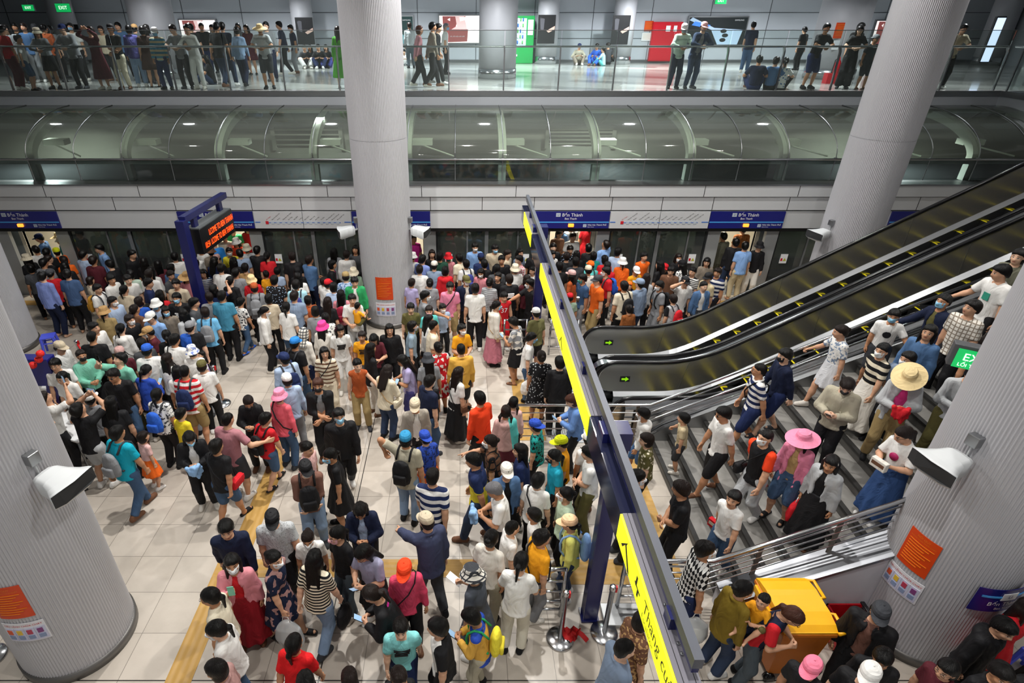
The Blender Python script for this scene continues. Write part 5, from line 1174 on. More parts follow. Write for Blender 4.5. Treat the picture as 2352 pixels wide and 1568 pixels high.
    for sd in (-1, 1):
        S, E, t, thumb, hpz = W[sd]; q = .92 if fem else 1.
        g.cap(S*V3(.72, 1, 1), S, .050*q, .048*q); g.cap(S, E, .047*q*fat, .041*q*fat); g.cap(E, E+(t-E)*.35, .041*q, .040*q); g.cap(E+(t-E)*.35, t, .040*q, .027*q)
        S, Kn, a, fy = Lg[sd]; q = .78 if p['bot'] in 'PWG' else 1.; g.cap(S, Kn, .086*fat*q, .056*q); g.cap(Kn, Kn+(a-Kn)*.4+V3(0, -.012, 0), .054*q, .056*q); g.cap(Kn+(a-Kn)*.4+V3(0, -.012, 0), a, .056*q, .034)
        f = V3(math.sin(-fy), math.cos(fy), 0); g.cap(a+V3(0, -.02, -.035), a+f*.14+V3(0, 0, -.045), .034, .028)
    P, Q = nets(g.field(), g.lo, H0); face = np.full((len(P), 3), (9., -9., 9.)); parts = [(P, Q, face)]
    hP, hQ = head_t(l); parts.append((hc + (hP*hs) @ Rh.T, hQ, hP))
    Mh = {}
    for sd in (-1, 1):
        S, E, t, thumb, hpz = W[sd]; P2, Q2 = hand_t(hpz, l); P2 = P2*.98*(.9 if fem else 1)*(hs**.5)
        x = (t-E)/np.linalg.norm(t-E); y = thumb - x*(thumb @ x); y /= np.linalg.norm(y); z = np.cross(x, y); R = np.stack([x, y, z], 1)
        if sd == -1: P2 = P2*V3(1, 1, -1); Q2 = Q2[:, ::-1]
        parts.append((t - x*.012 + P2 @ R.T, Q2, np.full((len(P2), 3), (9., -9., 9.)))); Mh[sd] = (t + x*.09*(.9 if fem else 1), x, y, z*sd)
    n = 0; PP = []; QQ = []; FF = []
    for a, b, c in parts: PP.append(a); QQ.append(b+n); FF.append(c); n += len(a)
    out.append(('body', np.concatenate(PP), np.concatenate(QQ), np.concatenate(FF)))
    # ---- clothes
    top, bot = p['top'], p['bot']; o = .017; long_ = top in 'ljhD'
    g = Grid(lo, hi, H0, .011); hem = dict(t=.80, l=.80, j=.78, h=.80, p=.82, v=.82, f=.81, s=.81, d=.82, D=.82).get(top, .8)
    if top in 'tsf' and fem: hem = .84
    TS = [(z, w, d, c) for z, w, d, c in TP if z <= 1.4+dz]; wz = 1.0+dz
    if not (fem and top in 'dv'): TS = [(z, max(w, (.138 if fem else .146)*fat if z-dz < 1.25 else w), max(d, .108*fat if z-dz < 1.25 else d), c) for z, w, d, c in TS]
    TS = [r for r in TS if r[0] > hem+dz+.02] + [(hem+dz, TS[0][1]+.026, TS[0][2]+.026, yc(hem))]
    if top == 'D': TS = [r for r in TS if r[0] > .95] + [(.30, .27, .20, .0), (.72, .20, .15, 0)]
    if top == 'd': TS = [r for r in TS if r[0] > .95+dz] + [(.50, .26, .21, 0), (.86, .185, .14, 0)]
    if sit: TS = [r for r in TS if r[0] > .0]
    g.prof(TS, off=o if top not in 'jh' else o+.010, folds=.05 if top in 'dD' else .02)
    for sd in (-1, 1):
        S, E, t, _, _ = W[sd]; q = .92 if fem else 1.; r = .051*q*fat + (.009 if top in 'jh' else 0)
        g.cap(S*V3(.6, 1, 1)+V3(0, 0, .008), S+V3(0, 0, -.005), .060*q, .058*q); g.cap(neck+V3(sd*.035, -.012, -.062), S+V3(0, 0, .0), .066, .052)
        if top == 'v': continue
        if long_: g.cap(S, E, r+.013, r+.008); g.cap(E, E+(t-E)*.94, r+.007, r-.006, flat=True)
        else: g.cap(S, S+(E-S)*.78, r+.012, r+.016, flat=True)
    X, Y, Z = g.ax[0][:, None, None], g.ax[1][None, :, None], g.ax[2][None, None, :]
    rho = np.sqrt(X**2 + ((Y-neck[1])*.95)**2); q = np.sqrt((rho-.066)**2 + (Z-(neck[2]-.012+ (neck[1]-Y)*.28))**2) - (.020 if top in 'pjhl' else .014)
    g.E += np.exp(np.clip(-q/g.k, -30, 8))
    if top == 'h': sl = g._sl((-.14, -.25, 1.25+dz), (.14, .1, 1.55+dz)); g.ell((0, neck[1]-.10, 1.36+dz), (.115, .065, .085))
    F = g.field()
    hole = np.sqrt(X**2 + (Y-neck[1]-.012)**2) - .056; F = np.maximum(F, np.minimum(-hole, .05) if False else -np.maximum(hole, (neck[2]-.02)-Z))
    if top == 'j':
        wd = .035 + .045*np.clip((1.42+dz-Z)/.5, 0, 1) + .012*np.sin(Z*17); F = np.maximum(F, -np.maximum(np.abs(X)-wd, (np.interp(g.ax[2], [r[0] for r in TP], [r[3] for r in TP])[None, None, :]+.03)-Y))
        g2 = Grid(lo, hi, H0, .011); g2.prof([r for r in TP if r[0] > .84+dz] + [(.84+dz, .15*fat, .11*fat, yc(.84))], off=.008); P, Q = nets(g2.field(), g2.lo, H0); out.append(('inner_shirt', P, Q, None))
    P, Q = nets(F, g.lo, H0); mi = None
    out.append(('dress' if top in 'dD' else ('jacket' if top in 'jh' else 'shirt'), P, Q, mi))
    if bot != 'N':
        g = Grid(lo, hi, H0, .011); wz = 1.01+dz
        if bot in 'KG':
            hz = .52 if bot == 'K' else .16; g.prof([(hz, .26 if bot == 'G' else .22, .22 if bot == 'G' else .18, 0), (.80, .185, .14, 0), (.93, .170, .125, yc(.93)), (1.02, .148, .112, yc(1.0))], off=.014, folds=.07)
        else:
            g.prof([r for r in TP if r[0] <= .92+dz] + [(1.0+dz, .142*fat, .102*fat, yc(1.0))], off=.008)
            for sd in (-1, 1):
                S, Kn, a, fy = Lg[sd]; wd = bot == 'W'
                g.cap(S, Kn, .100*fat, .080+.02*wd, flat=False)
                if bot == 'S': g.cap(S, S+(Kn-S)*.92, .105*fat, .088, flat=True)
                else: g.cap(Kn, a+(Kn-a)*.02, .080+.02*wd, .064+.035*wd+.006*fem, flat=True)
        F = g.field()
        if bot == 'S':
            X, Y, Z = g.ax[0][:, None, None], g.ax[1][None, :, None], g.ax[2][None, None, :]
            if not sit: F = np.maximum(F, .43-Z)
        if bot in 'PW' and not sit: F = np.maximum(F, .045-g.ax[2][None, None, :])
        P, Q = nets(F, g.lo, H0); out.append(('skirt' if bot in 'KG' else ('shorts' if bot == 'S' else 'trousers'), P, Q, None))
    return dict(parts=out, s=s, hs=hs, hc=hc, Rh=Rh, hands=Mh, legs=Lg, neck=neck, yc=yc, sh=sh, TP=TP, fat=fat, dz=dz, W=W)
# ---- who stands where: crop origin and scale of the survey, then one person a line:
# headx heady facing height sex top bottom hair extras   (facing 0 = back to the viewer, 90 = to the left, 180 = to the viewer)
PEOPLE = '''
# 0 480 3.92
350 300 100 165 m t:steelblue P:navy m hat=cap:navy Y=15.9
530 255 120 160 f l:teal P:black long hat=wide:straw Y=16.2
545 325 140 158 f t:teal P:black m hat=bucket:cream Y=15.85
510 380 60 150 m t:orange P:navy m hat=cap:lime
575 470 40 160 f t:orange P:black m
352 375 30 165 m t:white P:black m
420 385 20 165 m t:black P:black m
248 440 60 158 f t:black P:black long hat=bucket:cream
388 480 0 168 m t:grey P:navy m
478 440 330 160 m t:black P:black M
600 485 20 160 f t:black P:black long
290 535 40 150 f t:darkgrey P:black bob
712 420 345 168 m l:paleblue P:navy m
883 362 135 172 m l:skyblue P:navy m strap:navy
838 465 0 172 m t:maroon P:black m
988 500 80 168 m t:black P:black m
1195 412 250 174 m t:black P:black m
1292 470 0 162 f t:black P:black long
1590 455 20 168 m t:whiteorange P:black m
1640 445 0 170 m t:white P:black m
1480 500 20 160 f t:maroon P:black long
385 605 350 172 m l:periwinkle P:darknavy m
608 585 5 170 m t:slate P:black m tie:mint
455 580 20 160 m t:red P:black m hat=cap:darkgrey
820 640 330 132 f d:cream N bob
940 690 265 160 m t:white P:black m b:mustard
1000 655 255 165 m t:white P:grey m g
1165 620 215 168 m t:white P:black m g
1132 715 0 160 f l:beige P:black pony
1340 572 0 170 m t:white P:black m
1345 660 300 165 m t:navy P:black m
1215 585 20 162 f t:palegreen P:black bob
1385 560 0 160 f l:white P:black long b:white
1490 555 0 160 f t:steelblue P:black bob
1560 592 250 160 m t:darkgrey P:black m
1635 605 190 160 f t:rose P:black long hat=wide:tan
1575 682 180 172 m p:beige P:black m
1850 565 185 148 f s:whitenavy P:black long band:blue
1408 795 10 160 f t:red P:black long
1275 835 15 158 f t:blue P:black bob
1440 848 180 158 f t:paleblue P:black m hat=bucket:white k:blue
1555 815 185 170 m t:black P:black m k:blue print:lines
1000 852 250 162 m t:paleblue P:black m k:white
960 905 5 158 f t:khaki P:olive pony hat=bucket:tan
1222 905 345 160 f t:brown P:black pony
1330 895 190 122 f t:rose P:black bob
1380 960 170 168 m p:skyblue P:black m hat=cap:white g
1490 935 190 160 f l:taupe P:black long k:blue
1690 925 60 160 f h:lightgrey P:black long
1810 925 10 163 m t:sky P:black m b:grey
1975 765 0 172 m t:tealblue P:black m
2060 655 350 164 f t:black P:black pony
1990 535 0 168 m t:white P:black m
2192 825 330 138 m f:whiteblack P:denim m shoe:blue W
2265 722 10 160 m h:grey P:black m hat=cap:rust b:grey
2265 642 200 160 f t:red P:black m hat=bucket:straw
2128 572 0 165 m t:grey P:black m
2205 530 0 160 f l:tan P:black m
1838 742 330 158 f t:navy P:black long R
1905 800 20 158 m t:grey P:black M
1745 842 280 165 m t:darkgrey P:black m
850 1070 255 168 m l:white P:black m
810 1170 5 174 m t:black P:black cr
1120 1045 0 160 f h:white P:grey pony sb:tan
1168 1000 250 158 m t:black P:black m k:white
1330 1112 120 158 f t:maroon P:black m hat=cap:tan k:white
1455 1155 10 160 f t:black P:black pony
1305 1205 40 155 m t:darkgrey P:black m
1580 1172 350 168 m t:white P:black m strap:black
1715 1065 5 168 m p:blackblue P:black m hat=cap:grey
1105 1275 20 158 f t:maroon P:black m hat=cap:dustypink
1300 1290 15 168 m t:white P:black m hat=cap:blue
545 1245 265 165 m l:white P:black m hat=cap:beige
575 1365 200 165 m t:white P:black m g
680 1345 230 160 f h:mint P:black pony k:black c
1118 1335 160 170 m p:mint P:olive m R ph
1320 1455 350 160 f l:royal P:black pony p ph
1020 1500 190 172 m t:black P:denim m sun
560 1545 180 158 f t:white P:black pony sun2
1540 1355 350 158 f t:white P:black long
1600 1430 20 150 f t:white P:grey long
1695 1295 10 158 f t:white P:grey m hat=bucket:whitefloral
1800 1315 150 118 f t:lilac P:white bob R
1690 1435 0 172 m s:redwhite S:khaki cr b:navy
1782 1440 20 155 m t:white P:black m hat=cap:olive
# 500 480 3.92
60 245 180 165 m t:cream P:black m Y=15.95 print:patch
165 250 170 158 f t:orangered P:black long hat=bucket:white Y=15.7
140 200 190 165 m t:green P:black m Y=16.6
265 200 190 160 f l:red P:black long hat=wide:straw Y=16.9
240 350 20 160 f l:lightgrey P:black m hat=bucket:greige
322 368 0 165 m t:black P:black m
200 392 20 165 m t:greyblue P:black m
145 388 190 160 m t:yellow P:black m k:white
30 425 170 155 f t:darkgrey P:black m hat=cap:dustypink
-30 280 20 165 m l:azure P:black m hat=cap:grey Y=15.5
-50 390 10 160 m t:taupe P:black m hat=bucket:brown
90 470 10 160 f t:black P:black long
-40 470 350 165 f l:navy P:black long
-120 330 180 160 m t:white P:black m hat=cap:red
640 432 5 175 m p:black P:black m
440 440 10 162 f t:red P:black pony
540 545 350 140 m t:paleblue P:black m
470 575 20 125 f d:redyellow N bun
512 640 5 168 m f:blacknavy P:black m
808 470 330 172 m l:denimblue P:darknavy m X
738 548 10 155 f t:black P:black long hat=cap:black
722 615 5 158 f t:white P:black long
712 690 5 168 m t:lightcyan P:black m b:indigo
462 805 10 160 f t:beige P:black bob
690 792 0 170 m t:greyblue P:black m
785 832 20 140 m t:rust P:black m
632 855 345 165 f t:white P:denim pony
442 920 280 160 f h:white P:black pony k:white
1035 500 280 162 f j:black:magenta P:black bob
1152 402 0 160 m h:white P:black m
1062 395 0 158 f l:grey P:black long
1235 370 170 160 f t:darkgrey P:black long
1142 585 10 165 m f:bluewhite P:black m hat=cap:khaki
1045 640 340 150 m l:white P:black m hat=cap:red
985 665 330 140 m t:white P:black m
1042 745 0 160 f t:paleblue P:black bob
1232 655 185 168 m j:green:white P:black m
1258 590 200 158 f t:sage P:black m hat=bucket:cream
1048 788 5 158 f t:rose P:black long b:crimson
1000 838 350 158 f t:black P:black long
945 905 10 155 f t:grey P:black bob
950 965 20 155 f f:whiteblack P:black bob
1212 815 180 170 m t:white P:lightgrey m c
965 1035 350 158 f l:offwhite P:black long hat=bucket:hotpink
800 1110 330 160 f l:offwhite P:navy m hat=scarf:plaid
1085 1075 195 162 f t:white P:white long print:lines
700 1205 330 168 m t:black P:denim m hat=cap:azure b:navy
595 1345 40 165 m l:paleblue P:navy m hat=cap:navy b:navy
962 1295 185 160 f s:creambrown P:cream long g sb:black
1292 1150 190 138 m t:amber P:grey m print:lines
1260 1402 190 158 f v:rust P:khaki pony H
1420 1175 190 158 f t:maroon P:black long g p ph
1385 1240 300 162 f l:black P:offwhite long
1560 1090 180 162 f h:black P:black long g
1540 1445 330 158 f l:cream P:darkdenim long p ph sb:cream
1660 1375 100 158 f t:lavender P:purple long p ph g
1745 893 185 155 f t:olive P:black m
1755 1045 270 160 f t:dustyblue P:black bob k:grey
1880 782 280 168 m t:grey P:black m k:white o
1895 940 200 158 f t:aqua P:black bob k:rose
1880 1000 300 158 f t:white P:black long
1945 1042 280 168 m t:cream P:black cr
2025 885 200 130 m t:paleblue P:black m k:white
2085 715 180 168 m p:pink S:khaki m strap:black g
2240 645 200 165 m j:darknavy:offwhite P:black m hat=cap:olive k:white
2318 715 5 172 m t:white P:black m
2200 1085 200 158 f t:amber P:black bob k:white c
1980 1250 20 160 f d:redfloral N bun
2190 1262 10 168 m l:amber2 S:black cr
2170 1475 300 160 f t:white G:black long g sb:brown
1890 1370 10 158 f t:grey P:black long hat=bucket:charcoal
1905 1545 20 130 f t:black P:black bob
1905 515 0 160 f t:greyblue P:black m hat=cap:offwhite
1740 435 340 158 m t:white P:black m hat=bucket:white
1748 530 350 160 m t:white P:black m
1870 470 330 165 m t:periwinkle P:black m
1995 430 0 168 m t:darkgreen P:black m
2085 450 185 150 f t:rose P:black m hat=bucket:red k:teal
2030 545 5 160 f h:red P:black bob
1762 645 340 140 f t:lavender P:grey m
1910 665 5 160 f t:grey P:black bun
2180 450 40 160 m t:cream P:black m
2248 470 20 160 m t:white P:black m b:indigo
2318 345 190 172 m l:skyblue P:navy m k:white strap:navy
1935 405 200 160 f t:black P:black long
1765 235 190 162 f t:magenta P:black bob Y=15.9 sb:black
-150 480 10 160 m t:black P:black m
# 1000 480 3.92
545 365 185 170 m l:beige P:black m k:blue
600 455 185 168 m t:black P:black m
668 412 240 168 m l:beige P:black m g
765 420 220 160 f t:greyblue P:black long
858 392 175 170 m t:black P:black m k:white
742 465 120 168 m p:rosewhite P:black m g
680 530 10 160 f t:white P:black m hat=bucket:cream
655 592 10 168 m t:black P:black m print:lines
580 605 150 158 f t:black P:black bob
502 652 340 160 f s:greywhite P:black bun
438 575 160 158 f t:rose P:black long k:white
472 502 350 160 f t:black P:black m
408 460 20 160 m t:navy P:black m hat=cap:navy
540 530 10 160 m t:darkgrey P:black m
620 790 190 150 m v:red S:red m print:num
555 870 280 160 f h:offwhite G:rosepink pony k:blue sb:cream
845 665 110 170 m t:black P:black m k:white o
782 640 0 160 f t:maroon P:black long
872 555 150 150 f f:whiteblack P:black bob
700 1020 60 158 f f:diamond K:black m p ph
905 935 20 160 f t:olivedrab S:black bun hat=cap:whitered
870 1160 260 160 f t:white P:denim pony k:blue tt:white
965 1335 350 160 f d:blackdots N bun
1105 1370 0 168 m l:black P:black m
1135 215 150 160 f t:denimblue P:black bob Y=16.8 brown
1222 215 160 168 m t:white P:black m Y=16.9
1112 265 190 165 f t:brown P:black bob Y=16.2
1240 270 190 168 m p:white P:black m Y=15.9
1370 165 170 165 f d:red N long Y=17.0
1085 320 190 165 m t:black P:black m
1195 335 180 160 m f:blacknavy P:black m
1350 300 0 162 f t:black P:black bob
1180 430 0 165 m t:black P:black m
1112 432 200 160 f t:white P:black long
1290 385 0 158 f t:black P:black long
1360 402 10 155 f t:teal P:black bob
1120 520 0 165 m t:black P:black m
1532 318 30 172 m l:skyblue P:navy m R ph
1655 405 330 170 m l:paleblue P:navy m
1272 458 0 168 m t:charcoal P:black m
1335 515 0 160 f t:offwhite P:black m hat=cap:cream
1410 492 5 152 m t:aqua P:black m hat=cap:orange b:crimson
1548 515 350 162 m t:red P:black m hat=cap:black
1488 455 0 160 f t:red P:black bob
1532 565 110 170 m t:red P:black m g k:white b:blue
1250 612 60 158 f t:rust P:black long hat=cap:palepink
1320 622 110 165 m t:slateblue P:grey m k:teal
1425 620 110 178 m t:orange P:khaki m hat=cap:charcoal cup
1680 472 340 160 f l:orange P:grey pony hat=bucket:white
1760 535 200 150 m t:amber P:black m hat=cap:white
1880 430 190 160 m v:orange S:orange m
2035 510 40 162 f t:black P:black long
2190 440 190 158 f t:black P:black long k:white
2205 495 30 158 f f:whiteblack P:black long hat=cap:black
2105 545 160 165 m t:brown P:black m g
2078 540 200 140 m t:black P:black m hat=cap:red
2315 565 120 160 f s:blackwhite P:black pony
1900 620 340 160 f l:lightgrey P:black long
1725 695 20 170 m t:cream P:black m b:black
1850 680 30 168 m l:greyblue P:darkdenim m hat=cap:greyblue c2
1735 890 15 128 m l:rustbrown P:black m
1990 695 100 165 m t:grey P:grey m k:white b:black
2130 805 30 146 m t:greyblack P:black m b:red
2250 655 190 172 m t:white P:black m hat=cap:black R0
1210 795 0 130 m t:sage P:black m hat=cap:red
# 1300 480 3.015
955 535 185 160 f j:denimblue:white P:charcoal bun
982 475 110 165 m t:sand P:black m hat=cap:black
1048 440 130 162 m f:navywhite P:black m
975 368 170 162 f l:taupe P:black long
970 412 180 110 f t:rose P:black bun
1088 205 20 170 m l:olivegrey P:olivegrey m Y=15.9
1062 152 0 160 f l:greige P:black m hat=bucket:cream Y=16.9
1222 158 0 168 m t:rustbrown P:black m Y=16.6
1175 218 340 172 m l:black P:darkdenim m b:black Y=15.35
1240 265 0 170 m t:skyblue P:sand m strap:black Y=15.1
1340 270 160 165 f l:black P:offwhite m hat=bucket:black Y=15.2
# 1300 920 2.42
428 75 85 142 m h:white S:slateblue m k:white W
445 218 80 158 f f:olivedots P:black bob
652 98 70 118 m t:sand S:charcoal m H st
872 75 95 170 m p:white S:black m sun st W
1105 205 110 170 m t:redblack P:lightgrey cr k:white sb:black st W
1312 215 130 160 f j:pink:gold S:denim long hat=wide:pink st
637 490 80 172 m t:black P:black m x
398 428 275 168 m t:brightblue P:black m k:white
930 545 120 156 f t:white P:denim bob st W hold=box:red
775 830 265 168 m f:blackwhitecheck P:navy m k:white tt:clear
990 1050 285 160 f l:olivegold P:darkdenim bun c3
1265 1200 228 158 f t:redrock P:greydenim pony g redhair p bend
1380 1495 120 150 m t:black P:black m hat=cap:pinkcap
330 1370 280 168 m f:greyblue P:black cr X
425 1230 285 160 f d:browntan N bob
# 1752 920 2.42
378 350 120 160 f j:lightgrey:black G:black long band:white st tt:red
780 190 110 158 f t:white G:jeansblue pony g st print:dot p hold=box:offwhite
670 1240 130 165 m j:black:mocha P:black m hat=cap:charcoal
640 1400 150 150 m t:black P:black m
570 1490 120 168 m t:black P:black m hat=cap:white
1085 1500 100 158 f t:maroon P:black bob g
1425 1120 200 165 f d:redscarlet N long
1400 1320 200 160 m h:black P:black m
1447 1440 190 160 f t:black P:black long
1330 1500 180 160 m t:black P:black m
# 1752 480 3.015
150 1015 90 164 m l:darknavy S:navy m k:black st tt:pink W
535 850 90 158 f f:whitegrey K:whitegrey2 bun st H W
905 740 150 140 m t:white S:charcoal m k:blue st H print:dot2
825 980 100 158 f s:creamblack G:offwhite pony st k:white W
1000 1040 120 158 f t:greyblue P:black bob st k:white
1010 1165 150 160 f j:lightgrey:hotpink P:khaki m hat=wide:straw k:blue st p hold=cloth:red
580 1228 130 165 m h:greige P:black m k:black st p ph
1150 855 120 160 f l:denimblue P:black long st
1250 640 100 158 f j:darknavy:olive P:black bun st k:blue H
1445 685 110 168 m f:whitecheck P:black m st
1645 440 95 168 m t:white P:black m st H print:dot3
1600 905 180 160 f t:black P:black long st k:white
1770 330 110 165 f l:olivegrey P:black bob st
1455 1160 150 160 m l:lightgrey P:olive m st k:white p
# 1300 480 3.015
1335 1115 80 168 m s:navywhite S:navy cr g st strap:black W
# 0 760 3.824
690 690 350 172 m t:black S:lightgrey m r ph
390 590 330 168 m t:white P:black m R ph
1385 560 350 160 f f:whiteblack2 P:black pony b:blue
1590 725 340 128 m t:brazil P:red m
1668 945 200 160 f j:black:white P:black long k:blue p hold=cloth:lightblue
1035 895 340 168 m t:cyan P:denim m b:greyyellow W
1260 930 330 112 f d:rosepeach N bob
960 640 10 165 f t:black P:black long
650 610 200 120 m t:white P:black m
430 800 300 165 m l:darknavy P:black m
800 590 0 150 m t:grey P:black m hat=cap:white
# 380 860 3.824
730 245 185 160 f h:black P:black pony p ph k:black
550 395 345 168 m t:dustyrose S:charcoal cr arm
882 390 330 146 m t:red S:denim m b:black shoe:black W
450 630 345 160 m t:black S:denim m sb:red shoe:black W
1010 170 340 160 f l:coral P:denim m hat=bucket:pink strap:black
1060 55 20 162 m l:paleblue P:grey m hat=cap:white
1340 95 190 172 m j:black:grey P:black m k:black x brown
1525 365 195 175 m h:black P:black m k:blue W
1250 650 250 155 f t:palepink P:black bun
1430 725 110 158 f d:black N pony k:blue
1245 815 195 168 m l:mocha P:lightdenim m hat=cap:black k:white fb:black x
# 420 1160 3.844
370 290 195 172 m l:darknavy P:black m W
390 585 190 160 f j:rose:red G:redskirt long k:white P2 ph
860 145 190 168 m p:lightgreydots P:black M hat=cap:black
800 480 260 158 f d:navypattern N bun k:white tt:clear W
1140 300 190 140 f t:white P:black bun k:white
1165 470 340 162 f s:blackcream P:lightdenim long tt:black W
1290 200 140 160 f t:black P:greydenim pony k:rose g
1530 95 185 160 f j:darknavy:paleblue P:black long g p
1590 425 150 160 f t:lavgrey K:black long g p ph
1690 820 95 160 f j:black:magenta P:black pony p ph bend
285 840 90 158 f t:creamy P:black pony g
295 1040 90 158 f t:white P:denim pony k:white
320 1275 95 158 f l:mauve P:black bob
985 1215 350 150 f t:scarlet P:black pony W
1470 1530 20 140 f t:black P:black bob b:redbag
1085 1560 10 150 m t:charcoal P:black m
# 840 860 3.825
432 275 195 165 m j:beigegrey:offwhite P:black m hat=cap:beige
565 60 310 168 m p:darknavy P:denim m k:white
1012 210 40 168 m l:orangered P:black m P ph
1225 300 10 150 f h:pastel K:maroon pig
1295 262 350 140 f l:palepink P:black pig
1485 450 70 148 m f:tealblack P:black m hat=capb:royal
358 555 345 172 m t:greige P:lightdenim m hat=cap:cerulean b:black arms2
510 560 30 146 m f:bluesilk S:orange m hat=capb:royal
1090 590 80 160 f f:browncheck P:black bun k:white o
960 760 80 170 m t:navyyellow P:darkdenim m W
1355 670 80 160 f p:navy P:black long
1722 600 90 150 m t:amber P:black m hat=cap:lime g
1650 715 100 158 f t:turquoise P:black pony k:black
1810 230 85 162 f h:cornflower P:black bob brown ph p
1960 690 80 168 m p:white P:olive m x
1945 570 20 150 m t:white P:black m hat=cap:white sb:green
590 895 345 172 m s:navywhite P:black M W
1272 920 190 160 f j:denimblue:black P:black m hat=cap:offwhite
1145 975 90 165 m t:white P:black MG p hold=cloth:lightblue
1500 970 330 155 f t:white P:black m strap:black
1700 1060 100 158 f l:palemint P:black bun k:white
1480 1195 80 132 m t:white P:grey m
1770 1250 80 150 f l:lemon P:darkdenim pony hat=cap:peach b:skyblue
530 1285 30 168 m j:slatenavy:offwhite P:charcoal M hat=cap:beige o W
1130 1395 330 160 f t:offwhite P:greige bun k:white
1270 1385 280 142 m t:white P:black cr g
1550 1435 290 158 m t:amber P:grey m strap:black
# 850 1160 3.844
300 580 190 160 f l:pinkred P:black pony hat=cap:orangered k:white sb:black
898 620 60 158 f d:greycoat N m hat=bucket:plaid P hold=paper:white
1335 495 345 162 f t:whiteivory P:ivory pony p ph
880 985 80 140 m l:yellowblue P:greige m b:yellowgreen p ph
258 1055 185 142 m t:lightaqua P:navy m W print:lines
590 1060 95 158 m p:blackwhite2 P:black m
260 1525 190 140 f t:black P:black bob
# 0 0 2.94
20 330 340 165 f t:red P:maroon m Y=18.75
125 350 285 140 f t:white S:denim m Y=18.75
250 305 190 158 f l:grey K:black long hat=bucket:cream Y=18.85 l
420 250 180 168 m h:grey P:black m hat=cap:navy Y=18.9 l
610 250 180 162 f D:maroon N m Y=18.8 r ph
745 240 180 168 m t:black P:cream m hat=cap:black Y=18.9 x
870 220 20 165 f l:purple P:lightdenim bob Y=19.6
960 240 20 162 f d:darkbrown N bob Y=19.6
1045 245 180 160 m l:tealstripe P:navy m hat=cap:white k:blue Y=18.8
1165 255 185 168 m t:grey P:black m Y=18.8 l
1262 245 180 168 f l:whitered P:white m Y=18.8 l
1465 205 350 172 m t:black P:darkdenim m Y=19.3 W
1500 215 0 172 m t:darknavy P:darkdenim m Y=19.6 W
1600 270 0 160 f l:lightdenim P:darknavy m Y=19.5 W
1755 215 185 168 m t:lightgrey S:charcoal m hat=wide:straw Y=18.8 l
1795 195 180 172 m l:grey P:darknavy m Y=21.3
1882 200 100 172 m t:darknavy P:black m Y=23.5 W
1960 220 120 160 m t:darknavy P:grey m Y=24.5 k:white
1605 215 180 165 f t:grey P:black long Y=25
1660 235 180 160 f d:maroon N long Y=24
1360 240 200 165 m t:black P:navy m Y=24
1430 240 180 160 f t:darkgrey P:black long Y=24.5
1290 225 30 165 m t:black P:black m Y=22
100 235 180 168 m t:black P:black m Y=21.5
160 240 200 168 m t:steelblue P:grey m Y=21
232 240 190 165 m t:khaki P:khaki m Y=22 hat=cap:darkgrey
300 245 10 165 m t:rust P:black m Y=21
340 255 0 160 f t:grey P:black long Y=22.5
475 235 190 168 m t:white P:black m Y=21.5 k:blue
680 260 180 160 f t:beige P:black bob Y=21.5
795 235 190 170 m t:denimblue P:black m Y=22
910 215 10 165 m t:darkgrey P:black m hat=cap:tan Y=21
990 235 10 165 f l:charcoal P:black long Y=20.5
40 260 190 165 f t:grey P:black long Y=20.5
2055 345 200 160 m t:charcoal W:white m Y=27 sit
2092 350 170 158 f t:black P:black long Y=27.4 sit
2148 355 190 165 m t:black P:navy m Y=27 sit
2200 358 180 160 f t:black P:indigo long Y=27.3 sit
1385 470 100 155 f t:black P:darkdenim long Y=20.4 sit
2280 230 0 162 f D:leafgreen N long Y=19.2
# 780 0 2.94
540 195 285 163 f l:dustyrose P:black bob Y=19.4 W brown
630 165 280 172 m l:taupe P:black m Y=19.5 W
668 200 275 168 m t:black P:black m Y=20.2 W tt:white
720 180 275 165 m p:white P:black MG Y=24 k:blue
470 250 10 165 m l:lightgrey P:greydenim m Y=27
435 370 190 110 m t:white P:lightgrey m Y=28.6 sit
1620 305 180 155 m l:greige P:taupe m hat=cap:navy Y=29 sit
1738 350 150 160 f l:blue P:blue bob Y=28.6 sit
1780 352 60 130 f t:lightcyan P:aqua pony Y=28.4 sit
1812 345 20 160 m t:charcoal P:black m Y=29.2 sit
# 1552 0 2.94
58 215 180 170 m l:palegreen P:darknavy m hat=cap:white Y=18.85 l k:grey
192 205 190 174 m j:darkdenim:grey P:darkdenim m hat=cap:palepink Y=18.85 l
525 195 330 170 m t:darknavy P:denim m Y=24.3 W
565 450 345 168 m t:darknavy P:navy m Y=18.95 sit
680 450 320 160 m t:denimblue P:black m Y=18.95 sit
742 475 330 158 f f:whiteblue P:black pony Y=18.95 sit
1020 225 190 170 m f:blackgold S:navy m g Y=18.85 l
1245 245 160 166 f t:black W:black long Y=18.85 l
1252 210 190 170 m t:black P:black m Y=20.5
1352 310 180 140 m t:charcoal S:charcoal m hat=capb:grey Y=18.85
1945 265 170 168 m p:beige P:black m Y=18.9 l
870 380 20 150 m t:black P:black m Y=26
'''
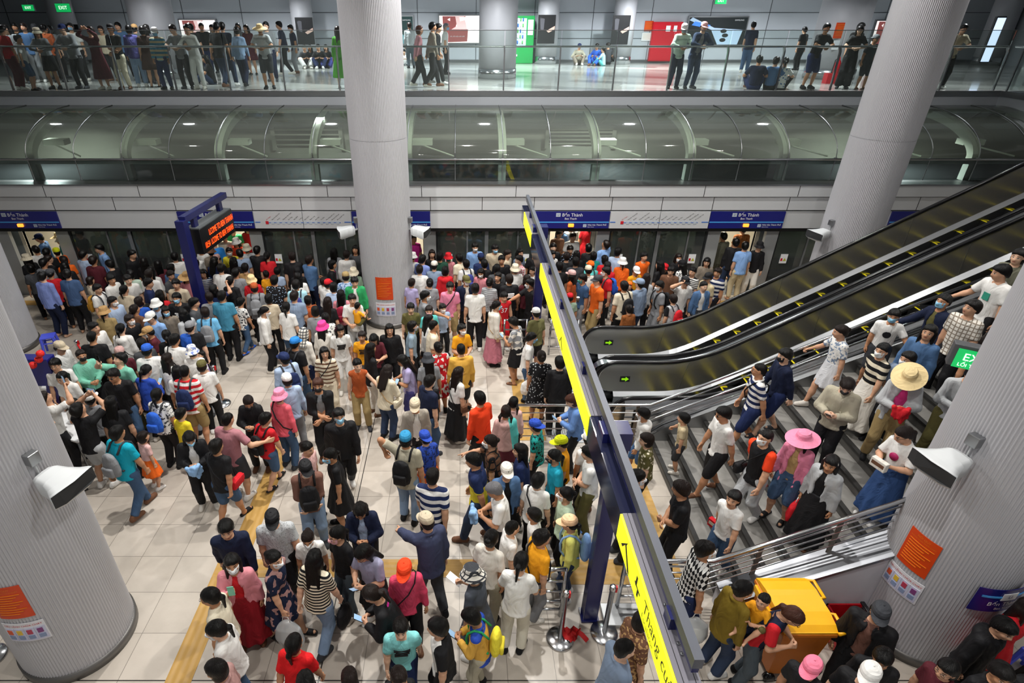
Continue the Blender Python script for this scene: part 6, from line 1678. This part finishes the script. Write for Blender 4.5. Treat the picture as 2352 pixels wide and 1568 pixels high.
# ================================================================ placing the people
ZH = 5.12
def parse():
    rows = []; ox = oy = 0; sc_ = 1
    for ln in PEOPLE.strip().split('\n'):
        if ln.startswith('#'): q = ln[1:].split(); ox, oy, sc_ = float(q[0]), float(q[1]), float(q[2]); continue
        q = ln.split(); d = dict(u=ox+float(q[0])/sc_, v=oy+float(q[1])/sc_, face=float(q[2]), h=float(q[3])/100, sex=q[4], ex={}, pose='S')
        d['topk'], d['topc'] = q[5].split(':', 1); d['inner'] = None
        if ':' in d['topc']: d['topc'], d['inner'] = d['topc'].split(':')
        rest = q[6:]
        if rest[0] == 'N': d['botk'], d['botc'] = 'N', None
        else: d['botk'], d['botc'] = rest[0].split(':')
        d['hair'] = rest[1]
        for t in rest[2:]:
            if '=' in t: k, v = t.split('='); d['ex'][k] = v
            elif ':' in t: k, v = t.split(':'); d['ex'][k] = v
            elif t in ('S', 'W', 'p', 'P', 'P2', 'r', 'R', 'R0', 'x', 'X', 'o', 'H', 'k', 'c', 'l', 'sit', 'arm', 'arms2'):
                if d['pose'] != 'S' and t == 'W': d['ex']['walk'] = '1'
                elif d['pose'] == 'W': d['ex']['walk'] = '1'; d['pose'] = t
                else: d['pose'] = t
            else: d['ex'][t] = '1'
        rows.append(d)
    return rows
ROWS = parse()
def place(d, off):
    """World foot point so that the head centre lands where the survey saw it. off: head centre (x, y, z) in the turned, scaled figure."""
    if 'Y' in d['ex']:
        Y = float(d['ex']['Y']); z0 = ZH if Y > 18.2 else .02; x = px_x(d['u'], Y, z0 + off[2]); return x-off[0], Y-off[1], z0
    if 'st' in d['ex']:
        best = None
        for k in range(0, 26):
            z0 = k*RISE; x, y = at_z(d['u'], d['v'], z0+off[2]); e = abs(stair_z(x-off[0]) - z0)
            if best is None or e < best[0]-1e-6: best = (e, x-off[0], y-off[1], z0)
        return best[1], min(max(best[2], SY0+.25), SY1-.2), best[3]
    x, y = at_z(d['u'], d['v'], off[2]); return x-off[0], y-off[1], 0.
for i, d in enumerate(ROWS):
    rz = math.radians(d['face']); d['seed'] = i*7+1
    c = (-.02*math.sin(rz), .02*math.cos(rz), d['h']*.935-.0 if d['pose'] != 'sit' else d['h']*.935-.8*d['h']/1.7)
    d['pos'] = place(d, c); d['pos0'] = d['pos']; d['dist'] = math.dist(d['pos'], (0, 0, CAMH))
# keep clear of columns and of each other
def obstacles():
    return [(c[0], c[1], R_COL+.25) for c in COLS.values()] + [(1.72, 5.0, .32), (1.72, 11.95, .32), (p0[0], yL, .3)]
low = [d for d in ROWS if d['pos'][2] < .05 and 'Y' not in d['ex']]
for it in range(60):
    for a in range(len(low)):
        for b in range(a+1, len(low)):
            A, B = low[a]['pos'], low[b]['pos']; dx, dy = B[0]-A[0], B[1]-A[1]; r = math.hypot(dx, dy); m = .46*(min(1, low[a]['h']/1.6)*.5+min(1, low[b]['h']/1.6)*.5)
            if r < m:
                q = (m-r)*.28/(r+1e-3); low[a]['pos'] = (A[0]-dx*q*.5, A[1]-dy*q, A[2]); low[b]['pos'] = (B[0]+dx*q*.5, B[1]+dy*q, B[2])
    for d in low:
        x, y, z = d['pos']
        for ox, oy, R in obstacles():
            r = math.hypot(x-ox, y-oy)
            if r < R: x, y = ox+(x-ox)*R/(r+1e-6), oy+(y-oy)*R/(r+1e-6)
        if y > 15.2: y = 15.2
        d['pos'] = (x, y, z)
for d in ROWS:
    if d['ex'].get('nofix'): continue
order = sorted(range(len(ROWS)), key=lambda i: ROWS[i]['dist'])
N_IND = 300
for r, i in enumerate(order): ROWS[i]['ind'] = r < N_IND
# ---------------------------------------------------------------- words
KIND = dict(t='t-shirt', l='long-sleeved shirt', j='jacket', h='hooded top', p='polo shirt', v='sleeveless top', d='dress', D='long dress', f='shirt', s='shirt')
BK = dict(P='trousers', S='shorts', K='skirt', G='long skirt', W='wide trousers')
MARKS = [((40, 620), 'the left edge column'), ((495, 480), 'the orange text display'), ((447, 640), 'the navy display post'), ((880, 700), 'the middle column'), ((1240, 620), 'the far gantry post'), ((1390, 1200), 'the near gantry post'), ((1400, 780), 'the escalator'), ((1320, 560), 'the lit train door'),
         ((1695, 560), 'the rightmost train door'), ((110, 570), 'the leftmost train door'), ((100, 900), 'the navy totem'), ((1830, 1380), 'the yellow bin'), ((2140, 1380), 'the right foreground column'), ((180, 1150), 'the left foreground column'), ((1285, 1450), 'the red-belted stanchion'), ((510, 900), 'the stanchion'), ((1250, 960), 'the guard rail'), ((540, 1180), 'the tactile strip'), ((1700, 470), 'the platform route map')]
def zone(d):
    if d['pos'][2] > 4: 
        u = d['u']; return 'on the upper level ' + ('at the left end' if u < 250 else 'left of the middle column' if u < 800 else 'right of the middle column' if u < 1300 else 'by the red cabinet' if u < 1760 else 'by the right column')
    if 'st' in d['ex']: return 'on the stair'
    if 'Y' in d['ex']: return 'in the train doorway'
    m = min(MARKS, key=lambda q: math.hypot((q[0][0]-d['u']), (q[0][1]-d['v'])*1.3)); return 'near ' + m[1]
def facing(d):
    f = d['face'] % 360
    return 'seen from behind' if f < 45 or f > 315 else 'facing left' if f < 135 else 'facing the viewer' if f <= 225 else 'facing right'
HN = dict(long='long hair', pony='ponytail', bun='hair bun', bob='short bob', M='greying hair', MG='grey hair', cr='cropped hair', pig='pigtails', m='short hair')
HATN = dict(cap='cap', capb='backward cap', bucket='bucket hat', wide='wide hat', scarf='headscarf')
def phrases(d):
    ex = d['ex']; who = 'toddler' if d['h'] < 1.0 else 'child' if d['h'] < 1.47 else 'person'
    if 'hat' in ex: k, c = ex['hat'].split(':'); head = cname(c) + ' ' + HATN[k]
    else: head = HN[d['hair']]
    top = cname(d['topc']) + ' ' + KIND[d['topk']]
    act = {'r': 'raising a phone', 'R': 'raising one arm', 'p': 'looking down at both hands' if 'ph' not in ex else 'using a phone', 'P2': 'photographing with a phone', 'o': 'pointing', 'sit': 'sitting on the floor', 'H': 'hand on railing', 'l': 'leaning on the railing', 'X': 'arms folded', 'x': 'hands clasped', 'W': 'walking', 'P': 'holding a phone out'}.get(d['pose'])
    bot = None if d['botk'] == 'N' else cname(d['botc']) + ' ' + BK[d['botk']]
    acc = (cname(ex['k']) + ' face mask') if 'k' in ex else 'glasses' if 'g' in ex else (cname(ex['b']) + ' backpack') if 'b' in ex else 'sunglasses' if 'sun' in ex else None
    return who, head, top, act, bot, acc
for d in ROWS:
    d['ph'] = phrases(d); w, hd, tp, act, bot, acc = d['ph']; d['short'] = hd + ' and ' + tp if False else tp
inds = [d for d in ROWS if d['ind']]
def base(d):
    w, hd, tp, act, bot, acc = d['ph']; return '%s with %s in %s' % (w, hd, tp)
def variants(d):
    w, hd, tp, act, bot, acc = d['ph']; b = base(d); z = zone(d); f = facing(d)
    opts = [x for x in (act, acc and 'with ' + acc, f, z, (bot and d['dist'] < 11) and 'and ' + bot) if x]
    # grow the label until it singles the person out
    yield [b, z]
    if acc: yield [b, 'and ' + acc, z]
    if act: yield [b, act, z]
    yield [b, f, z]
    if acc and act: yield [b, 'and ' + acc, act, z]
    if acc: yield [b, 'and ' + acc, f, z]
    if bot and d['dist'] < 11: yield [b, 'and ' + bot, z]
    if acc and act and bot: yield [b, 'and ' + acc, act, 'and ' + bot]
    if bot: yield [b, f, 'and ' + bot]
    near = sorted((q for q in inds if q is not d and (q['pos'][2] > 4) == (d['pos'][2] > 4)), key=lambda q: math.hypot(q['u']-d['u'], q['v']-d['v']))
    for q in near[:8]:
        if q['ph'][2] != tp: yield [b, 'beside the one in ' + q['ph'][2]]
    for q in near[:8]: yield [b, f, 'beside ' + q['ph'][1] + ', ' + q['ph'][2]]
used = set(); sig = {}
for d in inds:
    for v in variants(d): sig.setdefault(' '.join(v), []).append(id(d))
for d in inds:
    ok = None
    for v in variants(d):
        t = ' '.join(v)
        if len(t.split()) <= 16 and len(set(sig[t])) == 1 and t not in used: ok = t; break
        if ok is None and len(t.split()) <= 16: last = t
    d['label'] = ok or last; used.add(d['label'])
def owner(d):
    w, hd, tp, act, bot, acc = d['ph']; return hd + ' in ' + tp
# ---------------------------------------------------------------- building them
M_phone = mat('phone_black', '#101114', .2); M_screen = mat('phone_screen', '#93b6d8', .2, emit=.5); M_glasses = mat('glasses_frame', '#17171a', .3)
def child(name, me, root, M=None, label=None):
    o = bpy.data.objects.new(name, me); COL.objects.link(o); o.parent = root
    if M is not None: o.matrix_local = M
    if label: o['label'] = label
    return o
def M4(R, t, k=1.):
    M = Matrix(((*(R[0]*k), t[0]), (*(R[1]*k), t[1]), (*(R[2]*k), t[2]), (0, 0, 0, 1))); return M
def glasses_mesh(dark):
    k = ('glasses', dark)
    if k not in TM:
        m = MB().use(0, True)
        for s in (-1, 1):
            m.tube([(s*.031+.021*math.cos(a), .098, .002+.017*math.sin(a)) for a in np.linspace(0, 2*math.pi, 14)[:-1]], .0022, 5, closed=True); m.tube([(s*.052, .097, .006), (s*.078, .03, .006), (s*.080, -.01, .0)], .002, 5)
            if dark: m.lathe((s*.031, 0, 0), [(.0001, 0), (.02, 0)], 14); n = 28; m.v[-n:] = [(x, .0985, .002+(y)*.85) for x, y, z in m.v[-n:]]
        m.tube([(-.011, .099, .005), (.011, .099, .005)], .002, 5)
        me = bpy.data.meshes.new('glasses'); me.from_pydata(m.v, [], m.f); me.materials.append(M_glasses); me.polygons.foreach_set('use_smooth', [True]*len(m.f)); me.update(); TM[k] = me
    return TM[k]
def mb_mesh(mb, name, mats):
    me = bpy.data.meshes.new(name); me.from_pydata([tuple(v) for v in mb.v], [], mb.f)
    for m in (mats if isinstance(mats, (list, tuple)) else [mats]): me.materials.append(m)
    me.polygons.foreach_set('material_index', mb.m); me.polygons.foreach_set('use_smooth', mb.s); me.update(); return me
def put(name, label, cat, W, meshes, group=None):
    """A carried thing: Empty with parts; meshes are in the figure's scaled space, W the figure's world matrix."""
    c = Vector((0, 0, 0)); n = 0
    for nm, me, lab in meshes:
        v = me.vertices[0].co; c += W @ v; n += 1
    c /= n
    if len(meshes) == 1:
        nm, me, lab = meshes[0]; me.transform(Matrix.Translation(-c) @ W); o = bpy.data.objects.new(name, me); COL.objects.link(o); o.location = c; me.name = name; return setp(o, label, cat, group)
    t = thing(name, label, cat, c, group)
    for nm, me, lab in meshes: me.transform(Matrix.Translation(-c) @ W); o = child(nm, me, t)
    return t
def backpack(d, fg, W, col, front=False):
    s = fg['s']; sg = 1 if front else -1; yb = fg['yc'](1.2)*s; dd = (.115*fg['fat']+.04)*s; kk = min(1., .62+.38*(d['h']-1.0)/.7); m = cloth(col)
    g = Grid((-.2, -.14, -.28), (.2, .14, .28), .016 if d['lod'] == 0 else .024, .02)
    g.prof([(-.19, .125, .065, 0), (-.1, .145, .085, 0), (.05, .14, .08, 0), (.17, .11, .055, 0), (.21, .05, .03, 0)]); P, Q = nets(g.field(), g.lo, g.h)
    C = np.array((0, yb+sg*(dd+.055), (1.17+fg['dz'])*s)); bag = mesh_np('bag_body', C + P*kk, Q, m); parts = [('bag_body', bag, None)]
    pk = MB().use(0, True).rbox(C + np.array((0, sg*.085, -.08))*kk, (.20*kk, .06*kk, .17*kk), .025*kk); parts.append(('pocket', mb_mesh(pk, 'pocket', m), None))
    sm = cloth('charcoal') if col not in ('black', 'yellowgreen', 'skyblue') else cloth({'black': 'black', 'yellowgreen': 'green', 'skyblue': 'skyblue'}[col])
    for sd in (-1, 1):
        x = sd*.10*s; f = lambda z, e: (x, yb*0+fg['yc'](z)*s - sg*e*s, (z+fg['dz'])*s)
        A = [f(1.33, -(.13*fg['fat']+.02)), f(1.44, -.07), f(1.455, .02), f(1.38, .115), f(1.26, .155), f(1.12, .155), f(1.03, .10), f(1.0, .0), f(1.02, -.13)]
        parts.append(('strap', mb_mesh(MB().use(0, True).tube(A, .017*s, 6), 'strap', sm), None))
    put('backpack', '%s backpack %s %s' % (cname(col), 'worn in front by' if front else 'on back of', owner(d)), 'backpack', W, parts)
def phone(d, fg, W, hand, label):
    c, x, y, z = fg['hands'][hand]; s = fg['s']; c = (c + z*(-.03)*0 + x*.02)*s; 
    R = Matrix([[*y], [*x], [*z]]).transposed().to_4x4() if d['pose'] in ('r', 'R', 'P2') else Matrix([[*x], [*y], [*z]]).transposed().to_4x4()
    if d['pose'] == 'p': c = (fg['hands'][1][0]+fg['hands'][-1][0])/2*s + np.array((0, .03, .02))*s; R = Matrix.Rotation(.7, 4, 'X'); R = R @ Matrix.Rotation(math.pi/2, 4, 'Z')
    if d['pose'] == 'r': c = (fg['hands'][1][0]+fg['hands'][-1][0])/2*s + np.array((0, .02, .02)); R = Matrix.Rotation(math.pi/2, 4, 'X')
    if d['pose'] in ('R', 'P2'): R = Matrix.Rotation(math.pi/2, 4, 'X') @ Matrix.Rotation(math.pi/2, 4, 'Z'); c = c+np.array((0, .02, .05))
    b = MB().use(0).rbox(c, (.15, .074, .009), .004, R); sc2 = MB().use(0).rbox(Vector(c)+(R.to_3x3() @ Vector((0, 0, .0052))), (.138, .066, .001), 0, R)
    mc = M_phone if d['topc'] != 'rose' else mat('phone_green', '#7cc9ae', .3)
    put('smartphone', label, 'phone', W, [('casing', mb_mesh(b, 'casing', mc), None), ('display', mb_mesh(sc2, 'display', M_screen), None)])
def sidebag(d, fg, W, col):
    s = fg['s']; big = col in ('red', 'black', 'redbag') ; w = .26 if col == 'red' else .2; m = cloth(col if col in HEX else 'black'); x0 = .21*s
    g = MB().use(0, True).rbox((x0, .09*s, .90*s), (.09, w, .17), .03); fl = MB().use(0, True).rbox((x0+.045, .09*s, .93*s), (.02, w*.95, .09), .008)
    P = []
    for k in range(22):
        a = k/21*math.pi; zz = (.95+.48*math.sin(a)); sd = 1-2*k/21
        P.append(((.20*sd)*s, (fg['yc'](zz) + (.165 if k % 2 == 2 else 0) + .0)*s, zz*s))
    front = [(.19*s, .12*s, .96*s), (.10*s, .165*s, 1.12*s), (-.01*s, .17*s, 1.26*s), (-.10*s, .12*s, 1.40*s), (-.13*s, .0, 1.462*s), (-.10*s, -.10*s, 1.38*s), (.0, -.155*s, 1.22*s), (.12*s, -.15*s, 1.06*s), (.20*s, -.05*s, .95*s)]
    yy = fg['yc'](1.2)*s*.8; front = [(a, b+yy*(c > s), c) for a, b, c in front]
    put('shoulder_bag', '%s shoulder bag worn by %s' % (cname(col), owner(d)), 'bag', W, [('bag_body', mb_mesh(g, 'bag_body', m), None), ('flap', mb_mesh(fl, 'flap', m), None), ('strap', mb_mesh(MB().use(0, True).tube(front, .008, 6), 'strap', cloth('black' if col != 'cream' else 'tan')), None)])
def tote(d, fg, W, col):
    s = fg['s']; c = fg['hands'][1][0]*s + np.array((0, 0, -.02)); 
    g = Grid((-.2, -.12, -.45), (.2, .12, .05), .016, .02); g.prof([(-.40, .12, .05, 0), (-.3, .15, .075, 0), (-.15, .13, .06, 0), (-.05, .03, .02, 0)], folds=.05); P, Q = nets(g.field(), g.lo, g.h); P = P[:, [1, 0, 2]]; Q = Q[:, ::-1]
    P = P*(1.3 if col == 'clear' else 1); m = glass('clear_plastic', '#eef2f2', .12, 1.3, .05, .55, '#eef2f4') if col == 'clear' else cloth(col); nm = 'plastic_bag' if col in ('clear', 'white', 'pink') else 'handbag'
    put(nm, '%s bag hanging from the hand of %s' % (cname(col) if col != 'clear' else 'clear plastic', owner(d)), 'bag', W, [('bag_body', mesh_np('bag_body', c+P, Q, m), None), ('handle', mb_mesh(MB().use(0, True).tube([c+(0, -.05, -.08), c+(0, -.03, .01), c+(0, .03, .01), c+(0, .05, -.08)], .006, 6), 'handle', cloth('black') if col == 'black' else cloth('white')), None)])
crowd_parts = []
def build_person(d, i):
    ex = d['ex']; l = 0 if d['dist'] < 10.4 else 1 if d['dist'] < 15.5 else 2
    if not d['ind']: l = 2
    d['lod'] = l
    lean = .28 if d['pose'] == 'l' else .30 if 'bend' in ex else .04 if d['pose'] in ('S', 'x', 'X') else .07
    hp = 26 if (d['pose'] in ('p',) or 'bend' in ex) else -22 if d['pose'] in ('r', 'R') else None
    p = dict(h=d['h'], sex=d['sex'], pose=d['pose'], lod=l, seed=d['seed'], top=d['topk'], bot=d['botk'], lean=lean, swing=1 if i % 2 else -1)
    if 'walk' in ex: p['walk'] = 1
    if 'o' == d['pose'] and d['face'] in (30.0,): p['arm'] = -1
    if d['pose'] == 'H': p['arm'] = -1 if d['face'] > 120 else 1
    if hp is not None: p['hp'] = hp
    fg = figure(p); s = fg['s']; rz = math.radians(d['face']); R = Matrix.Rotation(rz, 4, 'Z'); hcw = R @ Vector(fg['hc']*s)
    x, y, z0 = d['pos']
    if 'mv' not in d:
        q = place(d, (hcw.x, hcw.y, hcw.z)); 
        x, y, z0 = q[0] + x - d['pos0'][0], q[1] + y - d['pos0'][1], q[2]
        if 'Y' not in ex and 'st' not in ex: y = min(y, 15.2)
    W = Matrix.Translation((x, y, z0)) @ R
    sk = skin((0, 0, 1, 2, 0, 1)[i % 6] if d['topc'] != 'hx' else 0); hi = 3 if d['hair'] in ('MG',) else 2 if 'brown' in ex or 'redhair' in ex else (0, 0, 1, 0, 4)[i % 5]
    hst = {'M': 'short', 'MG': 'short', 'm': 'm'}.get(d['hair'], d['hair']); hm = hairm(hi)
    Mhead = M4(fg['Rh'], fg['hc']*s, fg['hs']*s)
    topm = [cloth(d['topc'])] + ([cloth(d['inner'])] if d['inner'] else [])
    botm = cloth(d['botc']) if d['botc'] else None
    items = []      # name, mesh, matrix
    for nm, P, Q, aux in fg['parts']:
        if nm == 'body': items.append(('body', mesh_np('body', P*s, Q, sk, None, aux), None))
        elif nm == 'inner_shirt': items.append((nm, mesh_np(nm, P*s, Q, topm[-1]), None))
        elif nm in ('shirt', 'jacket', 'dress'): items.append((nm, mesh_np(nm, P*s, Q, topm[0]), None))
        else: items.append((nm, mesh_np(nm, P*s, Q, botm), None))
    hh_ = 'hat' in ex; items.append(('hair', tmesh(('hair', hst, l, hh_), hair_t(hst, l, hh_), hm), Mhead))
    if 'hat' in ex:
        k, c = ex['hat'].split(':'); items.append(('hat', hmesh(k, cloth(c)), Mhead))
    if 'k' in ex: items.append(('mask', tmesh(('mask', l), mask_t(l), mat('mask_'+ex['k'], {'blue': '#8cc4e4', 'white': '#e4e6e8', 'black': '#1c1c20', 'rose': '#dba4ac', 'teal': '#3f9a94', 'grey': '#9aa2ac'}[ex['k']], .8)), Mhead))
    if l < 2 and ('g' in ex or 'sun' in ex or 'sun2' in ex): items.append(('glasses', glasses_mesh('sun' in ex), Mhead))
    if d['ind'] or d['pos'][2] > 4:
        sh_c = ex.get('shoe') or ('white', 'black', 'black', 'charcoal', 'offwhite', 'brown')[i % 6]; kind = 'sandal' if (d['botk'] in 'SKN' and i % 2) or 'shoe' in ex else 'shoe'
        for sd in (-1, 1):
            S_, Kn, a, fy = fg['legs'][sd]; Ms = Matrix.Translation(Vector((a[0], a[1], a[2]-.075 - (0.0)))*s) @ Matrix.Rotation(fy, 4, 'Z') @ Matrix.Scale(s, 4)
            items.append(('shoe', tmesh(('shoe', kind, l), shoe_t(kind, l), cloth(sh_c)), Ms))
    if not d['ind']:
        for nm, me, M in items: crowd_parts.append((me, W @ M if M is not None else W))
        return
    root = bpy.data.objects.new('person', None); COL.objects.link(root); root.matrix_world = W; root.empty_display_size = .2; setp(root, d['label'], 'person')
    for nm, me, M in items: child(nm, me, root, M)
    if 'band' in ex: child('hair_band', mb_mesh(MB().use(0, True).tube([(.088*math.cos(a), .018, .03+.092*math.sin(a)) for a in np.linspace(.1, math.pi-.1, 12)], .006, 6), 'hair_band', cloth('skyblue' if ex['band'] == 'blue' else 'white')), root, Mhead)
    if 'tie' in ex:
        g = Grid((-.3, -.3, .5), (.3, .3, 1.1), .025, .02); g.prof([(.66, .2, .17, 0), (.8, .2, .165, 0), (.97, .17, .13, 0)], folds=.09); P, Q = nets(g.field(), g.lo, g.h); child('tied_jacket', mesh_np('tied_jacket', P*s, Q, cloth(ex['tie'])), root)
    if 'print' in ex and l < 2:
        me = None; f = frame((0, (.136+fg['yc'](1.2))*s, 1.22*s), (-1, 0, 0), (0, 0, 1)) if 45 < d['face'] % 360 < 315 else frame((0, (-.150+fg['yc'](1.2))*s, 1.24*s), (1, 0, 0), (0, 0, 1))
        pc = {'lines': M_wht if d['topc'] == 'black' else M_blk, 'num': M_wht, 'dot': mat('print_magenta', '#a8185a', .6), 'dot2': M_blk, 'dot3': mat('print_green', '#2f8f78', .6), 'patch': mat('print_yellow2', '#c9a02a', .6)}[ex['print']]
        q = MB()
        if ex['print'] == 'lines': q.box(-.09, .09, .02, .045, -.02, .004).box(-.07, .08, -.02, .005, -.02, .004).box(-.085, .06, -.06, -.035, -.02, .004)
        elif ex['print'] == 'num': q = None
        elif ex['print'] in ('dot', 'dot2'): q.use(0, True).lathe((0, 0, -.02), [(.05 if ex['print'] == 'dot' else .045, 0), (.05 if ex['print'] == 'dot' else .06, .0), (.055, .024), (.001 if ex['print'] == 'dot' else .045, .024)], 20)
        elif ex['print'] == 'dot3': q.box(-.05, .05, -.06, .05, -.02, .004)
        else: q.box(-.07, .07, -.07, .06, -.02, .004)
        if q is not None: me = mb_mesh(q, 'chest_print', pc); me.transform(f); child('chest_print', me, root)
        else:
            me = text_mesh('37', .16); me.materials.clear(); me.materials.append(pc); me.transform(f); child('chest_print', me, root)
    if d['topc'] == 'redrock':
        f = frame((0, (.168+fg['yc'](1.2))*s, 1.24*s), (-1, 0, -.0), (0, 0, 1))
        for tx, sz, dy in (('ROCKSTAR', .062, .05), ('23', .12, -.05)):
            me = text_mesh(tx, sz); me.materials.clear(); me.materials.append(M_wht); me.transform(f @ Matrix.Translation((0, dy, 0))); child('chest_print', me, root)
    if ex.get('hat') == 'cap:offwhite' and d['topc'] == 'denimblue':
        me = text_mesh('Y', .05); me.materials.clear(); me.materials.append(M_blk); me.transform(frame((0, .0985, .072), (-1, 0, 0), (0, -.25, 1))); child('cap_letter', me, root, Mhead)
    if 'b' in ex: backpack(d, fg, W, ex['b'] if ex['b'] in HEX or ex['b'] in PAT else 'black')
    if 'fb' in ex: backpack(d, fg, W, ex['fb'], True)
    if 'sb' in ex and l < 2: sidebag(d, fg, W, ex['sb'])
    if 'strap' in ex and l < 2:
        front = [(.19*s, .10*s, .96*s), (.10*s, .165*s, 1.12*s), (-.01*s, .17*s, 1.26*s), (-.10*s, .12*s, 1.40*s), (-.13*s, .0, 1.462*s), (-.10*s, -.10*s, 1.38*s), (.0, -.155*s, 1.22*s), (.12*s, -.15*s, 1.06*s), (.20*s, -.05*s, .95*s)]
        child('cross_strap', mb_mesh(MB().use(0, True).tube(front, .012, 6, closed=True), 'cross_strap', cloth(ex['strap'])), root)
    if 'tt' in ex: tote(d, fg, W, ex['tt'])
    if 'ph' in ex and d['pose'] in ('p', 'P', 'P2', 'r', 'R'): phone(d, fg, W, 1, 'smartphone held by %s' % owner(d))
    if 'hold' in ex:
        k, c = ex['hold'].split(':'); Hd = fg['hands']; cc = (Hd[1][0]+Hd[-1][0])/2*s + np.array((0, .04, .02)) if d['pose'] == 'p' else Hd[1][0]*s + np.array((0, .03, .0))
        if k == 'box': q = MB().use(0).rbox(cc, (.20, .07, .13), .008); q.use(1).box(cc[0]-.08, cc[0]+.08, cc[1]+.035, cc[1]+.037, cc[2]-.02, cc[2]+.03).box(cc[0]-.08, cc[0]+.08, cc[1]-.037, cc[1]-.035, cc[2]-.02, cc[2]+.03); me = mb_mesh(q, 'box', [cloth(c), cloth('cream' if c == 'red' else 'brown')])
        elif k == 'paper': q = MB().use(0).rbox(cc, (.10, .20, .004), .001, Matrix.Rotation(.4, 4, 'X')); me = mb_mesh(q, 'paper', M_wht)
        else:
            g = Grid(cc-.25, cc+.2, .010, .007); rr = random.Random(4)
            for _ in range(16): a_ = cc+np.array((rr.uniform(-.10, .10), rr.uniform(-.03, .04), rr.uniform(-.04, .05))); g.cap(a_, a_+np.array((rr.uniform(-.06, .06), rr.uniform(-.01, .03), -rr.uniform(.05, .16))), .030, rr.uniform(.012, .026))
            P, Q = nets(g.field(), g.lo, g.h); me = mesh_np('cloth', P, Q, cloth(c))
        put({'box': 'snack_box' if c == 'red' else 'purse', 'paper': 'paper_slip', 'cloth': 'folded_cloth'}[k], '%s %s held by %s' % (cname(c), {'box': 'box' if c == 'red' else 'purse', 'paper': 'paper slip', 'cloth': 'bundle of cloth'}[k], owner(d)), {'box': 'box' if c == 'red' else 'purse', 'paper': 'paper', 'cloth': 'cloth'}[k], W, [(k, me, None)])
    if 'cup' in ex:
        c = np.array((.12, .42, 1.12))*s; put('coffee_cup', 'white and dark paper coffee cup held by the man in orange', 'cup', W, [('cup_body', mb_mesh(MB().use(0, True).lathe(c, [(.028, -.06), (.038, .05)], 16), 'cup_body', mat('cup_brown', '#5a4a42', .6)), None), ('cup_lid', mb_mesh(MB().use(0, True).lathe(c, [(.041, .05), (.041, .062), (.03, .07), (.001, .07)], 16), 'cup_lid', M_wht), None)])
    # carried children sit on the arm: a small figure of its own
    if ('c' == d['pose'] and d['topc'] == 'white' and d['sex'] == 'm') or 'c2' in ex or 'c3' in ex:
        sub = dict(h=.88, sex='m', pose='sit', lod=l, seed=i+900, top='t', bot='S', lean=.0, swing=1); fb = figure(sub); k = fb['s']
        tc = 'amber' if 'c2' not in ex else 'darknavy'; off = Vector((-.12 if 'c3' not in ex else .16, .24, 1.06))*s; off.z += .0
        Wb = W @ Matrix.Translation(off) @ Matrix.Rotation(math.radians(150 if 'c3' not in ex else 200), 4, 'Z')
        rb = bpy.data.objects.new('person', None); COL.objects.link(rb); rb.matrix_world = Wb; setp(rb, 'toddler in %s top carried by %s' % (cname(tc) if 'c3' not in ex else 'shiny gold', owner(d)), 'person')
        for nm, P, Q, aux in fb['parts']: child(nm, mesh_np(nm, P*k, Q, sk if nm == 'body' else cloth(tc) if nm == 'shirt' else cloth('olive'), None, aux if nm == 'body' else None), rb)
        Mb = M4(fb['Rh'], fb['hc']*k, fb['hs']*k); child('hair', tmesh(('hair', 'cr', l), hair_t('cr', l), hairm(0)), rb, Mb)
        if 'c2' in ex: child('hat', hmesh('scarf', cloth('orange')), rb, Mb @ Matrix.Scale(.9, 4))
for i, d in enumerate(ROWS): build_person(d, i)
# the far remainder of the crowd as one object
if crowd_parts:
    VV = []; QQ = []; MI = []; FA = []; mats = []; n = 0
    for me, M in crowd_parts:
        P = np.empty(len(me.vertices)*3, np.float32); me.vertices.foreach_get('co', P); P = P.reshape(-1, 3); A = np.array(M); P = P @ A[:3, :3].T + A[:3, 3]
        if any(len(p.vertices) != 4 for p in me.polygons[:5]) or len(me.loops) != 4*len(me.polygons):
            q = np.array([list(p.vertices) + [p.vertices[-1]]*(4-len(p.vertices)) for p in me.polygons if len(p.vertices) in (4,)], np.int32)
        else:
            q = np.empty(len(me.loops), np.int32); me.loops.foreach_get('vertex_index', q); q = q.reshape(-1, 4)
        mi = np.zeros(len(q), np.int32); src = np.empty(len(me.polygons), np.int32); me.polygons.foreach_get('material_index', src)
        if len(src) == len(q): mi = src
        lut = []
        for m in me.materials:
            if m not in mats: mats.append(m)
            lut.append(mats.index(m))
        MI.append(np.array(lut)[mi]); QQ.append(q+n); VV.append(P); n += len(P)
        fa = np.full((len(P), 3), (9., -9., 9.), np.float32); at = me.attributes.get('face')
        if at is not None: b = np.empty(len(P)*3, np.float32); at.data.foreach_get('vector', b); fa = b.reshape(-1, 3)
        FA.append(fa)
    me = mesh_np('crowd', np.concatenate(VV), np.concatenate(QQ), mats, np.concatenate(MI), np.concatenate(FA))
    o = bpy.data.objects.new('crowd', me); COL.objects.link(o); setp(o, 'far rest of the crowd packed at the train doors and back on the upper level', 'crowd', None, 'stuff')
